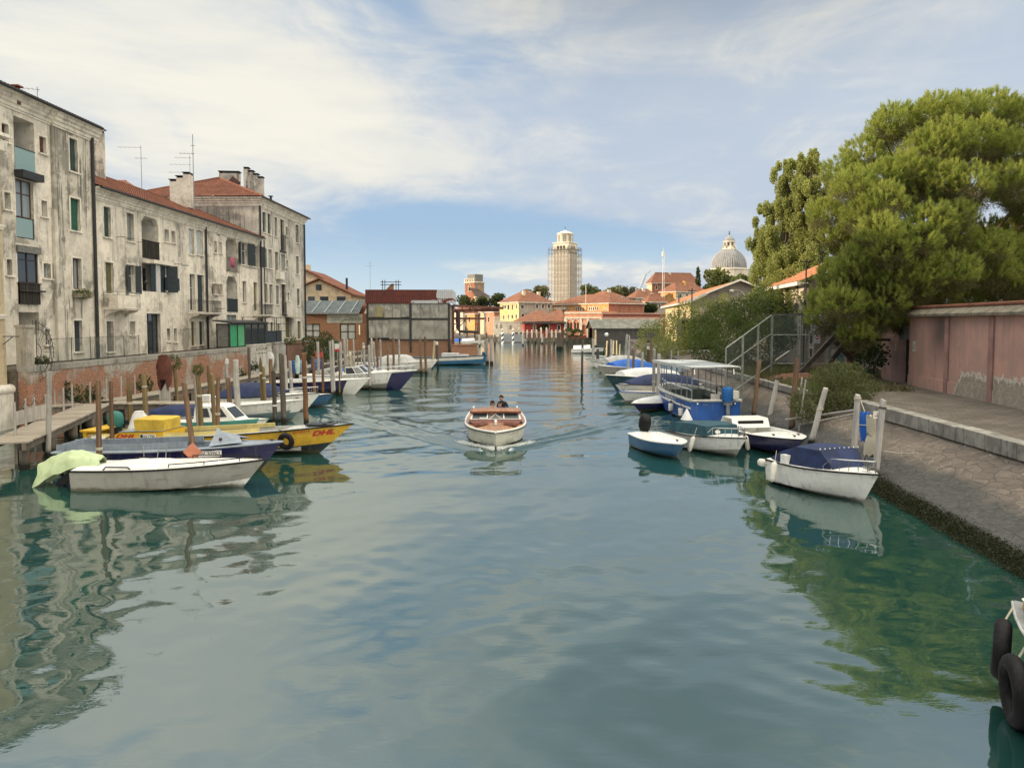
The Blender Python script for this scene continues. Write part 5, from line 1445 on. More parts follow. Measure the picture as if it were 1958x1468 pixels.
for z in zs[1:]:
    for q in (.6,1.1):
        g.tube([(-ov,-ov,z+q),(wB_+ov,-ov,z+q)],.07,4,False); g.tube([(-ov,-ov,z+q),(-ov,wB_+ov,z+q)],.07,4,False); g.tube([(wB_+ov,-ov,z+q),(wB_+ov,wB_+ov,z+q)],.07,4,False)
g.build('scaffold', paint('scaffold_tube', (.16,.145,.125), .6, .2, 1, .4), tw)
NET = clearglass('dust_net', (.95,.93,.88), .62); MATS['dust_net'].node_tree.nodes['Principled BSDF'].inputs['Base Color'].default_value = (.6,.56,.5,1); MATS['dust_net'].node_tree.nodes['Principled BSDF'].inputs['Roughness'].default_value = .9
g = MB(); zz = tz(486); g.quad((-ov-.05,-ov-.05,0),(wB_+ov,-ov-.05,0),(wB_+ov,-ov-.05,zz),(-ov-.05,-ov-.05,zz)); g.quad((-ov-.05,-ov-.05,0),(-ov-.05,wB_+ov,0),(-ov-.05,wB_+ov,zz),(-ov-.05,-ov-.05,zz)); g.build('net', NET, tw)

# ---------------- brick tower stump with crenellations
c = Corner('brick_tower', 'square brick tower stump with pointed window and white parapet', 'tower', 907.5, 300, 42, 889.5, 926, FARZ, 540.5)
c.walls(paint('tower_brick_shade', (.30,.22,.16), .9, .15, .4, .3), BRICKF, [], [(896,549,901,556)], .5, WHITEW)
g = MB(); g.box(-.3,-.3,c.H,c.LR+.3,c.LL+.3,c.H+.5)
for i in range(6):
    g.box(-.3,c.LL*i/5.4,c.H+.5,.3,c.LL*i/5.4+.5,c.H+1.5)
g.box(-.35,-.3,c.H+1.5,.35,c.LL+.3,c.H+1.75); g.build('parapet', WHITEW, c.root)
g = MB(); g.box(.5,.4,c.H+.5,c.LR-.3,c.LL-1,c.H+3.4); g.build('roof_box', SHUT['y'], c.root)
x, z = c.left.at(898.5,548); g = MB(); g.tube([(x-.55,-.06,z-.4),(x-.4,-.06,z+.5),(x,-.06,z+1.2),(x+.4,-.06,z+.5),(x+.55,-.06,z-.4)], .12, 5); c.place(g.build('arch', WHITEW, c.root), True)
c = Corner('tower_annex', 'dark roofed annex at the foot of the brick tower', 'building', 911, 296, 42, 906, 936, FARZ, 566.5)
c.walls(WHITEW, CREAM, [], [], .2); g = MB(); g.prism([(-.4,-.4,c.H),(c.LR+.6,-.4,c.H),(c.LR*.5,4,c.H+3.4),(-.4,4,c.H+3.4)],(0,.3,0)); g.build('roof', paint('dark_slate', (.07,.05,.042), .85, .2, 1, .3), c.root)

# ---------------- church dome
Yd = 430; P = D(1393.5,520,Yd)
dm = thing('church_dome', 'ribbed grey lead church dome with stone lantern and cross', 'church', (P.x, Yd, 0))
def dzz(py): return D(1393.5,py,Yd).z
r_ = D(1426.3,500,Yd).x-P.x; zc = dzz(511)
LEAD = paint('lead_sheet', (.20,.205,.21), .6, .2, .3, .5, dirtcol=(.11,.11,.115))
prof = [(r_,dzz(516)),(r_,zc)]+[(r_*math.cos(R(a)), zc+(dzz(476)-zc)*1.03*math.sin(R(a))) for a in range(8,81,6)]
MB().lathe(prof, (0,0,0), 48).build('dome', LEAD, dm, True)
g = MB()
for k in range(48):
    an = 2*math.pi*k/48
    g.tube([((rr+.05)*math.cos(an),(rr+.05)*math.sin(an),z) for rr, z in prof], .14, 4)
g.build('rib', paint('lead_rib', (.33,.33,.325), .6, .1, 1, .2), dm)
MB().lathe([(r_+.9,0),(r_+.9,dzz(518)),(r_+1.3,dzz(517)),(r_+1.3,dzz(515)),(r_+.2,dzz(514))],(0,0,0),32).build('drum', STN, dm)
zl = dzz(476); g = MB()
g.lathe([(4.4,zl-1.2),(3.3,zl),(2.6,zl+1.5)],(0,0,0),16)
for k in range(8):
    an = 2*math.pi*k/8; g.obox((2.6*math.cos(an),2.6*math.sin(an),(zl+dzz(463))/2+1),(1.0,.7,dzz(463)-zl),an)
    g.prism([(2.5*math.cos(an),2.5*math.sin(an),zl),(4.4*math.cos(an),4.4*math.sin(an),zl),(2.9*math.cos(an),2.9*math.sin(an),zl+3)],(.3,.3,0))
g.lathe([(3.3,dzz(464)),(3.4,dzz(462)),(3.0,dzz(461))],(0,0,0),16)
g.build('lantern', STN, dm)
MB().lathe([(1.9,zl),(1.9,dzz(463))],(0,0,0),8).build('lantern_core', SHUT['t'], dm)
MB().lathe([(3.2,dzz(461.5)),(3.0,dzz(458)),(2.0,dzz(454)),(.7,dzz(451.5)),(.3,dzz(449)),(.12,dzz(446))],(0,0,0),16).build('cap', LEAD, dm, True)
g = MB(); g.ball((0,0,dzz(446.5)),.5,5); g.tube([(0,0,dzz(446)),(0,0,dzz(441))],.09,4); g.beam((-.8,0,dzz(443)),(.8,0,dzz(443)),.14,.14); g.build('cross', IRON, dm)

# ---------------- roofs of the quarter between tower and dome
spec = [('hall_roof', 'large hall with dark brown hip roof left of the church dome', 1246, 330, 14, 1236, 1335, 541, 4.6, BRICKF, CREAM),
        ('tiled_house', 'tile roofed house with pale gable under the crane', 1215, 262, 20, 1198, 1262, 569, 3.0, WHITEW, WHITEW),
        ('tiled_house', 'wide tile roofed house right of the lattice mast', 1292, 265, 35, 1262, 1350, 557, 3.6, WHITEW, ORG),
        ('tiled_house', 'small tile roofed house with grey end before the lattice mast', 1240, 235, 25, 1228, 1272, 577, 2.4, GREY_SHADE, GREY_SHADE),
        ('tiled_house', 'brown tiled roof just behind the orange building', 1150, 250, 10, 1120, 1190, 567, 2.0, BRICKF, ORG)]
for nm, lab, pxc, Yh, an, pxl, pxr, py, hh, mr, ml in spec:
    c = Corner(nm, lab, 'building', pxc, Yh, an, pxl, pxr, FARZ, py)
    c.walls(mr, ml, [(pxc+8,py+5,pxc+11,py+12),(pxc+20,py+5,pxc+23,py+12)], [], .2, TRIM)
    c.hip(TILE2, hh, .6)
    MB().box(c.LR*.4,2,c.H,c.LR*.4+1,3,c.H+hh*.9+.6).build('chimney', WHITEW if pxc != 1292 else ORG, c.root)
P = D(1267.5,600,240)
lm = thing('lattice_mast', 'tall thin lattice radio mast above the tiled roofs', 'mast', (P.x,240,FARZ))
def lz(py): return D(1267,py,240).z-FARZ
g = MB(); h_ = lz(484)
for k in range(3):
    an = 2*math.pi*k/3; g.tube([(.45*math.cos(an),.45*math.sin(an),0),(.28*math.cos(an),.28*math.sin(an),h_)], .05, 4)
for i in range(30):
    z = h_*i/30; an = 2*math.pi*(i%3)/3
    g.tube([(.42*math.cos(an),.42*math.sin(an),z),(.42*math.cos(an+2.1),.42*math.sin(an+2.1),z+h_/30)], .03, 3)
g.build('lattice', GREYM, lm)
g = MB()
for k in range(3): g.obox((.5*math.cos(k*2.1),.5*math.sin(k*2.1),h_-.3),(.25,.25,1.6),k*2.1)
g.tube([(0,0,h_),(0,0,h_+1.8)],.04,4); g.build('aerial', OFFW, lm)
P = D(1222,557,300)
cr = thing('crane', 'pale blue luffing crane jib beyond the roofs', 'crane', (P.x,300,FARZ))
q0 = Vector((0,0,D(1222,557,300).z-FARZ)); q1 = Vector((D(1235,525,300).x-P.x,0,D(1235,525,300).z-FARZ)); q2 = Vector((D(1243.5,518,300).x-P.x,0,D(1243.5,518,300).z-FARZ))
CRB = paint('crane_blue', (.45,.52,.58), .5, .08, 1, .2)
MB().box(-1,-1,0,1,1,q0.z).build('tower', CRB, cr); MB().beam(q0,q1,1.0,.9).build('jib', CRB, cr); MB().beam(q1+(q1-q0)*0.01,q2,.7,.5).build('jib_tip', CRB, cr)
# ------------------------------------------------------------------ right bank: pink wall, ivy house, fence, warehouse
def pink_mat():
    m, t, p = base('pink_render', .9, 0, .2)
    co = ocoord(t); x, y, z = t.sep(co)
    n = t.noise(co, .8, 5, .65, .4); n1 = t.noise(co, 3.2, 5, .7, .8); n2 = t.noise(t.mapping(co, (5,5,.2)), 1.0, 3, .6); nl = t.noise(co, .38, 2, .5)
    c = t.mix(t.ss(n, .4, .6), (.50,.295,.24), (.41,.265,.22))
    c = t.mix(t.m('MULTIPLY', t.ss(n2, .5, .75), .4), c, (.25,.15,.13))
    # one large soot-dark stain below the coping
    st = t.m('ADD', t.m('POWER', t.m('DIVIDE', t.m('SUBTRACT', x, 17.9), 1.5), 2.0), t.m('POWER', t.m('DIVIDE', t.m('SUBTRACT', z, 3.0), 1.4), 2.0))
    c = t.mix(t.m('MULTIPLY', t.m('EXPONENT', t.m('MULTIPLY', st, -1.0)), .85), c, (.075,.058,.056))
    # render fallen off along the foot, with a white lime edge
    h = t.m('ADD', z, t.m('ADD', t.m('MULTIPLY', t.m('SUBTRACT', n1, .5), 1.3), t.m('MULTIPLY', t.m('SUBTRACT', nl, .5), .6)))
    lim = t.m('SUBTRACT', 1.0, t.m('MULTIPLY', t.ss(x, 15.2, 17.0), 2.2))
    f = t.m('SUBTRACT', lim, h)
    c = t.mix(t.ss(f, -.10, -.07), c, (.56,.53,.46))
    c = t.mix(t.ss(f, .06, .10), c, t.mix(t.ss(n1, .4, .65), (.27,.235,.18), (.37,.34,.28)))
    t.put(p.inputs['Base Color'], c)
    bump(t, p, t.m('ADD', t.m('MULTIPLY', n1, .5), t.m('MULTIPLY', t.ss(f, -.02, .06), -1.0)), .5, .03)
    return m
WA = Vector((18.6, 20.0, 0)); WBp = Vector((21.95, 41.9, 0)); du = (WBp-WA).normalized(); wang = math.atan2(du.y, du.x)
LW = (WBp-WA).length
pw = thing('pink_wall', 'long faded pink garden wall with flaking foot and dark stain', 'wall', (WA.x, WA.y, PZ), wang)
PINK = pink_mat()
# the stain and bare foot are set out from the near end; flip so x runs from the viewer
MB().box(0,-.45,-.3,LW,0,3.72).build('wall', PINK, pw)
g = MB()
for px in (1812, 1897):
    k = (px-CX)/F0; s = (k*WA.y-WA.x)/(du.x-k*du.y); g.box(s-.22,.001,-.3,s+.22,.07,3.70)
k = (1980-CX)/F0; g.box(3.0,.001,-.3,3.44,.07,3.70)
g.build('pilaster', paint('pilaster_render', (.29,.17,.145), .9, .15, 1.2, .4), pw)
g = MB(); g.prism([(0,-.62,3.72),(0,.26,3.72),(0,.26,3.84),(0,-.18,4.17),(0,-.62,3.84)], (LW+.1,0,0)); g.build('coping', paint('mossy_coping', (.17,.15,.11), .95, .25, 2.5, .5, dirtcol=(.06,.06,.04), bmp=.8), pw)
g = MB(); g.tube([(0,-.18,4.2),(LW+.1,-.18,4.2)], .1, 8); g.build('ridge_tile', TILE, pw)
g = MB(); g.box(0,.001,-.3,LW,.045,.55); g.build('plinth', PINK, pw)
# gate and the short wall beyond it
dn = Vector((-du.y, du.x, 0))
Pg = WBp
gd = thing('garden_gate', 'dark green metal gate set back in the pink wall', 'gate', (Pg.x, Pg.y, PZ), wang)
k = (1718-CX)/F0; sg_ = (k*Pg.y-Pg.x)/(du.x-k*du.y)
g = MB(); g.box(.05,-.5,0,sg_-.02,-.42,2.45); 
for i in range(4): g.box(.05+(sg_-.1)*i/4,-.42,.1,.09+(sg_-.1)*i/4,-.40,2.4)
g.build('door', paint('gate_green', (.006,.025,.022), .5, .2, 4, .2), gd)
MB().box(0,-.4,2.46,sg_,-.05,3.2).build('lintel', SHUT['y'], gd); MB().box(sg_*.6,-.41,1.0,sg_*.66,-.36,1.25).build('handle', GREYM, gd)
k = (1686-CX)/F0; s2 = (k*Pg.y-Pg.x)/(du.x-k*du.y)
o = MB().box(sg_,-.45,-.3,s2,0,3.0).box(sg_-.03,-.47,-.3,sg_+.25,.04,.45).build('pink_wall', paint('pale_pink_render', (.40,.255,.215), .9, .1, 1, .3), None); o.location = (Pg.x,Pg.y,PZ); o.rotation_euler = (0,0,wang)
tag(o, 'short paler pink wall left of the dark gate', 'wall')
for px, py, w_, h_, lab, nm in ((1748.5,662,.36,.55,'white printed notice right of the gate','notice'), (1713,664,.14,.36,'small white house number plate left of the gate','plate')):
    k = (px-CX)/F0; s = (k*WA.y-WA.x)/(du.x-k*du.y); q = WA+du*s; z = D(px,py,q.y).z
    t_ = thing(nm, lab, 'sign', (q.x, q.y, z), wang)
    y0 = .002 if px > 1730 else .002
    MB().box(-w_/2,y0,-h_/2,w_/2,y0+.02,h_/2).build('plate', OFFW, t_)
    scribble('lettering', t_, -w_*.4, w_*.3, h_*.12, .1, y0+.024, 9); scribble('lettering', t_, -w_*.4, w_*.3, -h_*.18, .12, y0+.024, 10, SHUT['d'])

# ivy grown house behind the fence
PALEB = bricks('whitewashed_brick', (.50,.44,.36), (.42,.35,.28), (.46,.42,.36), .50, (.52,.48,.42))
REDB = bricks('ivy_house_brick', (.40,.22,.15), (.33,.17,.12), (.45,.4,.33), .46, (.54,.49,.42))
iv = Corner('ivy_house', 'old brick and plaster house with orange tile roof hung with ivy', 'house', 1541, 55.0, -7, 1470, 1720, PZ, 540)
iv.walls(REDB, PALEB, [(1556,570,1570,601,'r'), (1600,570,1614,600,'r'), (1549,635,1553,682,'r')], [], .25, TRIM)
g = MB(); H = iv.H
tile_roof(g, (-.7,iv.LL+.5,H+.05), (-.7,-.5,H+.05), (5.5,0,2.3), 0, 0, .3, .45, .05)
g.quad((4.8,iv.LL+.5,H+2.4),(4.8,-.5,H+2.4),(11,-.5,H),(11,iv.LL+.5,H)); g.build('roof', tiles('orange_tiles', (.50,.22,.11), (.38,.16,.085), (.16,.09,.06), .3), iv.root)
MB().box(-.8,-.5,H-.22,-.55,iv.LL+.5,H+.05).box(-.55,-.5,H-.1,0,iv.LL+.5,H-.02).build('eave_board', OFFW, iv.root)
MB().prism([(0,-.02,H),(4.8,-.02,H+2.3),(9.6,-.02,H)],(0,.2,0)).build('gable', REDB, iv.root)
g = MB(); g.tube([(-.15,-.12,H-.1),(-.15,-.12,0)], .06, 6); g.build('downpipe', IRON, iv.root)
P = D(1541, 543, 54.0)
up = thing('utility_post', 'dark iron post with crossbar rising over the ivy house eave', 'post', (P.x, P.y, P.z-3.2))
g = MB(); zt_ = D(1541,494,54).z-P.z+3.2; g.tube([(0,0,0),(0,0,zt_)], .055, 6); g.beam((-.42,0,zt_-.25),(.42,0,zt_-.25),.09,.07); g.ball((-.4,0,zt_-.16),.06,4); g.ball((.4,0,zt_-.16),.06,4); g.build('post', IRON, up)

# warehouse
wh = Corner('warehouse', 'warehouse with orange tiled roof and shaded gable above the ivy', 'warehouse', 1320, 109, -5.8, 1272, 1506, PZ, 578)
wh.walls(stucco('shaded_gable', (.30,.27,.22), (.22,.2,.16), .4, .3, 91), stucco('lit_cream', (.58,.47,.27), (.42,.34,.2), .3, .2, 92),  # gable's shade and long side's sunlight are put into the two colours
         [(1402,569,1412,585,'y')], [(1280,598,1283.5,609),(1288,597.5,1292,609),(1296,597,1300.5,610),(1306,596,1312,611)], .3, TRIM)
H = wh.H; LR = wh.LR; rise = D(1413,537,109-.1*LR/2).z-PZ-H
g = MB(); tile_roof(g, (-.8,wh.LL+.4,H+.05), (-.8,-.6,H+.05), (LR/2+.8,0,rise), 0, 0, .35, .6, .07); tile_roof(g, (LR+.8,-.6,H+.05), (LR+.8,wh.LL+.4,H+.05), (-LR/2-.8,0,rise), 0, 0, .35, .6, 0)
g.build('roof', tiles('warehouse_tiles', (.48,.21,.105), (.36,.15,.08), (.17,.10,.07), .3), wh.root)
MB().prism([(0,0,H),(LR/2,0,H+rise),(LR,0,H)],(0,.3,0)).build('gable', MATS.get('shaded_gable', TRIM), wh.root)
g = MB(); g.prism([(-.9,-.75,H-.05),(LR/2,-.75,H+rise-.02),(LR+.9,-.75,H-.05),(LR+.9,-.75,H+.2),(LR/2,-.75,H+rise+.25),(-.9,-.75,H+.2)],(0,.14,0)); g.box(-.95,-.6,H-.2,-.75,wh.LL,H+.06)
g.build('verge_board', OFFW, wh.root)
x, z = wh.right.at(1398,556); MB().ball((x,-.25,z),.35,6,(1,.6,.6)).build('lamp', WHITE, wh.root)
x, z = wh.right.at(1407,572); g = MB(); g.tube([(x-1.3*math.cos(i*math.pi/12),-.03,z+1.3*math.sin(i*math.pi/12)) for i in range(13)],.06,4); g.build('blind_arch', TRIM, wh.root)
for i, (px, py0, py1, Y) in enumerate(((1323,551,580,108), (1298,562,588,118))):
    P = D(px, py1, Y); t_ = thing('utility_post', ['nearer iron post with crossbar above the warehouse roof', 'farther iron post with crossbar above the warehouse roof'][i], 'post', (P.x,P.y,P.z-3))
    h_ = D(px,py0,Y).z-P.z+3; g = MB(); g.tube([(0,0,0),(0,0,h_)],.1,5); g.beam((-.6,0,h_-.4),(.6,0,h_-.4),.12,.1); g.build('post', IRON, t_)

# tubular fence: sloping panels down the bank, upright panels in front of the house
FENCEM = paint('fence_steel', (.30,.32,.29), .5, .15, 3, .3, metal=.3)
WIREM = clearglass('fence_wire', (.86,.88,.84), .70)
FC = Vector((16.75, 49.0, 0)); FD = Vector((11.4, 40.6, 0)); FEe = Vector((23.6, 48.2, 0))
f1 = thing('site_fence', 'wire panel fence stepping down the sloping bank to the boats', 'fence', (FC.x,FC.y,0))
dv = FD-FC; n = 3
for i in range(n):
    a = dv*(i/n); b = dv*((i+.94)/n)
    zt0, zt1 = 5.42-1.50*i/n*1.25, 5.42-1.50*(i+.94)/n*1.25
    zb0, zb1 = 1.7-1.25*i/n, 1.7-1.25*(i+.94)/n
    g = MB(); A0, A1, B0, B1 = a+Vector((0,0,zb0)), a+Vector((0,0,zt0)), b+Vector((0,0,zb1)), b+Vector((0,0,zt1))
    for p_, q_ in ((A0-Vector((0,0,.5)),A1),(B0-Vector((0,0,.6)),B1),(A1,B1),(A0+Vector((0,0,.5)),B0+Vector((0,0,.5))),(A0.lerp(A1,.68),B0.lerp(B1,.68))): g.tube([p_,q_],.038,6)
    pn = g.build('panel_frame', FENCEM, f1)
    MB().quad(A0,B0,B1,A1).build('wire', WIREM, pn)
f2 = thing('site_fence', 'upright wire panel fence with signs before the ivy house', 'fence', (FC.x,FC.y,0))
dv = FEe-FC; n = 4
for i in range(n):
    a = dv*(i/n+.012); b = dv*((i+.97)/n)
    g = MB(); z0, z1 = 1.35, 5.42
    for p_, q_ in ((a+Vector((0,0,z0)),a+Vector((0,0,z1))),(b+Vector((0,0,z0)),b+Vector((0,0,z1))),(a+Vector((0,0,z1)),b+Vector((0,0,z1))),(a+Vector((0,0,2.3)),b+Vector((0,0,2.3))),(a+Vector((0,0,4.15)),b+Vector((0,0,4.15)))): g.tube([p_,q_],.038,6)
    pn = g.build('panel_frame', FENCEM, f2)
    MB().quad(a+Vector((0,0,2.3)),b+Vector((0,0,2.3)),b+Vector((0,0,z1)),a+Vector((0,0,z1))).build('wire', WIREM, pn)
MB().tube([(0,0,5.47),tuple(dv+Vector((0,0,5.47)))],.05,6).build('top_rail', IRON, f2)
fang = math.atan2(dv.y, dv.x)
def fsign(px, py, w_, h_):
    k = (px-CX)/F0; d = dv.normalized(); s = (k*FC.y-FC.x)/(d.x-k*d.y); q = FC+d*s
    return Vector((q.x, q.y, D(px,py,q.y).z))+Vector((math.sin(fang),-math.cos(fang),0))*.06
PLATE = paint('sign_plate', (.44,.47,.49), .5, .06, 1, .2)
SGY = paint('sign_grey_print', (.16,.17,.18), .7, .1, 3, .1); SRED = paint('sign_red', (.28,.012,.03), .5, .1, 3, .1)
q = fsign(1580, 619.5, 0, 0)
sg = thing('info_board', 'large pale grey board with a double ring emblem on the fence', 'sign', q, fang)
MB().box(-1.02,-.02,-.60,1.6,.0,.60).build('plate', PLATE, sg)
g = MB(); g.torus((-.66,-.03,.30),.20,.018,(0,1,0),20,5); g.torus((-.42,-.03,.30),.20,.018,(0,1,0),20,5); g.build('emblem', SGY, sg)
scribble('lettering', sg, -.95, -.2, -.05, .09, -.028, 21, SGY); scribble('lettering', sg, -.95, -.2, -.2, .09, -.028, 22, SGY); scribble('lettering', sg, -.05, .9, .0, .07, -.028, 23, SGY); scribble('lettering', sg, -.05, .9, -.17, .08, -.028, 24, SGY)
g = MB(); g.box(-.8,-.03,-.5,1.2,-.021,-.47); g.build('rule', SGY, sg)
q = fsign(1561.5, 648, 0, 0)
sg = thing('no_entry_sign', 'square plate with round red no entry symbol below the board', 'sign', q, fang)
MB().box(-.19,-.02,-.29,.19,0,.29).build('plate', PLATE, sg)
g = MB(); g.prism([(.145*math.cos(R(a)),-.03,.10+.145*math.sin(R(a))) for a in range(0,360,15)],(0,.008,0)); g.build('disc', SRED, sg)
MB().box(-.10,-.036,.075,.10,-.031,.125).build('bar', WHITE, sg)
g = MB(); g.torus((0,-.03,.10),.15,.012,(0,1,0),24,5); g.build('rim', WHITE, sg)
scribble('lettering', sg, -.14, .1, -.14, .06, -.025, 25, SGY); scribble('lettering', sg, -.14, .1, -.22, .06, -.025, 26, SGY)
q = fsign(1551, 661.5, 0, 0)
sg = thing('round_notice', 'small white notice with dark dot beside the no entry sign', 'sign', q, fang)
MB().box(-.11,-.02,-.15,.11,0,.15).build('plate', OFFW, sg); g = MB(); g.prism([(.04*math.cos(R(a)),-.03,.04+.04*math.sin(R(a))) for a in range(0,360,30)],(0,.008,0)); g.build('symbol', IRON, sg); g = MB(); g.torus((0,-.025,.04),.085,.008,(0,1,0),16,4); g.build('ring', SHUT['b'], sg)
# timber props, leaning board
TIM = wood('old_timber', (.12,.10,.08), (.05,.042,.036), .9, 'X', .8)
for lab, a, b in (('dark timber prop leaning from the bank up to the right', (1528,706,46.5), (1598,640,46.5)), ('dark timber prop leaning down to the right under the pine', (1597,643,46.3), (1640,700,46.3)), ('longest dark timber prop crossing in front of the other two', (1562,716,45.0), (1636,628,45.0))):
    A = D(*a); B = D(*b); t_ = thing('timber_prop', lab, 'timber prop', A, 0, 'timber props in front of the fence')
    MB().beam((0,0,-.3), B-A, .24, .26).build('beam', TIM, t_)
P = D(1494, 683, 47.5); o = MB().obox((0,0,0),(1.1,.05,.62),R(10),R(-32),R(60)).build('white_board', OFFW); o.location = P; tag(o, 'white board lying askew on the earth behind the fence', 'board')
P = D(1612, 682, 48.0); o = MB().box(-.7,0,-.45,.75,.03,.45).build('poster', paint('poster_white', (.50,.48,.44), .6, .1, 1, .2)); o.location = P; o.rotation_euler = (0,0,fang); tag(o, 'torn coloured poster at the foot of the fence', 'poster')
for x, c_ in ((-.15,(.16,.25,.24)), (.45,(.42,.10,.08))):
    MB().box(x-.22,-.012,-.35,x+.2,-.002,.38).build('print', paint('print_%d' % int(c_[0]*100), c_, .7, .3, 5, .3), o)
P = D(1336, 640, 84); hs_ = thing('hutch', 'dark open fronted hutch half buried in the ivy', 'hutch', (P.x,P.y,P.z))
g = MB(); w_, h_ = 2.0, 1.7; g.box(-w_,-.1,-h_,-w_+.15,2,h_); g.box(w_-.15,-.1,-h_,w_,2,h_); g.box(-w_,-.1,h_-.1,w_,2,h_+.05); g.build('frame', SHUT['y'], hs_)
MB().box(-w_+.15,1.2,-h_,w_-.15,1.3,h_-.1).build('back', DARKIN, hs_)
g = MB()
for i in range(9): g.box(-1.7+i*.42,.3,-h_,-1.55+i*.42,.36,h_-.1)
g.build('slat', IRON, hs_)
# ------------------------------------------------------------------ boats
def station(t, L, B, fs, fb, draft, tr, full, rk, fl, zk, chf):
    hb = B/2*(tr+(1-tr)*min(1, t/.42))
    if t > .42: hb *= max(0, 1-((t-.42)/.58)**full)
    sh = fs+(fb-fs)*t**1.8
    kz = -draft+(draft+zk)*t**4
    cw = fl+(.93-fl)*(1-t)**.8
    cz = kz+(sh-kz)*(chf+.12*t)
    return hb, sh, kz, hb*cw, cz
SCUM = {}
def scummed(m):
    """the same paint with a green brown scum line, rust runs and scuffs near the waterline"""
    if m.name not in SCUM:
        c = m.copy(); c.name = m.name+'_hull'; t = NT(c.node_tree); p = t.n['Principled BSDF']
        src = p.inputs['Base Color'].links[0].from_socket; co = ocoord(t); z = t.sep(co)[2]
        n = t.noise(co, 2.4, 4, .65); r = t.noise(t.mapping(co, (5,5,.4)), 1.0, 3, .6); s = t.noise(t.mapping(co, (1.2,1.2,9)), 1.0, 4, .7)
        k = t.mix(t.m('MULTIPLY', t.ss(r, .56, .68), .35), src, (.16,.12,.075))
        k = t.mix(t.m('MULTIPLY', t.ss(s, .58, .68), .35), k, (.10,.10,.09))
        k = t.mix(t.m('MULTIPLY', t.ss(t.m('ADD', z, t.m('MULTIPLY', t.m('SUBTRACT', n, .5), .28)), .16, .05), .8), k, (.065,.07,.035))
        t.put(p.inputs['Base Color'], k); SCUM[m.name] = c
    return SCUM[m.name]
def hull_boat(root, L, B, fs, fb, draft=.22, tr=.86, full=2.3, rk=.14, fl=.62, zk=-.02, chf=.30, N=18, mats=None, low=None, deck_from=.0, deckmat=None, camber=.06, rub=None, rubmat=None, stripe=None, name='hull'):
    """planked or moulded hull lofted through stations, closed deck from deck_from forward, open well behind it"""
    st = []
    for i in range(N+1):
        t = 1-(1-i/N)**1.25
        hb, sh, kz, ch, cz = station(t, L, B, fs, fb, draft, tr, full, rk, fl, zk, chf)
        def X(z): return L*t*(1-rk)+rk*L*(t**3)*max(0, (z-kz)/max(.05, sh-kz))
        ring = []
        zl = cz+(sh-cz)*.45
        yl = ch+(hb-ch)*.62
        for y, z in ((hb,sh),(yl,zl),(ch,cz),(0,kz),(-ch,cz),(-yl,zl),(-hb,sh)):
            ring.append(Vector((X(z), y, z)))
        st.append(ring)
    g = MB(); n = 7
    vs = [p for r in st for p in r]; off = len(g.v); g.v.extend([tuple(p) for p in vs])
    for i in range(N):
        for j in range(6):
            g.f.append([i*n+j, i*n+j+1, (i+1)*n+j+1, (i+1)*n+j]); g.mi.append(1 if j in (2,3) else 0)
    g.f.append(list(range(n))); g.mi.append(0)
    hm = mats if isinstance(mats, list) else [mats, low or mats]
    h = g.build(name, [scummed(q) for q in hm], root, True)
    gl = [(r[0], r[6]) for r in st]
    g = MB(); K = 6
    rows = []
    for (a, b), i in zip(gl, range(N+1)):
        t = 1-(1-i/N)**1.25
        if t < deck_from-1e-6: continue
        rows.append([a.lerp(b, k/K)+Vector((0,0,camber*math.sin(math.pi*k/K)*min(1,(a-b).length/B*1.3)-.01)) for k in range(K+1)])
    if len(rows) > 1:
        g.loft(rows)
        if deck_from > 0:
            r0 = rows[0]; g.loft([r0, [Vector((p.x, p.y*.45, .25)) for p in r0]])
        g.build('deck', deckmat or WHITE, root, True)
    def inw(i):                                         # half width of the hull at the height of the sole
        c, k = st[i][2], st[i][3]
        return abs(c.y)*.9*min(1, max(.02, (.14-k.z)/max(.01, c.z-k.z)))
    if deck_from > 0:                                   # open well: side decks, inner walls, sole
        idx = [i for i in range(N+1) if 1-(1-i/N)**1.25 <= deck_from+.05]
        g = MB(); sd = min(.20, B*.1)
        for sgn in (0, 1):
            rr = []
            for i in idx:
                p = gl[i][sgn]; s_ = -1 if p.y > 0 else 1
                yi = p.y+s_*min(sd, abs(p.y)*.6)
                x_ = p.x if i else p.x+.12
                rr.append([Vector((p.x,p.y,p.z)), Vector((x_,yi,p.z+.015)), Vector((x_,-s_*min(abs(yi)*.97,inw(i)),.14))])
            g.loft(rr)
        a, b = gl[0]; g.loft([[a, b],[Vector((.12,a.y*.88,a.z+.015)),Vector((.12,b.y*.88,b.z+.015))],[Vector((.13,a.y*.86,.12)),Vector((.13,b.y*.86,.12))]])
        fl_ = [[Vector((gl[i][0].x,s_*min(abs(gl[i][0].y)*.86,inw(i)),.14)) for s_ in (1,-1)] for i in idx]
        g.loft(fl_)
        g.build('well', deckmat or WHITE, root, True)
    if rub:
        g = MB()
        for sgn in (0,1): g.tube([r[6*sgn]+Vector((0,(.012 if sgn == 0 else -.012),-.02)) for r in st], rub, 6)
        g.tube([st[0][0]+Vector((-.012,0,-.02)), st[0][6]+Vector((-.012,0,-.02))], rub, 6)
        g.build('rub_rail', rubmat or BLACK, root, True)
    return st, gl
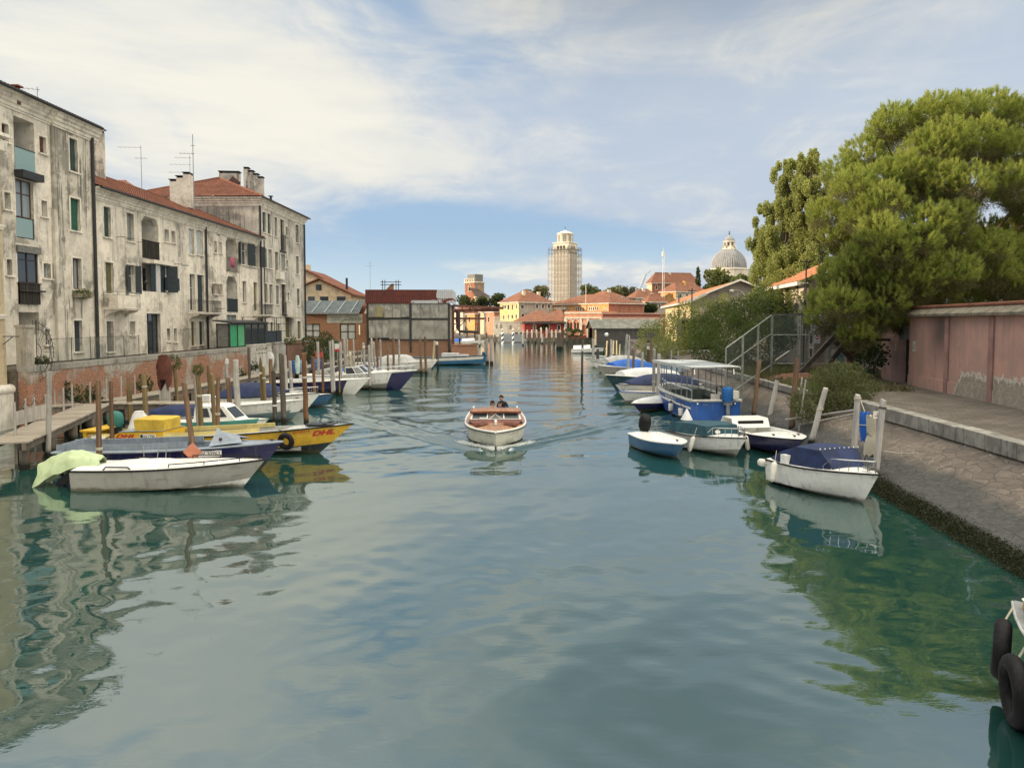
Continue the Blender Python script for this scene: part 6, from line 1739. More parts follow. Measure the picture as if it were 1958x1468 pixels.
def cover(root, gl, L, i0, i1, hfun, mat, K=8, drop=.12, name='cover', grow=.03):
    """canvas stretched over ridge heights from station i0 to i1"""
    g = MB(); rows = []; rr = random.Random(i0*7+i1)
    for i in range(i0, i1+1):
        a, b = gl[i]; f = (i-i0)/(i1-i0); h = hfun(f); row = []
        for k in range(K+1):
            q = k/K; p = a.lerp(b, q); w_ = math.sin(math.pi*q)
            row.append(p+Vector((0,(.5-q)*2*grow if a.y > b.y else -(.5-q)*2*grow,h*w_**.55+.01-(drop if k in (0,K) else 0)+.015*math.sin(k*3.1+i*1.7)*rr.uniform(.4,1)*(0 < k < K))))
        rows.append(row)
    g.loft(rows)
    for r_ in (rows[0], rows[-1]):
        c = (r_[0]+r_[-1])/2; g.add([c]+r_, [(0,i+1,i+2) for i in range(len(r_)-1)])
    return g.build(name, mat, root, True)
def outboard(root, x, y, z, mat, s=1.0, tilt=0.0, cowl_only=False):
    M = Matrix.Translation((x,y,z)) @ Matrix.Rotation(tilt,4,'Y') @ Matrix.Scale(s,4)
    def tr(g):
        g.v = [tuple(M @ Vector(p)) for p in g.v]; return g
    g = MB(); prof = []
    for zz, a, b in ((.0,.20,.15),(.06,.25,.18),(.30,.27,.19),(.44,.22,.16),(.50,.12,.10)):
        prof.append([Vector((-.12+a*math.cos(R(q))-.04*zz, b*math.sin(R(q)), zz)) for q in range(0,360,30)])
    g.loft(prof, True, True); e = tr(g).build('outboard_motor', mat, root, True)
    g = MB(); g.box(-.24,-.07,-.75,-.02,.07,.02); g.box(-.02,-.16,-.35,.06,.16,-.05); g.box(-.36,-.05,-.55,.0,.05,-.50); tr(g).build('leg', IRON, e)
    g = MB(); g.tube([(.05,0,.05),(.5,.05,.15)],.025,5); tr(g).build('tiller', BLACK, e)
    return e
def fender(root, p, l=.5, r=.10, tip=None, tilt=(0,0,1)):
    d = Vector(tilt).normalized(); p = Vector(p)
    g = MB(); pts = []; rs = []
    for f, q in ((0,.25),(.06,.7),(.14,1),(.5,1),(.86,1),(.94,.7),(1,.25)):
        pts.append(p-d*l*f); rs.append(r*q)
    g.tube(pts, rs, 10); f_ = g.build('fender', OFFW, root, True)
    g = MB(); g.tube([p, p+d*.35], .012, 4); g.build('cord', tip or ROPE, f_)
    if tip:
        MB().tube([p+d*.06,p-d*l*.13],[r*.35,r*1.03],8).build('end_cap', tip, f_); MB().tube([p-d*l*.87,p-d*(l+.06)],[r*1.03,r*.3],8).build('end_cap', tip, f_)
    return f_
def bowrail(root, gl, i0, h=.42, inset=.12, mat=CHROME, n=4):
    """pulpit rail following the gunwale from station i0 round the bow"""
    def ins(i, s): 
        p = gl[i][s].copy(); o_ = gl[i][1-s]; d = (o_-p); 
        return p+d.normalized()*min(inset, d.length*.45) if d.length > .02 else p-Vector((.12,0,0))
    N = len(gl)-1; I = list(range(i0, N))
    pts = [ins(i,0)+Vector((0,0,h*min(1,(k+.5)/1.5))) for k, i in enumerate(I)]+[ins(N,0)+Vector((-.05,0,h))]+[ins(i,1)+Vector((0,0,h*min(1,(k+.5)/1.5))) for k, i in reversed(list(enumerate(I)))]
    pts = [ins(i0,0)]+pts+[ins(i0,1)]
    g = MB(); g.tube(pts, .014, 6)
    for i in I[::max(1,len(I)//n)]:
        for s in (0,1):
            k = I.index(i); g.tube([ins(i,s), ins(i,s)+Vector((0,0,h*min(1,(k+.5)/1.5)))], .011, 5)
    g.build('bow_rail', mat, root, True)
def berth(name, label, bow, zb, stern, zs, cat='boat', group=None, zrock=0.0):
    """place a boat by its bow tip and the middle of its stern; returns root and length"""
    a = Vector(bow) if len(bow) == 3 else G(bow[0], bow[1], zb); b = Vector(stern) if len(stern) == 3 else G(stern[0], stern[1], zs)
    d = Vector((a.x-b.x, a.y-b.y, 0))
    return thing(name, label, cat, (b.x, b.y, zrock), math.atan2(d.y, d.x), group), d.length
def V3(x, y): return (x, y, 0)
def cleat(root, p):
    MB().box(p[0]-.09,p[1]-.02,p[2]+.03,p[0]+.09,p[1]+.02,p[2]+.06).box(p[0]-.02,p[1]-.02,p[2],p[0]+.02,p[1]+.02,p[2]+.03).build('cleat', IRON, root)

HULLG = paint('hull_grey', (.30,.30,.27), .4, .08, 1.5, .25, dirtcol=(.20,.20,.17))
NAVYH = paint('hull_navy', (.012,.014,.075), .35, .12, 2, .15)
SLATE = paint('gunwale_slate', (.22,.26,.31), .6, .1, 2, .3)
YELLOW = paint('hull_yellow', (.62,.38,.03), .5, .08, 1.5, .3, dirtcol=(.34,.22,.04)); YELLOWT = paint('yellow_tarp', (.55,.38,.05), .7, .12, 2, .3, bmp=.4)
REDL = paint('red_letter', (.45,.03,.03), .6, .05, 4, .1)
TEAL = paint('teal_canvas', (.035,.17,.145), .7, .12, 2, .2); SAGE = paint('pale_green_tarp', (.42,.52,.31), .75, .10, 2, .25, dirtcol=(.22,.3,.15), bmp=.5)
BLUEG = paint('hull_blue_grey', (.13,.20,.225), .4, .08, 2, .2); TURF = paint('antifoul_dark', (.02,.03,.035), .7, .3, 2, .3)
MIDB = paint('hull_mid_blue', (.02,.11,.23), .4, .12, 1.5, .2); ROYAL = paint('canvas_royal_blue', (.012,.10,.42), .7, .15, 2, .25, bmp=.6); WORKB = paint('hull_work_blue', (.018,.085,.32), .45, .15, 1.2, .3, dirtcol=(.03,.08,.18))
DTEAL = paint('canvas_dark_teal', (.012,.055,.075), .7, .2, 2, .3, bmp=.6); LGREY = paint('canvas_light_grey', (.36,.37,.36), .75, .14, 2, .4, bmp=.4); WCAN = paint('canvas_white', (.58,.59,.59), .7, .08, 2, .25, bmp=.3); BEIG = paint('canvas_beige', (.42,.39,.31), .75, .1, 2, .3, bmp=.4)
MAHO = paint('varnished_mahogany', (.125,.035,.016), .22, .25, 5, .35, spec=.6, dirtcol=(.05,.016,.01)); TEAKD = wood('teak', (.34,.17,.085), (.17,.075,.035), .35, 'X', 1.2)
BROWNP = paint('brown_tarp', (.10,.035,.025), .85, .2, 3, .3)

# grey hulled white speedboat, nearest on the left, outboard under a green sheet
b, L = berth('speedboat', 'white decked speedboat with grey hull and outboard under a pale green sheet', V3(-7.45,22.75), 0, V3(-13.0,23.0), 0)
st, gl = hull_boat(b, L, 1.95, .62, .86, .2, .9, 2.4, .13, .70, -.02, .22, mats=[HULLG, WHITE], rub=.03)
for s in (0,1):
    g = MB(); pts = [gl[i][s]+Vector((0,(-.16 if s == 0 else .16)*min(1,(gl[i][0]-gl[i][1]).length/.5),.10)) for i in range(9,18)]; g.tube(pts, .016, 6)
    for i in (9,12,15,17): q = gl[i][s]+Vector((0,(-.16 if s == 0 else .16)*min(1,(gl[i][0]-gl[i][1]).length/.5),0)); g.tube([q,q+Vector((0,0,.10))],.014,5)
    g.build('grab_rail', BLACK, b)
    g = MB(); q = gl[3][s]+Vector((0,-.1 if s == 0 else .1,0)); g.tube([q,q+Vector((.08,0,.09)),q+Vector((.75,0,.09)),q+Vector((.85,0,0))],.022,6); g.build('handle', BLACK, b)
cover(b, gl, L, 2, 10, lambda f: .13*math.sin(math.pi*min(1,f+.12)), WCAN, 8, 0.0, 'deck_cover', -.16)
g = MB(); g.tube([(1.9,.55,.7),(2.0,.55,1.25)],.015,5); g.tube([(2.15,.6,.7),(2.2,.6,1.25)],.015,5); g.build('antenna', GREYM, b)
e = outboard(b, -.2, 0, .42, IRON, 1.0, R(50))
g = MB(); rg = random.Random(3); rows = []
for i in range(27):                                     # sheet over the tilted motor
    f = i/26; cx_ = .50-2.0*f; top = .66+.46*math.sin(math.pi*min(1,.12+f*.62))**.9-.75*max(0,f-.45); hw = .34+.08*math.sin(math.pi*f); bot = min(top-.2, .62-1.1*max(0,f-.4))
    row = []
    for k in range(21):
        q = (k/20-.5)*2; fd = .028*math.sin(q*11+f*9)+.020*math.sin(q*19-f*17+1)+.012*math.sin(f*40+q*5); zz = fd+top-(top-bot)*abs(q)**1.7
        row.append(Vector((cx_+.05*math.sin(q*6+f*5), hw*q*(1+.07*math.sin(f*22))+fd*.6, zz)))
    rows.append(row)
g.loft(rows); g.build('motor_sheet', SAGE, b, 2)

# navy open barge
b, L = berth('navy_barge', 'long navy open work barge with slate grey gunwale behind the speedboat', V3(-7.75,25.45), 0, V3(-15.1,25.5), 0)
st, gl = hull_boat(b, L, 2.0, .72, .98, .2, .80, 2.6, .10, .78, .0, .2, mats=[NAVYH, TURF], deck_from=.72, deckmat=SLATE, rub=.035, rubmat=SLATE)
g = MB()
for s in (0,1):
    g.loft([[gl[i][s]+Vector((0,(-.26 if s == 0 else .26),0)), gl[i][s]+Vector((0,(-.28 if s == 0 else .28),.22))] for i in range(0,11)])
g.loft([[Vector((gl[0][0].x+.3,.75*f,.98)) for f in (-1,1)],[Vector((gl[0][0].x+.3,.75*f,.7)) for f in (-1,1)]])
g.build('coaming', SLATE, b, False, .04)
g = MB(); x0 = L*.70; g.prism([(x0,-.55,.95),(x0+.75,-.35,1.0),(x0+.75,.35,1.0),(x0,.55,.95),(x0,0,1.42)],(0,0,.01)); g.loft([[(x0,-.75,.92),(x0,0,1.35),(x0,.75,.92)],[(x0+1.0,-.45,1.0),(x0+.75,0,1.12),(x0+1.0,.45,1.0)]]); g.build('fore_cuddy', SLATE, b)
MB().lathe([(.06,0),(.06,.03)],(0,0,0),10).build('porthole', IRON, b).matrix_local = Matrix.Translation((x0+.3,-.5,1.1)) @ Matrix.Rotation(R(60),4,'X')
i_ = 11; pA, pB = st[i_][5], st[i_][6]; xm = pA.x-.2
pl = MB().box(-.36,-.012,-.10,.36,.0,.10).build('number_plate', WHITE, b); u = st[13][6]-st[11][6]; v = st[12][5]-st[12][6]; q = st[12][6]+v.normalized()*.2; nn = u.cross(v).normalized(); nn = -nn if nn.y > 0 else nn; pl.location = q+nn*.02; pl.rotation_euler = (-math.asin(max(-.6,min(.6,-nn.z))),0,math.atan2(u.y,u.x))
text('SV 30963', 'lettering', .15, BLACK, pl, (0,-.016,0), (R(90),0,0), 0, .002, .62)
fender(b, (L*.43,-1.06,.62), .34, .15)
cleat(b, (L*.95,0,.98))

# long yellow delivery boat
b, L = berth('delivery_boat', 'long yellow delivery boat with red lettering and a black tyre on its side', V3(-6.0,28.55), 0, V3(-16.3,29.6), 0)
st, gl = hull_boat(b, L, 2.25, .55, 1.16, .22, .78, 2.7, .13, .72, .0, .26, N=22, mats=[YELLOW, TURF], deck_from=.80, deckmat=LGREY, rub=.03)
g = MB()
for s in (0,1):
    g.tube([st[i][1 if s == 0 else 5]+Vector((0,.015 if s == 0 else -.015,.06)) for i in range(0,23)], .022, 5)
g.build('strake', YELLOW, b)
g = MB()
for s in (0,1): g.loft([[gl[i][s]+Vector((0,(-.22 if s == 0 else .22),0)), gl[i][s]+Vector((0,(-.25 if s == 0 else .25),.16))] for i in range(0,15)])
g.build('coaming', paint('pale_yellow_paint', (.60,.50,.20), .6, .1, 2, .3), b, False, .04)
def side_text(b, st, i, f, s, size, mat, width, rz=0, dz=0, shear=0, name='lettering', bold=0):
    p0, p1 = st[i][5], st[i][6]; q0, q1 = st[i+1][5], st[i+1][6]
    p = (p0.lerp(p1,f)+q0.lerp(q1,f))/2; u = (q0.lerp(q1,f)-p0.lerp(p1,f)).normalized(); v = ((p1-p0)+(q1-q0)).normalized(); n = u.cross(v).normalized()
    v = n.cross(u); M = Matrix((u,v,n)).transposed().to_4x4(); M.translation = p+n*.012+v*dz
    o = text(s, name, size, mat, b, (0,0,0), (0,0,0), shear, .002, width, bold); sc = o.scale.copy(); o.matrix_local = M @ Matrix.Diagonal((sc.x,1,1,1)); return o
side_text(b, st, 19, .33, 'DHL', .28, REDL, .85, shear=.35, bold=.012); side_text(b, st, 17, .66, '6V30416', .15, REDL, .62)
g = MB(); g.torus((L*.785,-1.06,.60),.23,.10,(.15,1,.1),20,10); g.build('tyre_fender', BLACK, b, True)
g = MB(); g.tube([(L*.785,-.98,.92),(L*.75,-.9,1.02)],.012,4); g.build('tyre_cord', BLACK, b)
g = MB(); g.prism([(.05,-.75,-.15),(.05,.75,-.15),(-.05,.8,.80),(-.05,-.8,.80)],(.14,0,0)); g.box(-.12,-.85,.80,.5,.85,.86); g.build('stern_board', YELLOW, b)
# engine box superstructure with tarp and lettering
sb = MB(); sb.prism([(.75,-.9,.45),(1.5,-.9,.80),(3.25,-.9,.86),(3.25,-.9,.45)],(0,1.6,0)); sb.build('engine_house', YELLOW, b)
MB().loft([[(.7,-.92,.47),(1.48,-.92,.83),(3.27,-.92,.89)],[(.7,.72,.47),(1.48,.72,.83),(3.27,.72,.89)]]).build('house_roof', SLATE, b)
text('DHL', 'lettering', .20, REDL, b, (1.75,-.906,.66), (R(90),0,0), .35, .002, .8, .008)
pl = MB().box(2.35,-.912,.58,2.98,-.902,.76).build('number_plate', WHITE, b); text('6V1790', 'lettering', .15, BLACK, pl, (2.72,-.916,.67), (R(90),0,0), 0, .002, .45); MB().box(2.37,-.916,.60,2.47,-.913,.74).build('plate_mark', BLACK, pl)
g = MB(); rr = random.Random(2)
g.loft([[(2.6+ox*.78+.02*rr.uniform(-1,1), -.15+oy*.6, z+.015*rr.uniform(-1,1)) for ox, oy in ((-.75,-1),(-.3,-1.03),(.3,-1.03),(.78,-1),(.82,0),(.78,1),(-.75,1),(-.8,0))] for z in (.87,1.0,1.16,1.28)]+[[(2.6+ox*.66, -.15+oy*.48, 1.33) for ox, oy in ((-.75,-1),(-.3,-1.03),(.3,-1.03),(.78,-1),(.82,0),(.78,1),(-.75,1),(-.8,0))]], True, True); g.build('cargo_tarp', YELLOWT, b, True)
MB().box(L*.83,-.35,1.08,L*.93,.35,1.14).build('fore_hatch', IRON, b); cleat(b,(L*.90,-.3,1.12)); cleat(b,(L*.90,.3,1.12))
g = MB(); g.prism([(.3,-.8,.4),(.85,-.8,.4),(.85,-.8,.62),(.3,-.8,.66)],(0,.1,0)); g.build('white_panel', WHITE, b); text('JZ', 'lettering', .18, BLACK, b, (.6,-.806,.52), (R(90),0,0), 0, .002)
e = outboard(b, .55, .6, .80, TEAL, 1.25, 0)
g = MB(); rr = random.Random(5); g.loft([[(1.5+.5*(1-zz*.7)*math.cos(R(a))+.06*rr.uniform(-1,1), .45+.4*(1-zz*.7)*math.sin(R(a)), .8+zz*.68) for a in range(0,360,40)] for q, zz in ((0,0),(0,.4),(0,.75),(0,1))], True, True); g.build('white_sheet', WCAN, b, True)

# small boat with white cabin and teal cover
b, L = berth('cabin_boat', 'small white cabin boat with teal side cover behind the yellow boat', V3(-11.0,34.2), 0, V3(-15.6,34.6), 0)
st, gl = hull_boat(b, L, 1.8, .45, .62, .18, .88, 2.4, .13, .7, -.02, .25, mats=[WHITE, TEAL], rub=.02, rubmat=TEAL)
g = MB()
for s in (1,): g.loft([[gl[i][1]+Vector((0,-.05,.05)), (gl[i][1]+st[i][4])/2+Vector((0,-.07,0)), st[i][4]+Vector((0,-.05,-.05))] for i in range(3,17)])
g.build('side_cover', TEAL, b, True, .02)
g = MB(); x0, x1 = L*.30, L*.62
lo_ = [(x0,-.72,.5),(x1+.5,-.62,.55),(x1+.5,.62,.55),(x0,.72,.5)]; hi = [(x0+.05,-.60,1.22),(x1-.15,-.52,1.22),(x1-.15,.52,1.22),(x0+.05,.60,1.22)]
g.loft([lo_,hi],True,False); g.build('cabin', WHITE, b); MB().loft([hi,[(x0+.1,-.45,1.29),(x1-.3,-.4,1.29),(x1-.3,.4,1.29),(x0+.1,.45,1.29)]],True,True).build('cabin_roof', WHITE, b)
g = MB()
def lerp3(a,b_,f): return tuple(a[i]+(b_[i]-a[i])*f for i in range(3))
for fa, fb_ in ((.08,.42),(.5,.86)):
    P00, P10 = lerp3(lo_[0],lo_[1],fa), lerp3(lo_[0],lo_[1],fb_); P01, P11 = lerp3(hi[0],hi[1],fa), lerp3(hi[0],hi[1],fb_)
    g.quad(*[tuple(Vector(q)+Vector((0,-.012,0))) for q in (lerp3(P00,P01,.3),lerp3(P10,P11,.3),lerp3(P10,P11,.86),lerp3(P00,P01,.86))])
g.quad(*[tuple(Vector(q)+Vector((.012,0,.01))) for q in (lerp3(lerp3(lo_[1],lo_[2],.1),lerp3(hi[1],hi[2],.1),.2),lerp3(lerp3(lo_[1],lo_[2],.9),lerp3(hi[1],hi[2],.9),.2),lerp3(lerp3(lo_[1],lo_[2],.9),lerp3(hi[1],hi[2],.9),.85),lerp3(lerp3(lo_[1],lo_[2],.1),lerp3(hi[1],hi[2],.1),.85))])
g.build('window', GLASS, b)
g = MB(); g.tube([(x0+.1,-.4,1.28),(x0+.1,-.4,1.36),(x0+.6,-.4,1.36),(x0+.6,-.4,1.28)],.015,5); g.build('roof_rail', CHROME, b)
# dark blue sloop hull under cover behind
b, L = berth('covered_dinghy', 'dark blue covered dinghy by the jetty left of the cabin boat', V3(-13.4,36.0), 0, V3(-17.6,36.3), 0)
st, gl = hull_boat(b, L, 1.7, .5, .7, .15, .88, 2.2, .12, .7, mats=[WHITE, NAVYH], rub=.02)
cover(b, gl, L, 0, 14, lambda f: .5*math.sin(math.pi*min(1,.15+.7*f)), NAVY, 8, .2)
def runabout(label, bow, stern, B, fs, fb, hm, lowm, cov=None, covm=None, rail=True, ws=False, zrock=0, deckmat=None, deck_from=0.0, rubm=None, group=None, extra=None, name='runabout', full=2.3, tr=.88):
    b, L = berth(name, label, bow, 0, stern, 0, 'boat', group, zrock)
    st, gl = hull_boat(b, L, B, fs, fb, .22, tr, full, .15, .62, .0, .3, mats=[hm, lowm], rub=.028, rubmat=rubm or BLACK, deckmat=deckmat or WHITE, deck_from=deck_from)
    if cov: cover(b, gl, L, cov[0], cov[1], cov[2], covm, 8, .06)
    if rail: bowrail(b, gl, 11, .32)
    if ws:
        g = MB(); x = L*.52; w_ = B*.40; z = fs+.12
        base_ = [(x-.9,-w_,z),(x-.1,-w_*.98,z),(x+.45,-w_*.6,z+.04),(x+.6,0,z+.05),(x+.45,w_*.6,z+.04),(x-.1,w_*.98,z),(x-.9,w_,z)]
        top_ = [(x-1.0,-w_*.9,z+.5),(x-.45,-w_*.88,z+.52),(x-.15,-w_*.5,z+.54),(x-.05,0,z+.55),(x-.15,w_*.5,z+.54),(x-.45,w_*.88,z+.52),(x-1.0,w_*.9,z+.5)]
        g.loft([base_,top_]); g.build('windscreen', GLASS, b, False, .012)
        g = MB(); g.tube(top_,.02,5); g.tube(base_,.018,5)
        for a_, c_ in zip(base_,top_): g.tube([a_,c_],.014,4)
        g.build('windscreen_frame', CHROME, b)
    cleat(b, (L*.9,0,fb+.02))
    if extra: extra(b, st, gl, L)
    return b, st, gl, L
runabout('white runabout with blue grey lower hull moored beside the thick grey post', V3(-10.25,38.2), V3(-16.6,38.9), 2.1, .72, 1.1, WHITE, BLUEG, None, None, False, deckmat=WHITE, rubm=LGREY,
         extra=lambda b,st,gl,L: (MB().loft([[st[i][5]*.45+st[i][4]*.55+Vector((0,-.02,0)), st[i][4]+Vector((0,-.02,0)), st[i][4].lerp(st[i][3],.6)+Vector((0,-.02,-.01))] for i in range(2,17)]).build('boot_stripe', BLUEG, b, True), MB().obox((L*.15,0,1.0),(.5,.6,.5)).build('engine_cover', WCAN, b)))
runabout('white cruiser with dark navy canopy and black rub line', V3(-10.7,42.4), V3(-16.8,43.3), 2.2, .75, 1.05, WHITE, WHITE, (1,11,lambda f: .75*math.sin(math.pi*min(1,.12+.80*f))**.8), NAVY, True)
runabout('mid blue skiff nosing out behind the navy canopied cruiser', V3(-10.4,44.3), V3(-15.5,45.2), 1.8, .55, .8, MIDB, MIDB, (1,10,lambda f: .3), LGREY, False)
def wbow(b, st, gl, L):
    g = MB()
    for s in (0,1):
        I = range(14,19); rows = []
        for i in I: 
            r = st[i]; sq = [r[6],r[5],r[4],r[3]] if s else [r[0],r[1],r[2],r[3]]
            rows.append([p+Vector((.004,(-.012 if s else .012),0)) for p in sq])
        g.loft(rows)
    g.build('bow_panel', WHITE, b, True)
runabout('navy hulled boat with white stem and pale grey inner hull', V3(-9.75,52.0), V3(-17.0,53.6), 2.3, .8, 1.15, NAVYH, TURF, (2,10,lambda f: .15), LGREY, True, extra=wbow, rubm=WHITE)
def nbow(b, st, gl, L):
    g = MB()
    for s in (0,1):
        rows = []
        for i in range(14,19):
            r = st[i]; sq = [r[6].lerp(r[5],.25),r[5],r[4],r[3]] if s else [r[0].lerp(r[1],.25),r[1],r[2],r[3]]
            rows.append([p+Vector((.004,(-.014 if s else .014),0)) for p in sq])
        g.loft(rows)
    g.build('bow_panel', NAVYH, b, True)
    g = MB(); x = L*.40; g.loft([[(x-1.6,-.9,1.1),(x-.6,-.85,1.75),(x-.6,.85,1.75),(x-1.6,.9,1.1)],[(x-2.6,-.9,1.05),(x-2.4,-.8,1.35),(x-2.4,.8,1.35),(x-2.6,.9,1.05)]]); g.build('canopy', LGREY, b, True, .02)
runabout('large white motor cruiser with navy bow panel and raked windscreen', V3(-6.95,55.6), V3(-15.6,57.6), 2.7, 1.0, 1.5, WHITE, HULLG, None, None, True, True, extra=nbow, rubm=WHITE)
runabout('white cruiser partly hidden beyond the large motor cruiser', V3(-8.4,60.5), V3(-15.2,62.0), 2.3, .85, 1.2, WHITE, WHITE, None, None, True, True)
runabout('white boat with grey boxy cover beside two leaning posts', V3(-7.2,73.5), V3(-14.0,75.5), 2.4, .9, 1.3, WHITE, HULLG, (2,11,lambda f: .75*(1-abs(2*f-1)**6)), LGREY, False, rubm=WHITE)
runabout('blue tarped boat among the far left posts', V3(-10.5,66.5), V3(-15.5,68.0), 2.0, .6, .8, WHITE, NAVYH, (1,12,lambda f: .35), ROYAL, False)
runabout('small white launch half hidden behind the far left posts', V3(-11.5,79.5), V3(-17.0,81.0), 2.0, .6, .9, WHITE, NAVYH, None, None, False, True)
b, L = berth('flat_barge', 'long flat blue barge with cream stripe at the end of the boatyard', V3(-2.9,87.5), 0, V3(-12.4,89.0), 0)
st, gl = hull_boat(b, L, 2.3, .85, 1.15, .2, .85, 3.4, .05, .85, .0, .2, mats=[MIDB, MIDB], deck_from=.86, deckmat=SLATE, rub=.04)
MB().loft([[st[i][5]*.25+st[i][6]*.75+Vector((0,-.02,0)), st[i][5]+Vector((0,-.02,.02))] for i in range(0,18)]).build('cream_stripe', OFFW, b)
MB().obox((L*.55,0,1.1),(1.8,1.2,.5)).obox((L*.72,0,1.05),(1.0,1.0,.3)).build('cargo', WCAN, b)
o = MB().lathe([(.38,.05),(.40,.35),(.38,.36),(.40,.7),(.38,.71),(.40,1.1),(.38,1.35)],(0,0,0),16).build('blue_drum', MIDB, None, True); P = G(928,694,0); o.location = (P.x,P.y-.3,0); tag(o, 'blue plastic drum fixed at the end of the flat barge', 'drum')

# ---- right bank, nearest first
def rcover(b, st, gl, L):
    g = MB(); z = .78
    A_ = [(.35,-.72,z),(.35,.72,z)]; 
    prof = [(.0,.62,.0),(.6,.80,.30),(1.3,.80,.58),(2.25,.72,.60),(2.66,.55,.06)]
    rows = []
    for x, hw, h in prof: rows.append([(x,-hw-.06,z-.05),(x,-hw*.92,z+h*.92),(x,-hw*.5,z+h),(x,0,z+h+.02),(x,hw*.5,z+h),(x,hw*.92,z+h*.92),(x,hw+.06,z-.05)])
    g.loft(rows); g.build('canopy', NAVY, b, False)
    g = MB()
    for i in range(9): g.ball((2.25,-.66+1.32*i/8,z+.60),.022,3)
    g.build('snap', WHITE, b)
    MB().box(.9,-.97,z-.05,1.15,-.80,z+.25).build('seat_corner', WHITE, b); MB().box(.9,.80,z-.05,1.15,.97,z+.25).build('seat_corner', WHITE, b)
    fender(b, (.75,-1.05,.78), .62, .10, None, (-.25,.35,1)); fender(b, (.1,-.95,.62), .3, .12, None, (1,-.2,.1))
    g = MB(); g.box(L*.86,-.06,.97,L*.93,.06,1.05); g.build('bow_fitting', CHROME, b)
runabout('white motorboat with tall navy canopy and chrome bow rail on the right', V3(9.85,20.15), V3(8.72,23.75), 1.95, .74, .92, WHITE, WHITE, None, None, True, extra=rcover)
def tcover(b, st, gl, L):
    g = MB(); z = .62; rows = []
    for x, hw, h in ((-.05,.80,.0),(.5,.86,.36),(1.6,.86,.46),(2.5,.80,.44),(2.62,.76,.02)): rows.append([(x,-hw,z),(x,-hw*.9,z+h),(x,0,z+h+.03),(x,hw*.9,z+h),(x,hw,z)])
    g.loft(rows); g.build('canopy', DTEAL, b)
    g = MB(); g.prism([(2.57+.02,.11*math.cos(R(a))-.25,z+.22+.075*math.sin(R(a))) for a in range(0,360,24)],(.04,0,0)); g.build('emblem', WHITE, b)
    g = MB()
    for y in (-.55,-.2,.2,.55): g.beam((2.62,y,z+.05),(3.15,y*.82,.70),.015,.015)
    g.build('strap', BLACK, b)
    fender(b, (2.2,-1.02,.66), .62, .085, None, (.1,.3,1)); fender(b, (2.7,.98,.66), .62, .085, None, (.1,-.3,1))
    MB().loft([[(.3+.25*math.cos(R(a)),-.05+.25*math.sin(R(a)),z+.4) for a in range(0,360,40)],[(.3+.02*math.cos(R(a)),-.05+.02*math.sin(R(a)),z+.85) for a in range(0,360,40)]],True,True).build('white_sheet', WCAN, b, True)
runabout('white motorboat with low dark teal cover between two blue boats', V3(8.50,27.3), V3(7.05,31.0), 1.95, .60, .80, WHITE, HULLG, None, None, True, extra=tcover)
def rblue(b, st, gl, L):
    outboard(b, .0, .05, .58, BLACK, 1.25, R(28))
    g = MB(); g.tube([(.4,.1,.56),(1.0,.3,.55),(1.6,.1,.58),(2.0,-.2,.6)],.018,5); g.build('rope', ROPE, b)
b_, s_, g_, L_ = runabout('small mid blue dinghy with white deck and black outboard', V3(6.05,26.9), V3(5.35,30.6), 1.5, .52, .66, MIDB, MIDB, None, None, False, extra=rblue, rubm=WHITE, full=3.6)
def wdeck(b, st, gl, L):
    g = MB(); g.loft([[(.0,-.85,.66),(.0,.85,.66)],[(.15,-.8,.98),(.15,.8,.98)],[(1.0,-.8,.98),(1.0,.8,.98)],[(1.2,-.8,.62),(1.2,.8,.62)]]); g.build('stern_locker', WHITE, b, False, .03)
    MB().box(1.01,-.55,.70,1.13,.55,.90).build('opening', DARKIN, b)
    cleat(b,(L*.78,.5,.72)); cleat(b,(L*.78,-.5,.72))
runabout('open white topped boat with deep blue hull and rounded bow', V3(10.5,27.3), V3(9.75,32.4), 2.2, .60, .74, NAVYH, NAVYH, None, None, False, deck_from=.62, extra=wdeck, full=3.8, group=None)
# work boat with flat canopy on posts
b, L = berth('passenger_boat', 'blue work boat with rail canopy on many posts and a big blue motor', V3(9.45,46.0), 0, V3(10.1,37.4), 0)
st, gl = hull_boat(b, L, 2.75, 1.12, 1.3, .3, .92, 3.2, .06, .85, -.1, .2, N=18, mats=[WORKB, WORKB], deck_from=.93, deckmat=LGREY, rub=.07, rubmat=paint('worn_white_gunwale', (.42,.42,.39), .7, .15, 3, .4))
MB().loft([[st[i][0].lerp(st[i][1],.55)+Vector((0,.03,0)), st[i][0].lerp(st[i][1],.72)+Vector((0,.03,0))] for i in range(0,17)]).build('side_stripe', WHITE, b)
p0 = st[5][0].lerp(st[5][1],.28); u = (st[8][0]-st[3][0]).normalized()
g = MB(); rr = random.Random(4)
for k in range(2):
    for q in range(9): c_ = p0+u*(.2*q-.4)+Vector((0,.03,-.13*k)); g.beam(c_, c_+u*rr.uniform(.08,.15), .01, rr.uniform(.04,.09))
g.build('lettering', WHITE, b)
text('ITV', 'lettering', .16, SLATE, b, (-.03,.55,.88), (R(90),0,R(-90)), 0, .002)
g = MB(); z = 2.62
PST = [(x, s*(1.05+.02*x if x < 5 else 1.12-.12*(x-5))) for x in (.55,1.3,2.2,3.1,4.0,4.9,5.8,6.6) for s in (-1,1)]
for x, y in PST: MB().tube([(x,y,1.05),(x,y*.97,z+.05)], .028, 6).build('post', GREYM, b)
g = MB()
for s in (-1,1):
    g.tube([(.55,s*1.05,1.55),(.9,s*1.12,1.62),(2.2,s*1.12,1.62),(4.9,s*1.12,1.66),(6.6,s*.9,1.72)], .026, 6); g.tube([(.3,s*1.0,z-.25),(.35,s*1.0,z),(.6,s*1.0,z+.06),(6.9,s*1.0,z+.06)], .035, 6)
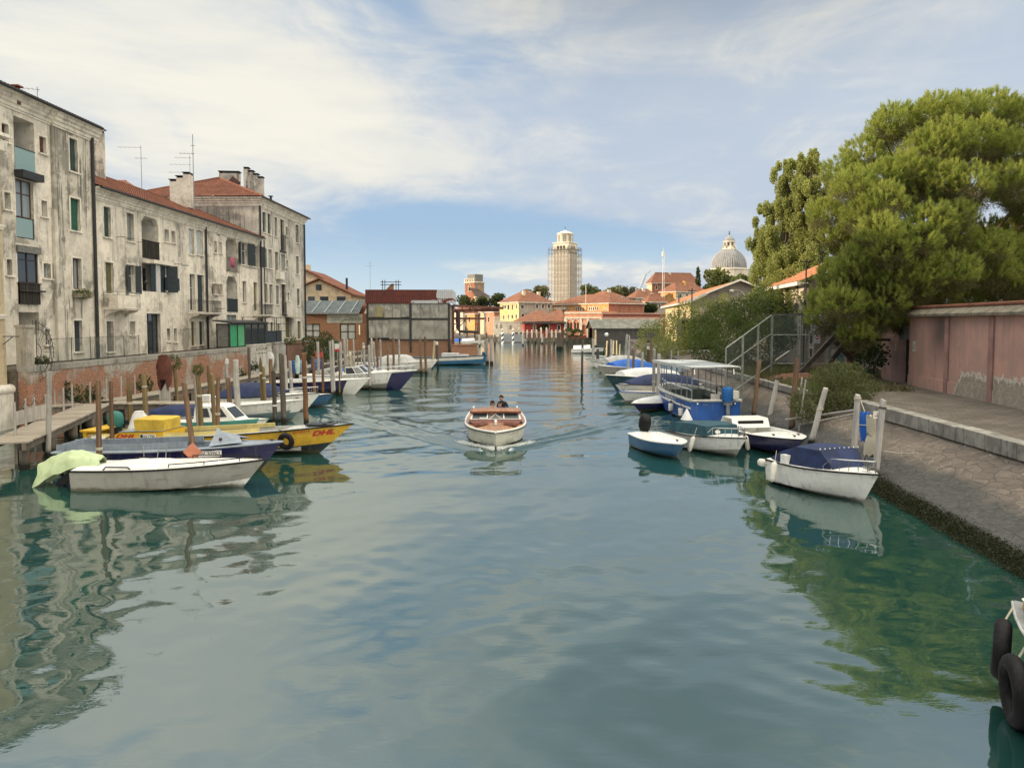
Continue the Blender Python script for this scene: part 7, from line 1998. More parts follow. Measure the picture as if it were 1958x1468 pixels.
for x in (.55,1.6,2.6,3.6,4.6,5.6,6.6): g.beam((x,-1.15,z+.06),(x,1.15,z+.06),.05,.05)
g.build('rail', CHROME, b)
g = MB(); rr = random.Random(9); pm = []
for i in range(6):
    for j in range(2):
        g.cur = rr.choice([0,0,1]); x0 = .15+i*1.18; y0 = -1.28+j*1.28; dz_ = rr.uniform(-.015,.015)
        g.box(x0,y0,z+.11+dz_,x0+1.15,y0+1.25,z+.15+dz_)
g.cur = 0; g.box(.2,-1.32,z+.0,7.2,-1.285,z+.15); g.box(.2,1.285,z+.0,7.2,1.32,z+.15)
g.build('canopy', [paint('canopy_panel', (.50,.52,.50), .4, .12, 1, .4), paint('canopy_panel_grey', (.26,.28,.28), .4, .12, 1, .4)], b)
MB().box(.9,-1.0,.3,4.6,-.9,.95).box(.9,.9,.3,4.6,1.0,.95).box(4.6,-1.0,.3,4.75,1.0,1.25).build('bulwark', paint('well_grey_green', (.10,.125,.115), .7, .15, 2, .3), b)
MB().obox((.55,-.15,1.0),(.12,.45,.75)).build('engine_grille', OFFW, b)
g = MB(); g.lathe([(.23,1.05),(.28,1.12),(.29,1.55),(.25,1.72),(.12,1.78)],(-.1,-.55,0),14); e = g.build('outboard_motor', paint('motor_blue', (.015,.12,.36), .35, .12, 2, .2), b, True)
MB().lathe([(.10,-.2),(.10,1.06)],(-.16,-.55,0),10).box(-.22,-.75,.9,.1,-.35,1.05).build('motor_leg', GREYM, e); MB().obox((-.18,-.90,1.42),(.3,.3,.34)).build('motor_box', OFFW, e)
g = MB(); g.tube([(.45,-.2,1.4),(.2,-.1,1.75),(.05,-.25,1.8),(.0,-.45,1.5),(.2,-.3,1.1)],.03,6); g.build('cable', BLACK, e)
for x, y, zz in ((.9,1.5,.72),(2.6,1.52,.78)): fender(b, (x,y,zz), .52, .13, NAVYH)
MB().ball((-.06,.95,.95),.05,4).ball((-.06,-.95,.95),.05,4).build('stern_light', WHITE, b)
# further right boats
runabout('low narrow boat under a white ridge tarpaulin', V3(6.6,41.6), V3(9.9,44.6), 1.5, .42, .55, NAVYH, TURF, (0,17,lambda f: .42*(1-f)**.5), WCAN, False, rubm=WHITE)
runabout('white punt with a bright blue stripe behind the white tarped boat', V3(6.5,46.3), V3(10.5,49.5), 1.5, .5, .75, WHITE, WHITE, None, None, False, rubm=ROYAL, deckmat=BEIG)
runabout('white sport boat under a smooth navy cover', V3(6.55,48.3), V3(12.4,51.8), 2.3, .78, 1.05, WHITE, HULLG, (1,15,lambda f: .72*math.sin(math.pi*min(1,.2+.75*f))**.9), NAVY, False)
runabout('dark teal hulled boat with white canvas behind the navy covered one', V3(6.55,53.2), V3(12.6,56.6), 2.3, .9, 1.3, DTEAL, DTEAL, (2,14,lambda f: .65*math.sin(math.pi*min(1,.25+.6*f))), WCAN, False, rubm=WHITE)
runabout('grey hulled boat under a vivid blue cover', V3(7.4,66.5), V3(12.9,69.5), 2.4, .8, 1.2, HULLG, HULLG, (1,13,lambda f: .75*math.sin(math.pi*min(1,.18+.7*f))), ROYAL, False, rubm=WHITE)
runabout('white boat with pale grey cover beyond the vivid blue cover', V3(7.8,74.5), V3(13.5,77.5), 2.3, .75, 1.1, WHITE, HULLG, (1,13,lambda f: .8*math.sin(math.pi*min(1,.2+.65*f))), LGREY, False)
runabout('plain white open boat near the dark lone pole', V3(7.9,82.0), V3(13.5,85.0), 2.2, .6, 1.0, WHITE, WHITE, None, None, False, True)
runabout('farthest white boat of the right hand moorings', V3(9.0,92.0), V3(15.0,94.5), 2.2, .6, .9, WHITE, WHITE, None, None, False)
runabout('light blue cabined boat tucked between the right bank posts', V3(12.0,61.0), V3(14.4,66.0), 1.9, .7, .9, WHITE, BLUEG, (3,12,lambda f: .8), paint('canvas_pale_blue', (.25,.34,.44), .7, .1, 2, .2), False)
# tyre-hung boat in the lower right corner
b, L = berth('tyre_boat', 'grey and orange work boat hung with black tyres at the lower right corner', V3(7.0,10.4), 0, V3(8.05,4.6), 0)
GREYH = paint('hull_dark_grey', (.055,.062,.07), .5, .15, 2, .3); ORNG = paint('orange_paint', (.62,.30,.03), .5, .1, 2, .25)
st, gl = hull_boat(b, L, 2.5, .85, 1.12, .3, .85, 3.0, .10, .7, .0, .25, mats=[GREYH, TURF], deckmat=paint('worn_deck_grey', (.19,.20,.20), .7, .2, 3, .5), rub=.02, rubmat=LGREY)
g = MB()
for s in (0,1): g.loft([[gl[i][s]+Vector((-.05,(-.10 if s == 0 else .10),.01)), gl[i][s]+Vector((-.06,(-.12 if s == 0 else .12),.13)), gl[i][s]+Vector((-.1,(-.30 if s == 0 else .30)*min(1,(gl[i][0]-gl[i][1]).length/.8),.15))] for i in range(2,18)])
g.build('bulwark', ORNG, b, True, .03)
g = MB(); g.loft([[(L-.9,-.35,1.14),(L-.25,-.12,1.24),(L-.25,.12,1.24),(L-.9,.35,1.14)],[(L-.9,-.2,1.26),(L-.35,-.05,1.33),(L-.35,.05,1.33),(L-.9,.2,1.26)]],True,True); g.lathe([(.09,1.2),(.07,1.3),(.09,1.38)],(L-.45,.05,0),10); g.build('bow_bitt', OFFW, b)
for c_, ax, rr_ in (((L-.35,.50,.62),(.69,.72,.05),.30), ((L-1.05,.95,.42),(.5,.86,-.05),.34), ((L-2.2,1.32,.5),(.1,1,0),.34)):
    g = MB(); g.torus(c_,rr_,.105,ax,26,12); ty = g.build('tyre', BLACK, b, True)
    g = MB(); g.tube([Vector(c_)+Vector((0,.02,rr_)),Vector(c_)+Vector((.1,-.25,rr_+.2))],.014,4); g.build('cord', ROPE, ty)

# ---- water taxi, coming straight at the viewer
b, L = berth('water_taxi', 'white hulled varnished wooden water taxi coming down the canal', V3(-.63,29.25), 0, V3(-.85,38.3), 0, 'motor launch')
st, gl = hull_boat(b, L, 2.62, .62, .74, .38, .88, 4.2, .04, .90, -.12, .28, N=22, mats=[paint('taxi_hull_cream', (.58,.58,.50), .25, .04, 1, .1), OFFW], deckmat=TEAKD, camber=.09, rub=.045, rubmat=WHITE)
g = MB()
for s in (0,1): g.tube([r[6*s]+Vector((0,(.045 if s == 0 else -.045),-.075)) for r in st], .016, 5)
g.build('gunwale_line', BLACK, b)
g = MB()                                                # dark mahogany king plank and covering boards
for q in (-1,1): g.loft([[(L-2.7,q*.35,.775),(L-2.7,q*1.05,.745)],[(L-1.7,q*.30,.80),(L-1.3,q*.80,.775)]])
g.build('deck_panel', MAHO, b, False, .012)
c0 = L-2.75                                            # cabin front
g = MB(); g.box(c0-.25,-1.12,.60,c0+.05,1.12,.84); g.prism([(c0+.05,-1.12,.84),(c0+.40,-1.0,.74),(c0+.40,1.0,.74),(c0+.05,1.12,.84)],(0,0,.03)); g.build('coaming', MAHO, b, False, 0, .02)
g = MB(); x1 = c0-.1; x2 = c0-.40; zt = 1.12
for y in (-1.04,-.36,.36,1.04): g.beam((x1,y,.84),(x2,y*.92,zt),.045,.045)
g.beam((x1,-1.06,.855),(x1,1.06,.855),.06,.05); g.beam((x2,-1.0,zt),(x2,1.0,zt),.06,.05)
for s in (-1,1):
    for q in range(4): g.beam((x1-.75*q,s*1.07,.76),(x2-.75*q,s*.98,zt+.01),.05,.05)
g.build('windscreen_frame', WHITE, b)
CG = clearglass('taxi_glass', (.55,.62,.66), .55)
g = MB(); g.quad((x1,-1.04,.85),(x1,1.04,.85),(x2,.95,zt),(x2,-.95,zt)); g.build('windscreen', CG, b)
g = MB()
for s in (-1,1): g.quad((x1,s*1.07,.76),(x1-2.4,s*1.07,.76),(x2-2.1,s*.98,zt),(x2,s*.98,zt))
g.build('side_window', CG, b)
g = MB(); rows = []
for x, zz in ((x2+.12,zt+.02),(x2-.5,zt+.03),(x2-1.25,zt+.02)): rows.append([(x,y,zz+.03*(1-(y/1.1)**2)) for y in (-1.1,-.88,-.44,0,.44,.88,1.1)])
g.loft(rows); g.build('cabin_roof', TEAKD, b, True, .04)
g = MB(); g.box(x2-1.33,-1.05,zt-.06,x2-1.25,1.05,zt+.04); g.build('roof_edge', MAHO, b); g = MB(); g.beam((x2+.15,-1.1,zt+.01),(x2+.15,1.1,zt+.01),.06,.07); g.build('roof_edge', MAHO, b)
g = MB(); g.box(x2-1.45,-1.0,.5,x2-1.35,-.3,zt); g.box(x2-1.45,.3,.5,x2-1.35,1.0,zt); g.box(x1-3.0,-.95,.22,x1-.2,.95,.26); g.build('cabin_interior', paint('cabin_dark', (.03,.035,.05), .8, .2, 2, .1), b)
MB().box(x1-2.4,-.9,.26,x1-.7,-.5,.7).box(x1-2.4,.5,.26,x1-.7,.9,.7).build('bench', LGREY, b)
g = MB(); g.obox((x1-.05,-.5,.89),(.22,.36,.07)); g.build('folded_cloth', WHITE, b)
g = MB(); g.tube([(x1+.03,.28,.86),(x2+.12,-.05,1.08)],.012,4); g.tube([(x1+.03,-.28,.86),(x2+.1,.02,1.08)],.012,4); g.build('wiper', WHITE, b)
g = MB(); g.lathe([(.08,.80),(.08,.87),(.06,.89),(.09,.96),(.05,1.02)],(L-1.35,0,0),10); g.box(L-1.5,-.05,.78,L-1.2,.05,.82); g.build('bow_light', CHROME, b, True)
for s in (-1,1): MB().lathe([(.04,.70),(.04,.82),(.06,.83)],(L-2.4,s*1.12,0),8).build('cleat', CHROME, b)
MB().obox((L*.972,0,.40),(.03,.012,.4),0,R(-8)).build('stem_band', SLATE, b)
# ------------------------------------------------------------------ boardwalks
PLANK = wood('boardwalk_planks', (.30,.27,.22), (.16,.14,.115), .9, 'Y', .8)
PILEM = wood('pile_timber', (.16,.14,.115), (.07,.06,.05), .9, 'Z', .8, .30)
def boardwalk(label, A, B, wd, z=1.0, piles=6, endpile=True):
    A = Vector((A[0],A[1],0)); B = Vector((B[0],B[1],0)); d = B-A; L = d.length; rz = math.atan2(d.y, d.x)
    t = thing('boardwalk', label, 'boardwalk', A, rz, 'timber boardwalks on the left bank')
    rr = random.Random(int(L*100)); n = int(L/.17); g = MB()
    for i in range(n):
        x = L*i/n; dz_ = rr.uniform(-.008,.008); e0, e1 = rr.uniform(0,.04), rr.uniform(0,.04)
        g.box(x,-wd/2-e0,z-.05+dz_,x+L/n-.012,wd/2+e1,z+dz_)
    g.build('planks', PLANK, t)
    for s in (-1,1): MB().box(0,s*(wd/2-.12)-.06,z-.30,L,s*(wd/2-.12)+.06,z-.062).build('beam', PILEM, t)
    for i in range(piles):
        x = .3+(L-.6)*i/max(1,piles-1)
        for s in (-1,1):
            r = .15+.05*rr.random()
            MB().tube([(x,s*(wd/2-.2),-1.2),(x+rr.uniform(-.05,.05),s*(wd/2-.2),z-.31)],[r,r*.92],10).build('pile', PILEM, t, True)
    return t
boardwalk('nearest grey plank boardwalk slanting from the left edge to the brick wall', (-16.85,25.0), (-20.35,37.0), 1.35, 1.0, 5)
boardwalk('plank jetty reaching out from the wall beside the blue covered dinghy', (-20.0,37.65), (-13.95,37.45), 1.2, 1.0, 4)
boardwalk('long plank boardwalk running along the foot of the brick wall', (-20.5,38.4), (-18.7,61.5), 1.15, 1.0, 9)
boardwalk('far plank boardwalk between the dark brick wall and the white boats', (-18.65,62.0), (-17.6,92.0), 1.3, 1.0, 8)
boardwalk('short sagging plank bridge from the stone base to the boardwalk', (-22.6,35.0), (-20.9,36.6), 1.0, 1.03, 2)
# ------------------------------------------------------------------ mooring posts
POSTM = {'b': wood('post_brown', (.20,.125,.075), (.085,.055,.038), .85, 'Z', 1.0, .35), 'g': wood('post_grey', (.33,.32,.30), (.20,.19,.175), .85, 'Z', 1.0, .35),
         'd': wood('post_dark', (.10,.085,.07), (.045,.038,.033), .9, 'Z', 1.0, .5), 'o': wood('post_ochre', (.19,.14,.065), (.09,.065,.035), .85, 'Z', 1.0, .35),
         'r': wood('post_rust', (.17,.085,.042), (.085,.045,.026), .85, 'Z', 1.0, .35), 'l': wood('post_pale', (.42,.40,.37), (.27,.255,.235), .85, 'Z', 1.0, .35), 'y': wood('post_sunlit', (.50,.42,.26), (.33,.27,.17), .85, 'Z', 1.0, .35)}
POLEM = wood('weathered_pole', (.40,.38,.35), (.25,.235,.215), .85, 'Z', 1.0)
BAND = paint('white_band', (.62,.61,.57), .7, .1, 4, .4)
def post(label, xb, Y, xt, yt, w, m, tip='flat', extra=None, group=None, name='mooring_post', zb=-1.3):
    py = HOR+F0*CAMZ/Y*1.0
    B = D(xb, HOR, Y); T = D(xt, yt, Y)
    t = thing(name, label, 'mooring post', (B.x, Y, 0), 0, group or ('mooring posts on the left bank' if xb < 979 else 'mooring posts on the right bank'))
    dx_ = T.x-B.x; H = T.z; r = w/2/F0*Y; rr = random.Random(int(xb*7+Y)); lean = rr.uniform(-.03,.03)*H
    def P(z): return Vector((dx_*z/H, lean*z/H, z))
    zs = [zb, 0]+[H*f for f in (.2,.4,.6,.8)]+[H-.25*r]
    pts = [P(z)+Vector((rr.uniform(-1,1)*r*.10, rr.uniform(-1,1)*r*.1, 0)) for z in zs]; rs = [r*1.06, r*1.06, r*1.03, r*1.0, r*.98, r*.95, r*.92]
    if tip == 'point': pts[-1] = P(H-5*r); rs[-1] = r*.9; pts += [P(H-2*r), P(H)]; rs += [r*.62, r*.18]
    elif tip == 'round': pts += [P(H-.05*r), P(H)]; rs += [r*.75, r*.3]
    else: pts += [P(H)]; rs += [r*.86]
    MB().tube(pts, rs, 12).build('post', POSTM[m], t, True)
    for e in (extra or []):
        if e[0] == 'band': z = e[1] if e[1] > 0 else H+e[1]; MB().tube([P(z),P(z+e[2])],r*1.06,12).build('band', BAND if len(e) < 4 else POSTM[e[3]], t, True)
        if e[0] == 'rope': z = e[1]; g = MB(); [g.torus(P(z+q*.03), r*1.06, .018, (0,0,1), 14, 5) for q in range(3)]; g.build('rope', ROPE, t)
    return t, P, H, r
PL = [
 ('pale grey post leaning beside the ladder at the nearest boardwalk',83,27.2,97,710,9.5,'g','flat',None),
 ('straight brown post between the speedboat and the navy barge near its stern',182,24.15,185,727,10,'b','flat',[('rope',.9)]),
 ('slim greyish brown post rising behind the navy barge left of the yellow sail cover',208,27.1,211,729,8,'b','flat',None),
 ('pointed olive brown post behind the white lettered engine house',248,31.3,243.5,722,10,'o','point',[('rope',1.6)]),
 ('flat topped olive post right of the pointed one, ringed by a rope',277,31.5,276,715,9.5,'o','flat',[('band',-.55,.07,'l')]),
 ('brown post overgrown with weeds at its head beside the cloth draped board',337,41.0,335,706,6.5,'o','flat',None),
 ('leaning brown post with a small orange diamond board at the foot',370,24.1,354,731,10.5,'b','flat',None),
 ('thin grey post just left of the weed topped brown post',376,32.2,371,714,6.5,'g','flat',None),
 ('brown post with a tuft of weeds on its top in front of the cabin boat',382,31.4,379,717,9.5,'o','flat',[('rope',1.9)]),
 ('ochre post standing behind the jetty end',399,45.0,397,698,6,'o','round',None),
 ('dark ochre post in front of the cabin boat windscreen',407,32.7,404,715,8,'o','round',None),
 ('slightly leaning reddish post between the cabin boat and the yellow boat',411,30.9,417,720,8,'b','flat',[('rope',1.2)]),
 ('brown post close left of the thick grey post',438,36.4,436,722,9,'b','round',None),
 ('thickest weathered grey post beside the blue grey hulled runabout',452,36.1,450,687,11.5,'l','round',None),
 ('thin grey post wearing a white plastic cap',431,44.0,434,686,6,'g','flat',[('band',-.28,.28)]),
 ('tall thin dark red post against the white plaster wall',476,50.0,475,665,5,'d','flat',None),
 ('brown post with a white band and pointed red head',499,41.4,498,682,6,'o','point',[('band',-.95,.12)]),
 ('twin ochre post touching the white banded one',505,41.3,504.5,701,6,'o','flat',[('rope',1.9)]),
 ('dark brown post with white ring in front of the runabout bow',523,35.3,522,710,8.5,'d','flat',[('band',1.05,.07)]),
 ('tall rough blackened post near the runabout bow',540,35.4,537,677,10.5,'d','flat',None),
 ('pale post behind the tall blackened post',546,47.0,545,679,6.5,'l','flat',None),
 ('light grey post right of the flaking garden wall',556,50.5,554,690,6.5,'g','flat',[('band',-1.2,.06)]),
 ('tall rust brown post at the tip of the white runabout',583,36.2,580,675.5,9.5,'r','flat',[('rope',2.3)]),
 ('short rusty post before the blue barrels',600,49.6,599,682,6,'r','round',None),
 ('grey post standing before the dark leafy shrub',608,56.5,607,654,5.5,'g','flat',None),
 ('short reddish post before the dark leafy shrub',616,50.2,616,681,5,'r','round',None),
 ('grey post with a black foot left of the motor cruiser canopy',634,50.2,631,652,4.5,'g','flat',[('rope',1.1)]),
 ('tall pale post touching the black footed one',638,51.0,636,650,4.5,'l','flat',None),
 ('short dark post in front of the motor cruiser side',648,49.9,648.5,688,3.2,'b','flat',None),
 ('pale round headed post left of the beige sail cover',652,55.0,651,654,5,'l','round',None),
 ('bluish grey post directly left of the beige sail cover',660,60.2,658,647,5,'g','flat',None),
 ('tall post partly behind the beige sail cover',664,61.5,664,648,3.5,'g','flat',None),
 ('thin post right of the beige sail cover',677,62.5,676,649,3,'l','flat',None),
 ('thinner stick post in the gap before the covered boats',684,64.0,683,658,2.4,'b','flat',None),
 ('stout post behind the cruiser windscreen',697,61.5,695,655,5.5,'g','round',[('band',-.4,.12)]),
 ('dark footed grey post standing in the water at the motor cruiser bow',706,55.2,705,660,5.5,'g','round',None),
 ('tall thin post just behind the dark footed post',711,63.0,710,647,4,'l','flat',None),
 ('leaning grey post right of the dark footed post',718,62.0,714,654,4,'g','flat',[('band',1.0,.25)]),
 ('tall brownish post against the grey sheet panel',722,66.0,720,645,4.5,'b','flat',None),
 ('pale post against the brick base of the shed',728,66.5,727,649,4,'l','flat',None),
 ('short brown post before the white cruiser foredeck',741,59.5,741,660,4,'b','flat',None),
 ('reddish post left of the boxy grey cover',752,71.5,752,645,4.5,'b','flat',None),
 ('grey post before the boxy grey cover',763,70.5,763,649,4,'g','flat',None),
 ('straight brown post with black wet foot before the boxy covered boat',805,72.0,803,647,5,'b','flat',None),
 ('taller brown post with black wet foot beside its twin',814,71.5,813,644,5,'b','flat',None),
 ('leaning pale pile of the crossed pair at the shed corner',826,84.0,831,652,4,'y','flat',None),
 ('upright dark pile of the crossed pair with a white cap',837,83.0,835,653,5,'d','flat',[('band',-.35,.35)]),
 ('left one of the two stout grey piles at the barge end',932,90.0,930,648,6,'g','flat',None),
 ('right one of the two stout grey piles at the barge end',940,89.0,939,649,6.5,'g','flat',None),
]
POSTS = {}
for a in PL:
    POSTS[a[0]] = post(*a)
def weeds(label, P, r, n, seed, mat, flat=1.0, name='weed_tuft', up=.3):
    rn = np.random.default_rng(seed)
    p_, n_ = shell((0,0,0), (r,r,r*flat), n, rn, .15); n_[:, 2] += up
    t = thing(name, label, 'plant', P)
    leaf_cloud('leaves', p_, n_, r*.22+.02, .3, mat, t, seed, jit=.7)
    g = MB(); [g.tube([(0,0,-r*flat),(r*.5*math.cos(k),r*.5*math.sin(k),r*.3*flat)],.012,4) for k in range(4)]; g.build('stem', TIM, t)
    return t
WEED = leafmat('weed_leaf', (.035,.055,.02), (.065,.085,.03), (.10,.11,.05), .25)
DARKL = leafmat('dark_leaf', (.012,.03,.016), (.028,.05,.022), (.05,.07,.03), .2)
weeds('weed tuft growing on the brown post by the cabin boat', D(378.5,707,31.4), .22, 420, 1, WEED)
weeds('yellowing weed tuft growing on the post by the draped board', D(331,694,41.0), .36, 500, 2, WEED, 1.3)
# cloth draped board
P = D(316, 775, 40.0)
cb = thing('draped_post', 'broad white post draped with a brown red cloth on the jetty', 'post', (P.x,P.y,.9))
zt = D(315,681,40).z-.9; MB().box(-.26,-.08,-.6,.26,.08,zt).build('board', POLEM, cb)
g = MB(); rows = []
for i in range(12):
    f = i/11; zz = zt+.12-f*(zt-.45); hw = .27+.13*math.sin(math.pi*min(1,f*1.1))**.7*(f > .05)
    rows.append([(hw*math.cos(R(a))*(1+.12*math.sin(a*.09+i)), .18*math.sin(R(a))*(1+.2*math.sin(a*.07+i*2))-.02, zz-.10*abs(math.cos(R(a)))+(.55*(f > .75)*(abs(math.cos(R(a))) < .5))) for a in range(0,360,24)])
g.loft(rows, True, True); g.build('cloth', BROWNP, cb, True)
# orange diamond on the leaning post
P = D(368, 864, 23.9); o = MB().obox((0,0,0),(.42,.03,.42),0,R(45)).build('diamond_board', paint('orange_board', (.50,.19,.11), .6, .1, 2, .2)); o.location = P; tag(o, 'small faded orange diamond board at the foot of the leaning post', 'board')
# slender rail poles and chain on the boardwalks
SL = [(22,769,822,26.5),(43,762,815,28.5),(60,760,797,31.0),(82,754,800,31.5),(100,745,766,37.5),(116.5,741,785,33.6),(134,734,780,35.0),(168,730,769,38.5),(200,724,765,38.9),(228,719,760,41),(255,716,755,43),(302,713,745,46),(395,706,733,51),(430,702,728,54),(585.5,690,716,66),(599,688,714,66),(617,686,712,66),(690,672,700,74)]
NUM = ['first','second','third','fourth','fifth','sixth','seventh','eighth','ninth','tenth','eleventh','twelfth','thirteenth','fourteenth','fifteenth','sixteenth','seventeenth','eighteenth']
prevT = None
for i, (px, yt, yb, Y) in enumerate(SL):
    B = D(px, HOR, Y); H = D(px, yt, Y).z
    t = thing('slender_pole', 'slender grey rail pole along the boardwalk, %s from the left' % NUM[i], 'pole', (B.x,Y,.9), 0, 'slender rail poles along the boardwalks')
    MB().tube([(0,0,-.4 if i > 3 else -1.2),(.02*math.sin(i*3),0,H-.9)],[.05,.04],8).build('pole', POLEM, t, True)
    if 0 < i < 4:
        a = Vector(prevT)-Vector((B.x,Y,.9)); b_ = Vector((0,0,H-.98)); g = MB()
        g.tube([a.lerp(b_,f)+Vector((0,0,-.22*math.sin(math.pi*f))) for f in [k/8 for k in range(9)]],.015,5); g.build('chain', IRON, t)
    prevT = (B.x,Y,H-.08)
P = D(102,790,34.0)
ld = thing('ladder', 'curved topped grey metal ladder on the nearest boardwalk', 'ladder', (P.x,34.0-5.5,0))
for y in (0,.45):
    MB().tube([(y,0,-.6),(y,0,1.75),(y-.06,.1,1.95),(y-.1,.35,1.95)],.03,8).build('rail', GREYM, ld, True)
for i in range(6): MB().tube([(0,0,-.3+i*.3),(.45,0,-.3+i*.3)],.02,6).build('rung', GREYM, ld)
P = D(60,805,30.5); o = MB().obox((0,0,0),(1.35,.05,.55),R(25),R(-14)).build('grey_board', POLEM); o.location = (P.x,P.y,1.25); tag(o, 'old grey plank board leaning on the nearest boardwalk edge', 'board')
# barrels, crate, sail cover, hung cloths
BARL = paint('barrel_blue', (.035,.085,.25), .5, .1, 2, .25)
for i, (px, py, Y, lab) in enumerate(((563,726,59,'blue plastic barrel left of the tall rust brown post'),(577,727,60,'pale blue barrel just right of the rust brown post'),(600,722,62,'blue barrel behind the short rusty post'),(612,722,63,'blue barrel below the red crate'))):
    B = D(px,HOR,Y); t = thing('barrel', lab, 'barrel', (B.x,Y,1.0), 0, 'blue barrels on the far boardwalk'); t.scale = (.58,.58,.7)
    MB().lathe([(.44,0),(.47,.12),(.47,.5),(.49,.52),(.47,.55),(.47,.95),(.49,.98),(.47,1.0),(.42,1.35),(.38,1.38)],(0,0,0),16).build('body', BARL if i != 1 else paint('barrel_pale', (.24,.30,.40), .5, .1, 2, .25), t, True)
    MB().lathe([(.07,1.38),(.07,1.43)],(.2,0,0),8).build('bung', BLACK, t)
B = D(620,703,63.5); t = thing('crate', 'red plastic crate standing on a blue barrel', 'crate', (B.x-.3,63.0,2.0)); t.scale = (.5,.6,.65); MB().box(-.55,-.35,0,.55,.35,.08).box(-.55,-.35,.08,-.5,.35,.75).box(.5,-.35,.08,.55,.35,.75).box(-.5,-.35,.08,.5,-.3,.75).box(-.5,.3,.08,.5,.35,.75).build('body', paint('crate_red', (.40,.05,.035), .5, .1, 2, .2), t)
B = D(668,HOR,60.5); t = thing('sail_cover', 'beige canvas sail cover hanging upright between posts', 'cover', (B.x,60.8,0))
z0, z1 = D(668,712,60.5).z, D(668,672,60.5).z; g = MB()
g.loft([[(x*.12*(.55+.45*v)-.25*(1-v)+.0,.08*math.sin(x*1.9+v*4),z1-(z1-z0)*v-.25*abs(x-3)/4*(1-v)) for x in range(-4,6)] for v in (0,.2,.4,.6,.8,1)]); g.build('canvas', BEIG, t, True, .02)
MB().tube([(-.55,0,0),(-.45,0,z1+.3)],.05,6).build('spar', GREYM, t)
for px, py, Y, h, w_, m, lab in ((517,688,49,.95,.24,WCAN,'white rag bundle hanging from a post by the garden wall'),(569,697,52,1.25,.17,paint('mint_cloth',(.42,.55,.52),.8,.1,3,.2),'pale mint cloth hung beside the rust brown post')):
    P = D(px,py,Y); t = thing('hung_cloth', lab, 'cloth', P); g = MB(); g.loft([[(w_*(.35+.65*math.sin(math.pi*min(1,v*.8+.1)))*math.cos(R(a))*(1+.15*math.sin(a*.1+v*5)),.15*math.sin(R(a)),h/2-h*v) for a in range(0,360,30)] for v in (0,.15,.35,.55,.75,.92,1)],True,True); g.build('cloth', m, t, True)
P = D(517,715,48.6); t = thing('mooring_post', 'short brown post under the white rag bundle', 'mooring post', (P.x,48.7,0), 0, 'mooring posts on the left bank'); MB().tube([(0,0,-1),(0,0,D(517,686,48.7).z)],[.13,.12],8).build('post', POSTM['b'], t, True)
P = D(645,663,70); t = thing('small_sign', 'small white and red sign among the far left posts', 'sign', (P.x,70,1.0)); MB().box(-.25,-.02,P.z-1.2,.25,.02,P.z-.72).build('plate', OFFW, t); MB().box(-.25,-.022,P.z-1.42,.25,.022,P.z-1.205).build('lower_plate', REDL, t); MB().tube([(0,.04,-.3),(0,.04,P.z-.8)],.04,6).build('post', GREYM, t)

# right bank posts
PR = [
 ('lone dark pole standing in the open water left of the right moorings',1113,65.0,1114,651,4.5,'d','flat',[('band',-.9,.3)]),
 ('stout brown post in front of the far white boats',1144,88,1143,668,6,'d','flat',None),
 ('grey post at the bow of the far white boats',1135,88,1134,648,5,'l','flat',None),
 ('sunlit pale pole with the bright left flank by the boathouse',1139,150,1139,631,3.4,'y','flat',None),
 ('dark post crowned by a small white globe lamp',1154,112,1159,643,3.5,'d','flat',None),
 ('sunlit slim pole right of the globe lamp post',1160,104,1161,652,3,'y','flat',None),
 ('dark brown post left of the vivid blue cover',1163,78,1164,657,4.5,'d','flat',None),
 ('stout pale post behind the globe lamp post',1169,96,1169,649,4.5,'l','flat',None),
 ('sunlit narrow pole, left of a pair behind the pale canvas',1173,108,1173.5,651,2.6,'y','flat',None),
 ('sunlit narrow pole, right of a pair behind the pale canvas',1180,106,1179,651,2.6,'y','flat',None),
 ('short sunlit stake beside the narrow pair',1185,105,1185.5,658,2.2,'y','flat',None),
 ('tilted grey post behind the vivid blue cover',1196,84,1199,639,5,'g','round',None),
 ('tall pale stake with white head by the tilted grey post',1202,95,1204,641,2.6,'l','flat',None),
 ('pale grey post standing before the vivid blue cover',1201,60.5,1202,670,5.2,'l','flat',None),
 ('rusty brown post right of the vivid blue cover',1212,63.5,1211.5,669,5,'b','flat',None),
 ('grey post left of the pale blue covered boat',1228,57.5,1229,673,4.8,'g','flat',None),
 ('thick dark post with a white ring and rounded head under the ivy',1240,76,1240.5,648,6.2,'d','round',[('band',-1.05,.35),('band',-.55,.10)]),
 ('reddish post touching the white ringed post',1244,75,1245,650,4,'b','flat',None),
 ('dark footed grey post at the stern of the navy covered boat',1251,47.6,1251,668,6,'g','flat',[('rope',1.2)]),
 ('rough pale post beside the passenger boat',1259,47.0,1260,676,7,'l','flat',None),
 ('brown post standing on the slope right of the passenger boat',1443,38.6,1451,689,8,'b','flat',None),
 ('grey leaning post with black cap before the round bush',1472,37.4,1488,722,9,'l','flat',[('band',-.12,.12,'d')]),
 ('tallest brown post in front of the round bush',1516,33.6,1525,685,10.5,'b','flat',None),
 ('pale leaning post right of the bush and behind the navy canopy',1553,30.0,1578,742,10.5,'l','flat',[('rope',1.5)]),
 ('left grey post holding the blue and cream bundles',1637,26.2,1641,755,11,'l','flat',[('rope',2.3)]),
 ('right grey post holding the blue and cream bundles, black strap on top',1680,23.6,1692,765,12.5,'l','flat',[('band',-.28,.06,'d')]),
]
for a in PR: POSTS[a[0]] = post(*a)
t_, Pf, H, r = POSTS['dark post crowned by a small white globe lamp']
g = MB(); g.ball(Pf(H+.25),.3,6); g.build('globe', WHITE, t_, True)
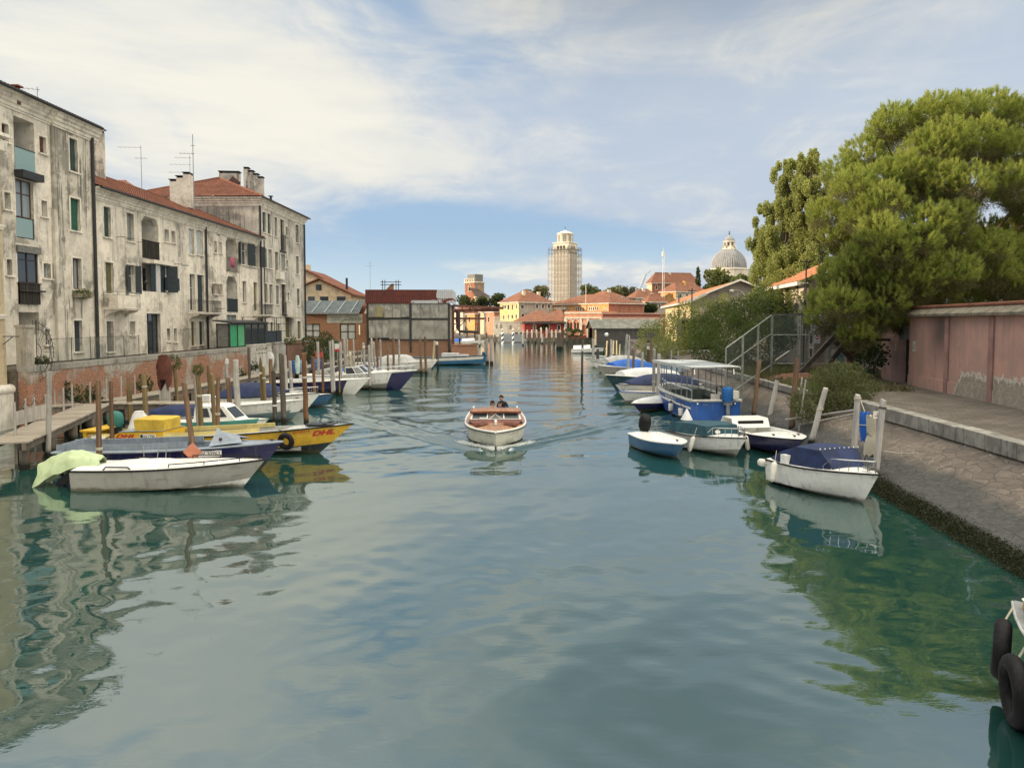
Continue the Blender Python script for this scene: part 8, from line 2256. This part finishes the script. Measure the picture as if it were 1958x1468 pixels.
for i, (xb, Y, xt, yt, lab) in enumerate(((1527,33.0,1534,722,'thin grey stick left of two in the bush'),(1529,32.0,1541,726,'thin grey stick right of two in the bush'),(1283,62,1284,668,'thin grey stick left of two beside the passenger boat canopy'),(1296,60,1297,672,'thin grey stick right of two beside the passenger boat canopy'))):
    post(lab, xb, Y, xt, yt, 3.2, 'g', 'flat', None, 'thin sticks on the right bank', 'thin_stick', -.3)
# white pole laid from bank to water, rope
for lab, a, b_, r in (('pale boom pole lying from the bank to the white boat posts',(1502,803,33.0),(1650,782,31.0),.055),('second pale boom pole just below the first',(1530,812,32.0),(1640,790,30.5),.04)):
    A = D(*a); B = D(*b_); t = thing('boom_pole', lab, 'pole', A); MB().tube([(0,0,0),B-A],[r,r*.8],8).build('pole', POLEM, t, True)
# bundles between the two posts
Pa = D(1646,766,25.8); Pb = D(1687,780,23.8)
t = thing('hung_bundle', 'blue rolled bundle hanging from a line between two posts', 'bundle', D(1653,815,25.0))
g = MB(); rr = random.Random(6); g.loft([[((.10+.10*math.sin(math.pi*min(1,.25+v*.75)))*math.cos(R(a))*(1+.12*math.sin(a*.2)),(.08+.07*v)*math.sin(R(a)),.48-v*.98+.04*math.sin(a*.1)) for a in range(0,360,30)] for v in (0,.1,.25,.4,.44,.5,.7,.85,1)],True,True); g.build('cloth', ROYAL, t, True)
g = MB(); g.torus((0,0,.06),.17,.015,(0,0,1),12,5); g.tube([(0,0,.48),Pa-D(1653,815,25.0)],.014,4); g.build('line', ROPE, t)
t = thing('hung_bundle', 'cream canvas bundle tied in the middle beside the blue roll', 'bundle', D(1666,832,24.5))
g = MB(); g.loft([[((.16 if v not in (.5,) else .09)*(1+.35*(v > .7))*math.cos(R(a))*(1+.15*math.sin(a*.15+v*4)),.12*math.sin(R(a)),.65-v*1.3+.05*math.sin(a*.1)) for a in range(0,360,30)] for v in (0,.08,.2,.35,.45,.5,.55,.75,.9,1)],True,True); g.build('cloth', BEIG, t, True)
g = MB(); g.torus((0,0,0),.11,.015,(0,0,1),12,5); g.tube([(0,0,.64),Pb-D(1666,832,24.5)],.014,4); g.build('line', ROPE, t)
P = D(1678,793,23.7); t = thing('small_sign', 'small white plate with red characters by the cream bundle', 'sign', P); MB().box(-.14,-.015,-.12,.12,0,.12).build('plate', WHITE, t); scribble('lettering', t, -.10, .07, 0, .13, -.02, 31, REDL)
MB().tube([(.0,.03,-.9),(0,.03,.1)],.018,5).build('stake', POLEM, t)
P0_ = D(1689,862,23.5); P1_ = D(1755,866,22.0)
t = thing('mooring_rope', 'taut pale mooring rope from the grey post to the slope', 'rope', P0_); MB().tube([(0,0,0),((P1_-P0_)*.5)+Vector((0,0,-.05)),P1_-P0_],.02,6).build('rope', ROPE, t)
# distant posts and moored boats by the far quay
rr = random.Random(12); DP = []
for i, (px, py0, py1) in enumerate([(868,645,660),(893,628,650),(908,632,652),(917,640,655),(930,636,654),(946,640,655),(1000,638,658),(1010,639,658),(1024,640,660),(1037,638,658),(1060,640,660),(1084,640,657)]):
    Y = 150+rr.uniform(0,35); B = D(px,HOR,Y)
    t = thing('far_post', 'distant mooring post before the far quay, %s from the left' % NUM[i], 'mooring post', (B.x,Y,0), 0, 'distant posts by the far quay'); MB().tube([(0,0,-1),(0,0,D(px,py0,Y).z)],.20,8).build('post', POSTM['d' if i % 3 else 'g'], t, True)
for i, (px, pb, top, lab) in enumerate(((1066,668,638,'left leg of the leaning pile pair before the far quay'),(1074,668,636,'right leg of the leaning pile pair before the far quay'))):
    Y = 7250/(pb-HOR); B = D(px,HOR,Y); T = D(1070 if i == 0 else 1069,top,Y); t = thing('far_post', lab, 'mooring post', (B.x,Y,0), 0, 'leaning pile pair'); MB().tube([(0,0,-1),(T.x-B.x,.0,T.z)],[.36,.30],8).build('post', POSTM['d'], t, True)
for i, (px, Y, m, lab) in enumerate(((880,165,WHITE,'tiny white boat in the inlet behind the boatyard'),(905,170,WHITE,'tiny white dinghy right of the other inlet boat'),(1128,120,TEAL,'small teal and white boat below the boathouse'))):
    B = D(px,HOR,Y); runabout(lab, V3(B.x+2.8,Y), V3(B.x-2.8,Y+1), 2.0, .6, .9, m if i < 2 else WHITE, m, (1,9,lambda f: .6), WHITE if i != 0 else ROYAL, False, name='small_boat')
# ------------------------------------------------------------------ trees and plants
def tree_trunk(root, base_z, limbs, mat):
    g = MB()
    for pts, r0, r1 in limbs:
        n = len(pts); g.tube(pts, [r0+(r1-r0)*i/(n-1) for i in range(n)], 8)
    return g.build('trunk', mat, root, True)
BARK = wood('bark', (.14,.105,.08), (.06,.045,.035), .95, 'Z', .5)
# --- the great pine
PINE = leafmat('pine_needles', (.20,.30,.05), (.33,.40,.075), (.35,.32,.12), .5, .9)
Tp = Vector((27.0, 48.5, PZ))
pine = thing('pine_tree', 'great spreading pine rising behind the pink wall on the right', 'tree', Tp)
rn = np.random.default_rng(11); rr = random.Random(11)
CL = [ # px, py, radius px, depth
 (1612,312,34,46.5),(1650,275,42,46.5),(1685,243,36,47),(1722,222,38,47.5),(1762,212,36,48),(1800,205,44,47),(1850,200,44,47),(1900,200,44,47.5),(1950,215,48,48),(2005,245,50,48.5),
 (1640,345,44,44.5),(1682,330,42,44.5),(1722,300,48,44.5),(1772,272,48,45),(1822,258,48,45),(1880,262,52,45),(1940,272,50,46),(1995,300,50,46.5),
 (1662,385,46,43.2),(1700,372,48,43),(1742,345,44,43.5),(1800,330,44,43.5),(1860,322,48,43.5),(1922,330,44,44.5),(1978,350,50,45),
 (1582,392,28,48.5),(1592,425,26,48.5),(1626,402,30,47.5),(1612,447,30,47.5),
 (1672,425,44,42.2),(1722,425,40,42.2),(1782,402,46,42.5),(1838,388,38,43),(1640,475,40,43),(1692,472,44,41.6),(1752,452,48,41.8),(1812,440,44,42.2),(1870,452,42,43),(1925,470,46,44),(1982,455,46,44.5),
 (1600,512,38,44.5),(1650,512,42,42.2),(1700,512,46,41.4),(1762,512,48,41.5),(1820,502,46,42),(1888,512,44,43.5),(1948,520,50,44),(2000,520,50,44.5),
 (1578,552,34,44.5),(1622,570,44,42.6),(1682,562,48,41.6),(1742,552,48,42),(1795,550,40,43),(1858,562,40,46),(1925,572,46,47),(1980,565,48,47),
 (1590,598,34,44),(1632,618,34,42.8),(1678,606,36,42.6),(1715,592,34,43),(1614,640,20,43.2),(1716,620,18,43.2),(2040,300,55,49),(2040,400,60,48),(2045,500,60,48),(1935,425,30,46.5),(1972,398,40,46.5),(1960,430,34,49),(1900,425,26,50)]
CL = [(a+rr.uniform(-14,14), b+13-(b > 480)*9+rr.uniform(-4,20)*(b > 260), c*rr.uniform(.9,1.2), d+rr.uniform(-.8,.8)) for a, b, c, d in CL]
limbs = []; BP = []; BD = []; CP = []; CD = []
def cushions(lst, dens=1.0):
    for px, py, rp, Y in lst:
        c = D(px, py, Y); r = rp/F0*Y
        n = int(80*r*r*dens)+20
        p_, v_ = shell((c.x,c.y,c.z), (r*.90,r*.90,r*.76), n, rn, .6, -.5)
        d_ = v_*.75; d_[:, 2] += .8
        BP.append(p_); BD.append(d_)
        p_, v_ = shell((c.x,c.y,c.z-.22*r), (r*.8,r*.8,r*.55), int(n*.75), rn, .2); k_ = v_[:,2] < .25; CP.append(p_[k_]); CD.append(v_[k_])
cushions(CL)
back = [(px+rr.uniform(-15,15), py+rr.uniform(-8,22), rp*1.02, Y+rr.uniform(5.0,9.5)) for px, py, rp, Y in CL if not (1870 < px < 1930 and 385 < py < 430)]
cushions(back, .7)
BP = np.concatenate(BP)-np.array(Tp); BD = np.concatenate(BD); BD /= np.linalg.norm(BD, axis=1)[:, None]+1e-6
tuft = 44; n = len(BP)                                   # each shoot is a brush of needles along a short twig
sd = np.repeat(BD, tuft, 0); f = rn.random((n*tuft,1)); ln = np.repeat(.14+.20*rn.random((n,1)), tuft, 0)
P9 = np.repeat(BP, tuft, 0)+sd*f*ln*1.3+rn.normal(0,.03,(n*tuft,3))
N9 = sd*(.35+.9*f)+rn.normal(0,.42,(n*tuft,3))
leaf_cloud('crown', P9, N9, .19, .07, PINE, pine, 5, True, .15)
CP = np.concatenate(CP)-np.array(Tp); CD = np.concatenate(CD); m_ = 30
leaf_cloud('inner_needles', np.repeat(CP,m_,0)+rn.normal(0,.14,(len(CP)*m_,3)), np.repeat(CD,m_,0)+rn.normal(0,.6,(len(CP)*m_,3)), .22, .06, leafmat('shaded_brown_needles', (.075,.085,.03), (.10,.09,.04), (.13,.10,.05), .3, .9), pine, 6, True, .2)  # brown needles, darkened to put clump shade into the undersides
trk = [(0,0,-.3),(.2,.1,2.5),(.1,-.1,5),(-.3,-.2,8)]
limbs.append(([Vector(q) for q in trk], .48, .30))
for px, py, rp, Y in CL[::2]+back[::4]:
    c = D(px,py,Y)-Tp; zz = min(8, max(3, c.z*.45)); s = Vector((-.3*zz/8,-.2*zz/8,zz))
    limbs.append(([s, s.lerp(c,.5)+Vector((0,0,.35*rr.uniform(-1,1.5))), s.lerp(c,.95)], .16, .035))
tree_trunk(pine, 0, limbs, BARK)
# --- poplars
POP = leafmat('poplar_leaf', (.25,.30,.08), (.34,.38,.11), (.40,.39,.18), .5, .6)
def poplar(label, px, ytop, ybot, wpx, Y, seed, lean=0):
    B = D(px, 600, Y); B.z = PZ; top = D(px, ytop, Y).z-PZ; bot = D(px, ybot, Y).z-PZ; w_ = wpx/F0*Y
    t = thing('poplar', label, 'tree', B, 0, 'poplars behind the ivy house'); rn = np.random.default_rng(seed); rr = random.Random(seed); P_ = []; N_ = []; lim = [([Vector((0,0,-.3)),Vector((lean*.3,0,top*.4)),Vector((lean,0,top*.95))],.30,.04)]
    for i in range(120):
        f = rr.random()**.8; z = bot+(top-bot)*f; env = w_/2*(math.sin(math.pi*min(1,.12+.80*(1-f)))**.7); a = rr.uniform(0,6.28); d = env*rr.uniform(.2,1.0)
        c = Vector((lean*f+d*math.cos(a), d*math.sin(a), z)); r = (.4+.6*(1-f))*w_*.115*rr.uniform(.7,1.3)
        p_, v_ = shell(c, (r*1.1,r*1.1,r*2.2), int(620*r+200), rn, .0); v_ = v_*.7; v_[:,2] += .35; P_.append(p_); N_.append(v_)
        if i % 2: lim.append(([Vector((lean*.5*f,0,max(.5,z-3))), c*.6+Vector((0,0,z-1))*.4, c+Vector((0,0,r))],.05,.012))
    leaf_cloud('crown', np.concatenate(P_), np.concatenate(N_), .15, .45, POP, t, seed, jit=1.1)
    tree_trunk(t, 0, lim, BARK); return t
poplar('taller poplar with rounded spindle crown beside the pine', 1545, 292, 540, 88, 74, 31)
poplar('left poplar with a side branch reaching towards the dome', 1497, 308, 560, 92, 76, 32, .5)
poplar('lower poplar filling in under the two tall ones', 1475, 395, 570, 78, 79, 33, -.6)
# --- shrubs and ivy: each a plant of several lobes
def shrub(name, label, lobes, mat, size, dens, seed, asp=.4, cat='plant', stems=True, jit=.8, lo=.55, droop=0.0, group=None, part='foliage'):
    c0 = D(*lobes[0][:2], lobes[0][3]); c0.z = min(D(l[0],l[1],l[3]).z-l[2]/F0*l[3] for l in lobes)
    t = thing(name, label, cat, c0, 0, group); rn = np.random.default_rng(seed); P_ = []; N_ = []; g = MB()
    for l in lobes:
        px, py, rp, Y = l[:4]; sz = l[4] if len(l) > 4 else (1,1,1)
        c = D(px,py,Y)-c0; r = rp/F0*Y
        p_, v_ = shell(c, (r*sz[0],r*sz[1],r*sz[2]), int(dens*r*r*max(sz)*sz[2]**.5)+60, rn, lo); v_[:,2] += .25-droop; P_.append(p_); N_.append(v_)
        if stems: g.tube([(c.x*.3,c.y*.3,0),c*.6,c],[.05,.03,.015],5)
    leaf_cloud(part, np.concatenate(P_), np.concatenate(N_), size, asp, mat, t, seed, jit=jit)
    if stems: g.build('stem', BARK, t)
    return t
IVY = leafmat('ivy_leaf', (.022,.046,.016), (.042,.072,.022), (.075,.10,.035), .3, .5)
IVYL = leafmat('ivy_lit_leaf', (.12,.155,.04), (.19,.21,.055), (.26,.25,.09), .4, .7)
BUSH = leafmat('bush_leaf', (.045,.058,.024), (.075,.088,.038), (.12,.125,.065), .3, .7)
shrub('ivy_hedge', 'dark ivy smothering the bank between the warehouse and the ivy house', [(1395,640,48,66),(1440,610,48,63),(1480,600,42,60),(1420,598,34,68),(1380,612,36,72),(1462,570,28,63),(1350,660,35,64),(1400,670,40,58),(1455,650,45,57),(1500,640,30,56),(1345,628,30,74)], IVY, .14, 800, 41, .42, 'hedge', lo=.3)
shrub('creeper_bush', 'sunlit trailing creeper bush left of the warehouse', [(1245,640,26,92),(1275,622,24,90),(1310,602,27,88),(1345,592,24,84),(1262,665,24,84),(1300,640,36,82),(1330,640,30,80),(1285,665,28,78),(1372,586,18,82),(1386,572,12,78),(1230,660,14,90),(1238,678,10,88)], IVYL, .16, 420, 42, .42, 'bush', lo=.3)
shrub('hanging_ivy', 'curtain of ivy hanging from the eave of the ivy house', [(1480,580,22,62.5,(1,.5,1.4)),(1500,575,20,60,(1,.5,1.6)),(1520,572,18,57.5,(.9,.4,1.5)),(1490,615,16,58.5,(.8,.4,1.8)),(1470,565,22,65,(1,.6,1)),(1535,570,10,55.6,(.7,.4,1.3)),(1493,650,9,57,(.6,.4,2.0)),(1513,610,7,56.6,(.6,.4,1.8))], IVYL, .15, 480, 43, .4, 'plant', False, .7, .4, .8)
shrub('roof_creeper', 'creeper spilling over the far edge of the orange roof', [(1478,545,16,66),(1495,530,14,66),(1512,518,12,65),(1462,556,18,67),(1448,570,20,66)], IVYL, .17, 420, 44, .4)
shrub('round_bush', 'large rounded grey green bush growing over the stone kerb', [(1590,748,42,33.2),(1625,745,38,33.6),(1555,765,36,32.6),(1600,720,32,34),(1650,740,28,34.2),(1540,785,24,31.8),(1572,728,28,34),(1630,715,24,34.6),(1600,775,36,32.4),(1525,770,18,32.6),(1645,765,20,33)], BUSH, .085, 2300, 45, .34, 'bush', True, .9, .3)
g = MB(); rr = random.Random(8); c0 = D(1620,745,32.8)
for i in range(14):
    a = c0+Vector((rr.uniform(-.9,.7),rr.uniform(-.4,.1),rr.uniform(-.5,.6))); g.tube([a, a+Vector((rr.uniform(-.5,.5),-.2,rr.uniform(.1,.4))), a+Vector((rr.uniform(-.9,.9),-.25,rr.uniform(.2,.7)))],[.012,.008,.004],4)
o = g.build('bare_twigs', paint('dry_twig', (.12,.105,.085), .9, .2, 5, .2), None); o.parent = [q for q in COL.objects if q.name == 'round_bush'][0]; o.location = -o.parent.location
shrub('laurel', 'dark laurel shrub at the foot of the pink wall end', [(1662,690,24,43.5),(1680,680,20,44),(1650,700,18,43)], DARKL, .18, 450, 46, .35, 'bush')
shrub('leafy_shrub', 'dark leafy shrub before the brick workshop on the left', [(612,668,22,77),(595,675,18,75),(630,665,20,78),(622,648,14,79),(605,690,20,74),(632,690,18,75),(590,655,12,77)], DARKL, .18, 420, 47, .4, 'bush')
k = 0
for px, py, rp, Y, sz, lab in ((118,748,17,38.3,(1.2,.35,1.2),'dark weeds against the brick wall behind the first rail poles'),(148,755,18,39.2,(1.2,.35,1.1),'spread of dark weeds at the foot of the brick wall'),(178,752,13,40.2,(1,.35,1.1),'small weed clump at the brick wall right of the spread'),(276,732,14,44.8,(1,.4,1.3),'tall green weeds on the brick wall by the pointed post'),(70,735,8,37.2,(1,.4,1.8),'weeds trailing below the iron fan'),(80,690,10,37.4,(1.2,.6,.8),'bush on the wall under the iron fan'),(460,715,8,56,(1,.4,1.2),'weed clump on the brick wall beyond the thick grey post'),(555,650,9,72,(1.3,.8,1),'potted greenery by the dark pergola'),(485,700,7,63,(1,.4,1.2),'small fern on the plaster wall')):
    shrub('wall_weed', lab, [(px,py,rp,Y,sz),(px+rp*.7,py+rp*.3,rp*.6,Y,sz),(px-rp*.7,py+rp*.4,rp*.55,Y,sz)], WEED if k % 2 else DARKL, .13, 330, 60+k, .35, 'plant', True, .9, .3, 0, 'weeds on the left wall'); k += 1
# far trees
FT = leafmat('far_leaf', (.045,.065,.025), (.075,.095,.035), (.11,.12,.05), .3, .15); FTB = leafmat('far_brown_leaf', (.085,.085,.045), (.12,.115,.06), (.16,.15,.08), .3, .12); FTD = leafmat('far_dark_leaf', (.02,.035,.02), (.035,.055,.028), (.06,.075,.035), .25, .15)
def ftree(label, px, ytop, ybot, wpx, Y, mat, seed, dens=1.0):
    B = D(px, 620, Y); B.z = .9; ct = D(px, ytop, Y).z-.9; cb = D(px, ybot, Y).z-.9; w_ = wpx/F0*Y/2
    t = thing('broadleaf_tree', label, 'tree', B, 0, 'trees beyond the canal'); rn = np.random.default_rng(seed); rr = random.Random(seed); P_ = []; N_ = []; lim = [([Vector((0,0,-.3)),Vector((0,0,cb)),Vector((.3,0,ct*.85))],.5,.1)]
    for i in range(18):
        a = rr.uniform(0,6.28); d = w_*rr.uniform(.1,.78); f = rr.random(); z = cb+(ct-cb)*(.2+.6*f); r = w_*rr.uniform(.26,.42)
        c = Vector((d*math.cos(a),d*math.sin(a)*.8,min(z,ct-r*.6))); p_, v_ = shell(c,(r,r,r*.8),int(130*dens),rn,.35); P_.append(p_); N_.append(v_)
        if i % 3 == 0: lim.append(([Vector((0,0,cb*.8)),c],.15,.03))
    leaf_cloud('crown', np.concatenate(P_), np.concatenate(N_), max(.5,w_*.13), .5, mat, t, seed, jit=.9); tree_trunk(t, 0, lim, BARK)
ftree('grey green tree right of the bell tower', 1124, 538, 575, 36, 330, FT, 71)
ftree('small round tree beside the grey green one', 1142, 552, 575, 18, 335, FT, 72)
ftree('brownish broad tree, left of two before the crane', 1170, 546, 572, 44, 340, FTB, 73)
ftree('brownish broad tree, right of two before the crane', 1198, 547, 575, 36, 342, FTB, 74)
ftree('broad olive tree below the church dome', 1375, 516, 570, 86, 300, FT, 75, 1.4)
ftree('olive tree right of the dome foot', 1428, 520, 575, 60, 290, FT, 76, 1.2)
ftree('tree tops just left of the bell tower', 1030, 545, 572, 40, 360, FTB, 77)
ftree('small bare looking tree left of the yellow house roof', 1005, 553, 572, 26, 350, FTB, 78)
ftree('dark green tree at the foot of the brick tower', 890, 565, 592, 44, 262, FTD, 79)
ftree('rounded dark tree right of the brick tower', 952, 560, 588, 34, 262, FTD, 80)
ftree('dark tree filling the gap below the annex roof', 925, 568, 590, 40, 265, FTD, 81)
ftree('green tree above the white garden fence', 1038, 615, 636, 36, 200, FTD, 82)
ftree('conifer like tree in front of the grey end house', 1242, 577, 600, 30, 225, FTD, 83)
cy = thing('cypress', 'slim dark cypress left of the dome trees', 'tree', D(1334,600,310)); cy.location.z = .9
rn = np.random.default_rng(84); zt = D(1334,515,310).z-.9; P_ = []; N_ = []
for i in range(14): z = 4+(zt-5)*i/13; r = 1.9*(1-i/15); p_, v_ = shell((0,0,z),(r,r,1.6),90,rn,.4); P_.append(p_); N_.append(v_+np.array([0,0,.8]))
leaf_cloud('crown', np.concatenate(P_), np.concatenate(N_), .9, .3, FTD, cy, 84, jit=.6); MB().tube([(0,0,-.3),(0,0,zt*.8)],[.3,.05],6).build('trunk', BARK, cy)
for i, (px, py, rp, Y) in enumerate(((1088,636,7,189),(1104,637,7,189))): shrub('planter_bush', ['low garden bush left of two before the rose building','low garden bush right of two before the rose building'][i], [(px,py,rp,Y,(1.4,.8,.8))], FTD, .5, 60, 90+i, .5, 'bush', False)
# --- seaweed along the waterline, dry grass on the bank
rn = np.random.default_rng(21); P_ = []; N_ = []
for i in range(17000):
    Y = 11+rn.random()*13.5; xw = rbx(Y,2); xt = rbx(Y,1); f = -.02+.17*rn.random()**1.2; 
    P_.append((xw+(xt-xw)*f+.08*rn.normal()-.15*(1-f), Y, max(.0,1.25*f)+.09*rn.random())); N_.append((-.5+.5*rn.normal(), .5*rn.normal(), .7))
o = leaf_cloud('seaweed', P_, N_, .05, .3, leafmat('seaweed_leaf', (.008,.011,.006), (.015,.019,.010), (.026,.03,.016), .1, 1.5), None, 21, jit=.9, curl=.2); tag(o, 'belt of dark green seaweed along the foot of the slope', 'seaweed', None, 'stuff')
P_ = []; N_ = []
for i in range(9000):
    Y = 37.5+rn.random()*24; x0 = rbx(Y,1)+.3; x = x0+rn.random()**1.5*(9 if Y > 46 else 5.5); P_.append((x,Y,PZ-.05)); N_.append((.25*rn.normal(),.25*rn.normal(),1))
o = leaf_cloud('grass', P_, N_, .42, .07, leafmat('dry_grass_blade', (.06,.07,.03), (.10,.095,.05), (.15,.13,.075), .3, .5), None, 22, True, .35); tag(o, 'dry tufty grass on the earth around the fence', 'grass', None, 'stuff')
g = MB(); rows = []
for i in range(13):
    f = i/12*2-1; rows.append([(17.0+2.6*f+.1*math.sin(j), 44.5+1.6*(j/10*2-1), PZ-.1+.55*max(0,1-f*f)*max(0,1-(j/10*2-1)**2)+.03*math.sin(i*2.3+j*1.9)) for j in range(11)])
g.loft(rows); o = g.build('earth_mound', paint('red_earth', (.16,.075,.045), .95, .25, 3, .5, bmp=.6), None, True); tag(o, 'low mound of reddish earth below the fence', 'mound')
# --- foam at the launch's stem
rn = np.random.default_rng(31); P_ = []; N_ = []
for i in range(5000):
    s = 1 if rn.random() < .5 else -1; q = rn.random()**2.2*2.4; P_.append((-.63+s*(.05+.55*q+.18*abs(rn.normal())*(.4+.3*q)), 29.15+q*.85+.12*rn.normal(), .05+.10*math.exp(-q)*rn.random()+.02*rn.normal())); N_.append((rn.normal(),rn.normal(),.3))
o = leaf_cloud('foam', P_, N_, .026, .5, paint('foam_white', (.72,.75,.73), .6, .05, 3, 0), None, 31, jit=1.0); tag(o, 'white foam thrown up by the bow of the water taxi', 'foam', None, 'stuff')

# ------------------------------------------------------------------ people aboard the water taxi
SKIN = paint('skin', (.42,.24,.17), .55, .06, 6, .08)
def person(label, px, py, Y, torso, hair, facing=0.0, lean=(0,0), hairlen=.0, bald=False, glasses=False, standing=False, wide=1.0, top_open=False):
    h0 = D(px, py, Y)                                    # middle of the head
    zf = .20 if standing else .35
    t = thing('person', label, 'person', (h0.x-lean[0], h0.y-lean[1], zf), facing, None)
    Hd = h0.z-zf; lx, ly = lean; ly = ly
    verts = []; edges = []; rad = []
    def v(x, y, z, r, p=None):
        verts.append((x,y,z)); rad.append(r); i = len(verts)-1
        if p is not None: edges.append((p,i))
        return i
    zs = Hd-.235; zp = max(.42, zs-.50)
    pel = v(0,0,zp,(.16*wide,.12)); ch = v(lx*.6,ly*.6,zs-.16,(.17*wide,.12),pel); nk0 = v(lx*.8,ly*.8,zs+.02,(.10,.09),ch); nk = v(lx*.9,ly*.9,zs+.08,(.062,.062),nk0)
    hb = v(lx,ly+.0,zs+.16,(.078,.088),nk); v(lx,ly-.005,zs+.25,(.085,.098),hb); 
    hand = []
    for s in (-1,1):
        sh = v(lx*.75+s*.17*wide,ly*.75,zs-.02,(.065,.065),nk0); el_ = v(lx*.6+s*.25*wide,ly*.5-.05,zs-.29,(.045,.045),sh); wr = v(lx*.4+s*.20,ly-.24,zs-.42,(.03,.03),el_); pm = v(lx*.4+s*.19,ly-.31,zs-.44,(.035,.02),wr)
        for k in range(4): a = v(lx*.4+s*.19+(k-1.5)*.019,ly-.375,zs-.445,(.009,.009),pm); v(lx*.4+s*.19+(k-1.5)*.021,ly-.41+.006*abs(k-1.3),zs-.465,(.008,.008),a)
        a = v(lx*.4+s*.145,ly-.32,zs-.43,(.010,.010),pm); v(lx*.4+s*.125,ly-.35,zs-.445,(.009,.009),a)
        hp = v(s*.09,0,zp-.06,(.085,.085),pel)
        if standing: kn = v(s*.10,-.02,zp*.52,(.06,.06),hp); an = v(s*.10,.03,.07,(.04,.04),kn); v(s*.10,-.10,.03,(.04,.03),an)
        else: kn = v(s*.10,-.38,zp-.02,(.06,.06),hp); an = v(s*.10,-.36,.07,(.04,.04),kn); v(s*.10,-.50,.03,(.04,.03),an)
    me = bpy.data.meshes.new('body'); me.from_pydata(verts, edges, [])
    o = bpy.data.objects.new('body', me); COL.objects.link(o)
    o.modifiers.new('skin','SKIN'); sm = o.modifiers.new('sub','SUBSURF'); sm.levels = 2; sm.render_levels = 2
    for i, r in enumerate(rad):
        me.skin_vertices[0].data[i].radius = r
    me.skin_vertices[0].data[0].use_root = True
    dg = bpy.context.evaluated_depsgraph_get(); m2 = bpy.data.meshes.new_from_object(o.evaluated_get(dg)); bpy.data.objects.remove(o)
    m2.materials.clear(); legs = paint('trousers', (.03,.035,.05), .8, .1, 4, .1)
    for mm in (torso, SKIN, legs): m2.materials.append(mm)
    for p_ in m2.polygons:
        c = p_.center; far_ = (c.x-lx*.6)**2+(c.y-ly*.6)**2
        p_.material_index = 1 if c.z > zs+.085 or (c.y < ly-.25 and zs-.55 < c.z < zs-.35) else (2 if c.z < zp-.02 else 0); p_.use_smooth = True
    b_ = bpy.data.objects.new('body', m2); COL.objects.link(b_); b_.parent = t
    hc = Vector((lx,ly,zs+.225))
    g = MB(); g.add([hc+Vector(q) for q in ((-.012,-.085,.01),(.012,-.085,.01),(.016,-.112,-.03),(-.016,-.112,-.03),(0,-.085,-.04))],[(0,1,2,3),(3,2,4),(0,3,4),(1,4,2)]); g.build('nose', SKIN, t)
    for s in (-1,1):
        MB().ball(hc+Vector((s*.032,-.078,.012)),.013,4).build('eye', IRON, t); MB().ball(hc+Vector((s*.082,0,-.005)),.026,4,(.5,.8,1.2)).build('ear', SKIN, t)
    MB().obox(hc+Vector((0,-.083,-.062)),(.05,.012,.012)).build('mouth', paint('lip', (.30,.11,.09), .6), t)
    if glasses:
        g = MB(); [g.obox(hc+Vector((s*.035,-.094,.012)),(.058,.012,.036)) for s in (-1,1)]; g.tube([hc+Vector((-.085,0,.014)),hc+Vector((-.065,-.09,.014)),hc+Vector((.065,-.09,.014)),hc+Vector((.085,0,.014))],.005,4); g.build('sunglasses', BLACK, t)
    if not bald:
        g = MB(); rows = []
        for i in range(9):
            a = math.pi/2-i/8*(math.pi*(.5+hairlen)); q = math.cos(a); z = .112*math.sin(a)
            rows.append([hc+Vector(((.094*q if a > 0 else .094*(1+.1*i/8))*math.cos(R(b))*(1 if math.sin(R(b)) > -.45 or i < 4 else .95), (.108*q if a > 0 else .108)*math.sin(R(b))*(1 if not (math.sin(R(b)) < -.5 and i > 3) else .55)+.012, z+.03 if a > 0 else z*1.4+.03)) for b in range(0,360,24)])
        g.loft(rows, True, True); g.build('hair', hair, t, True)
    return t
HB = paint('hair_brown', (.055,.030,.018), .6, .2, 20, .2); HK = paint('hair_dark', (.018,.012,.010), .5, .2, 20, .2)
person('tall man in a black top leaning over on the right of the launch', 959.5, 760, 34.9, paint('black_top', (.012,.012,.015), .85, .1, 4, .1), HB, R(-20), (-.16,-.10), .12, False, False, True, 1.1)
person('balding man in a blue shirt with sunglasses at the helm', 955.5, 770.5, 34.7, paint('blue_shirt', (.03,.05,.13), .85, .1, 4, .1), HK, 0, (0,0), 0, True, True, False)
person('dark haired woman in a beige top on the left of the launch', 941.7, 769.5, 35.1, paint('beige_top', (.42,.29,.20), .85, .1, 4, .1), HB, R(15), (0,0), .42, False, True, False, .9)
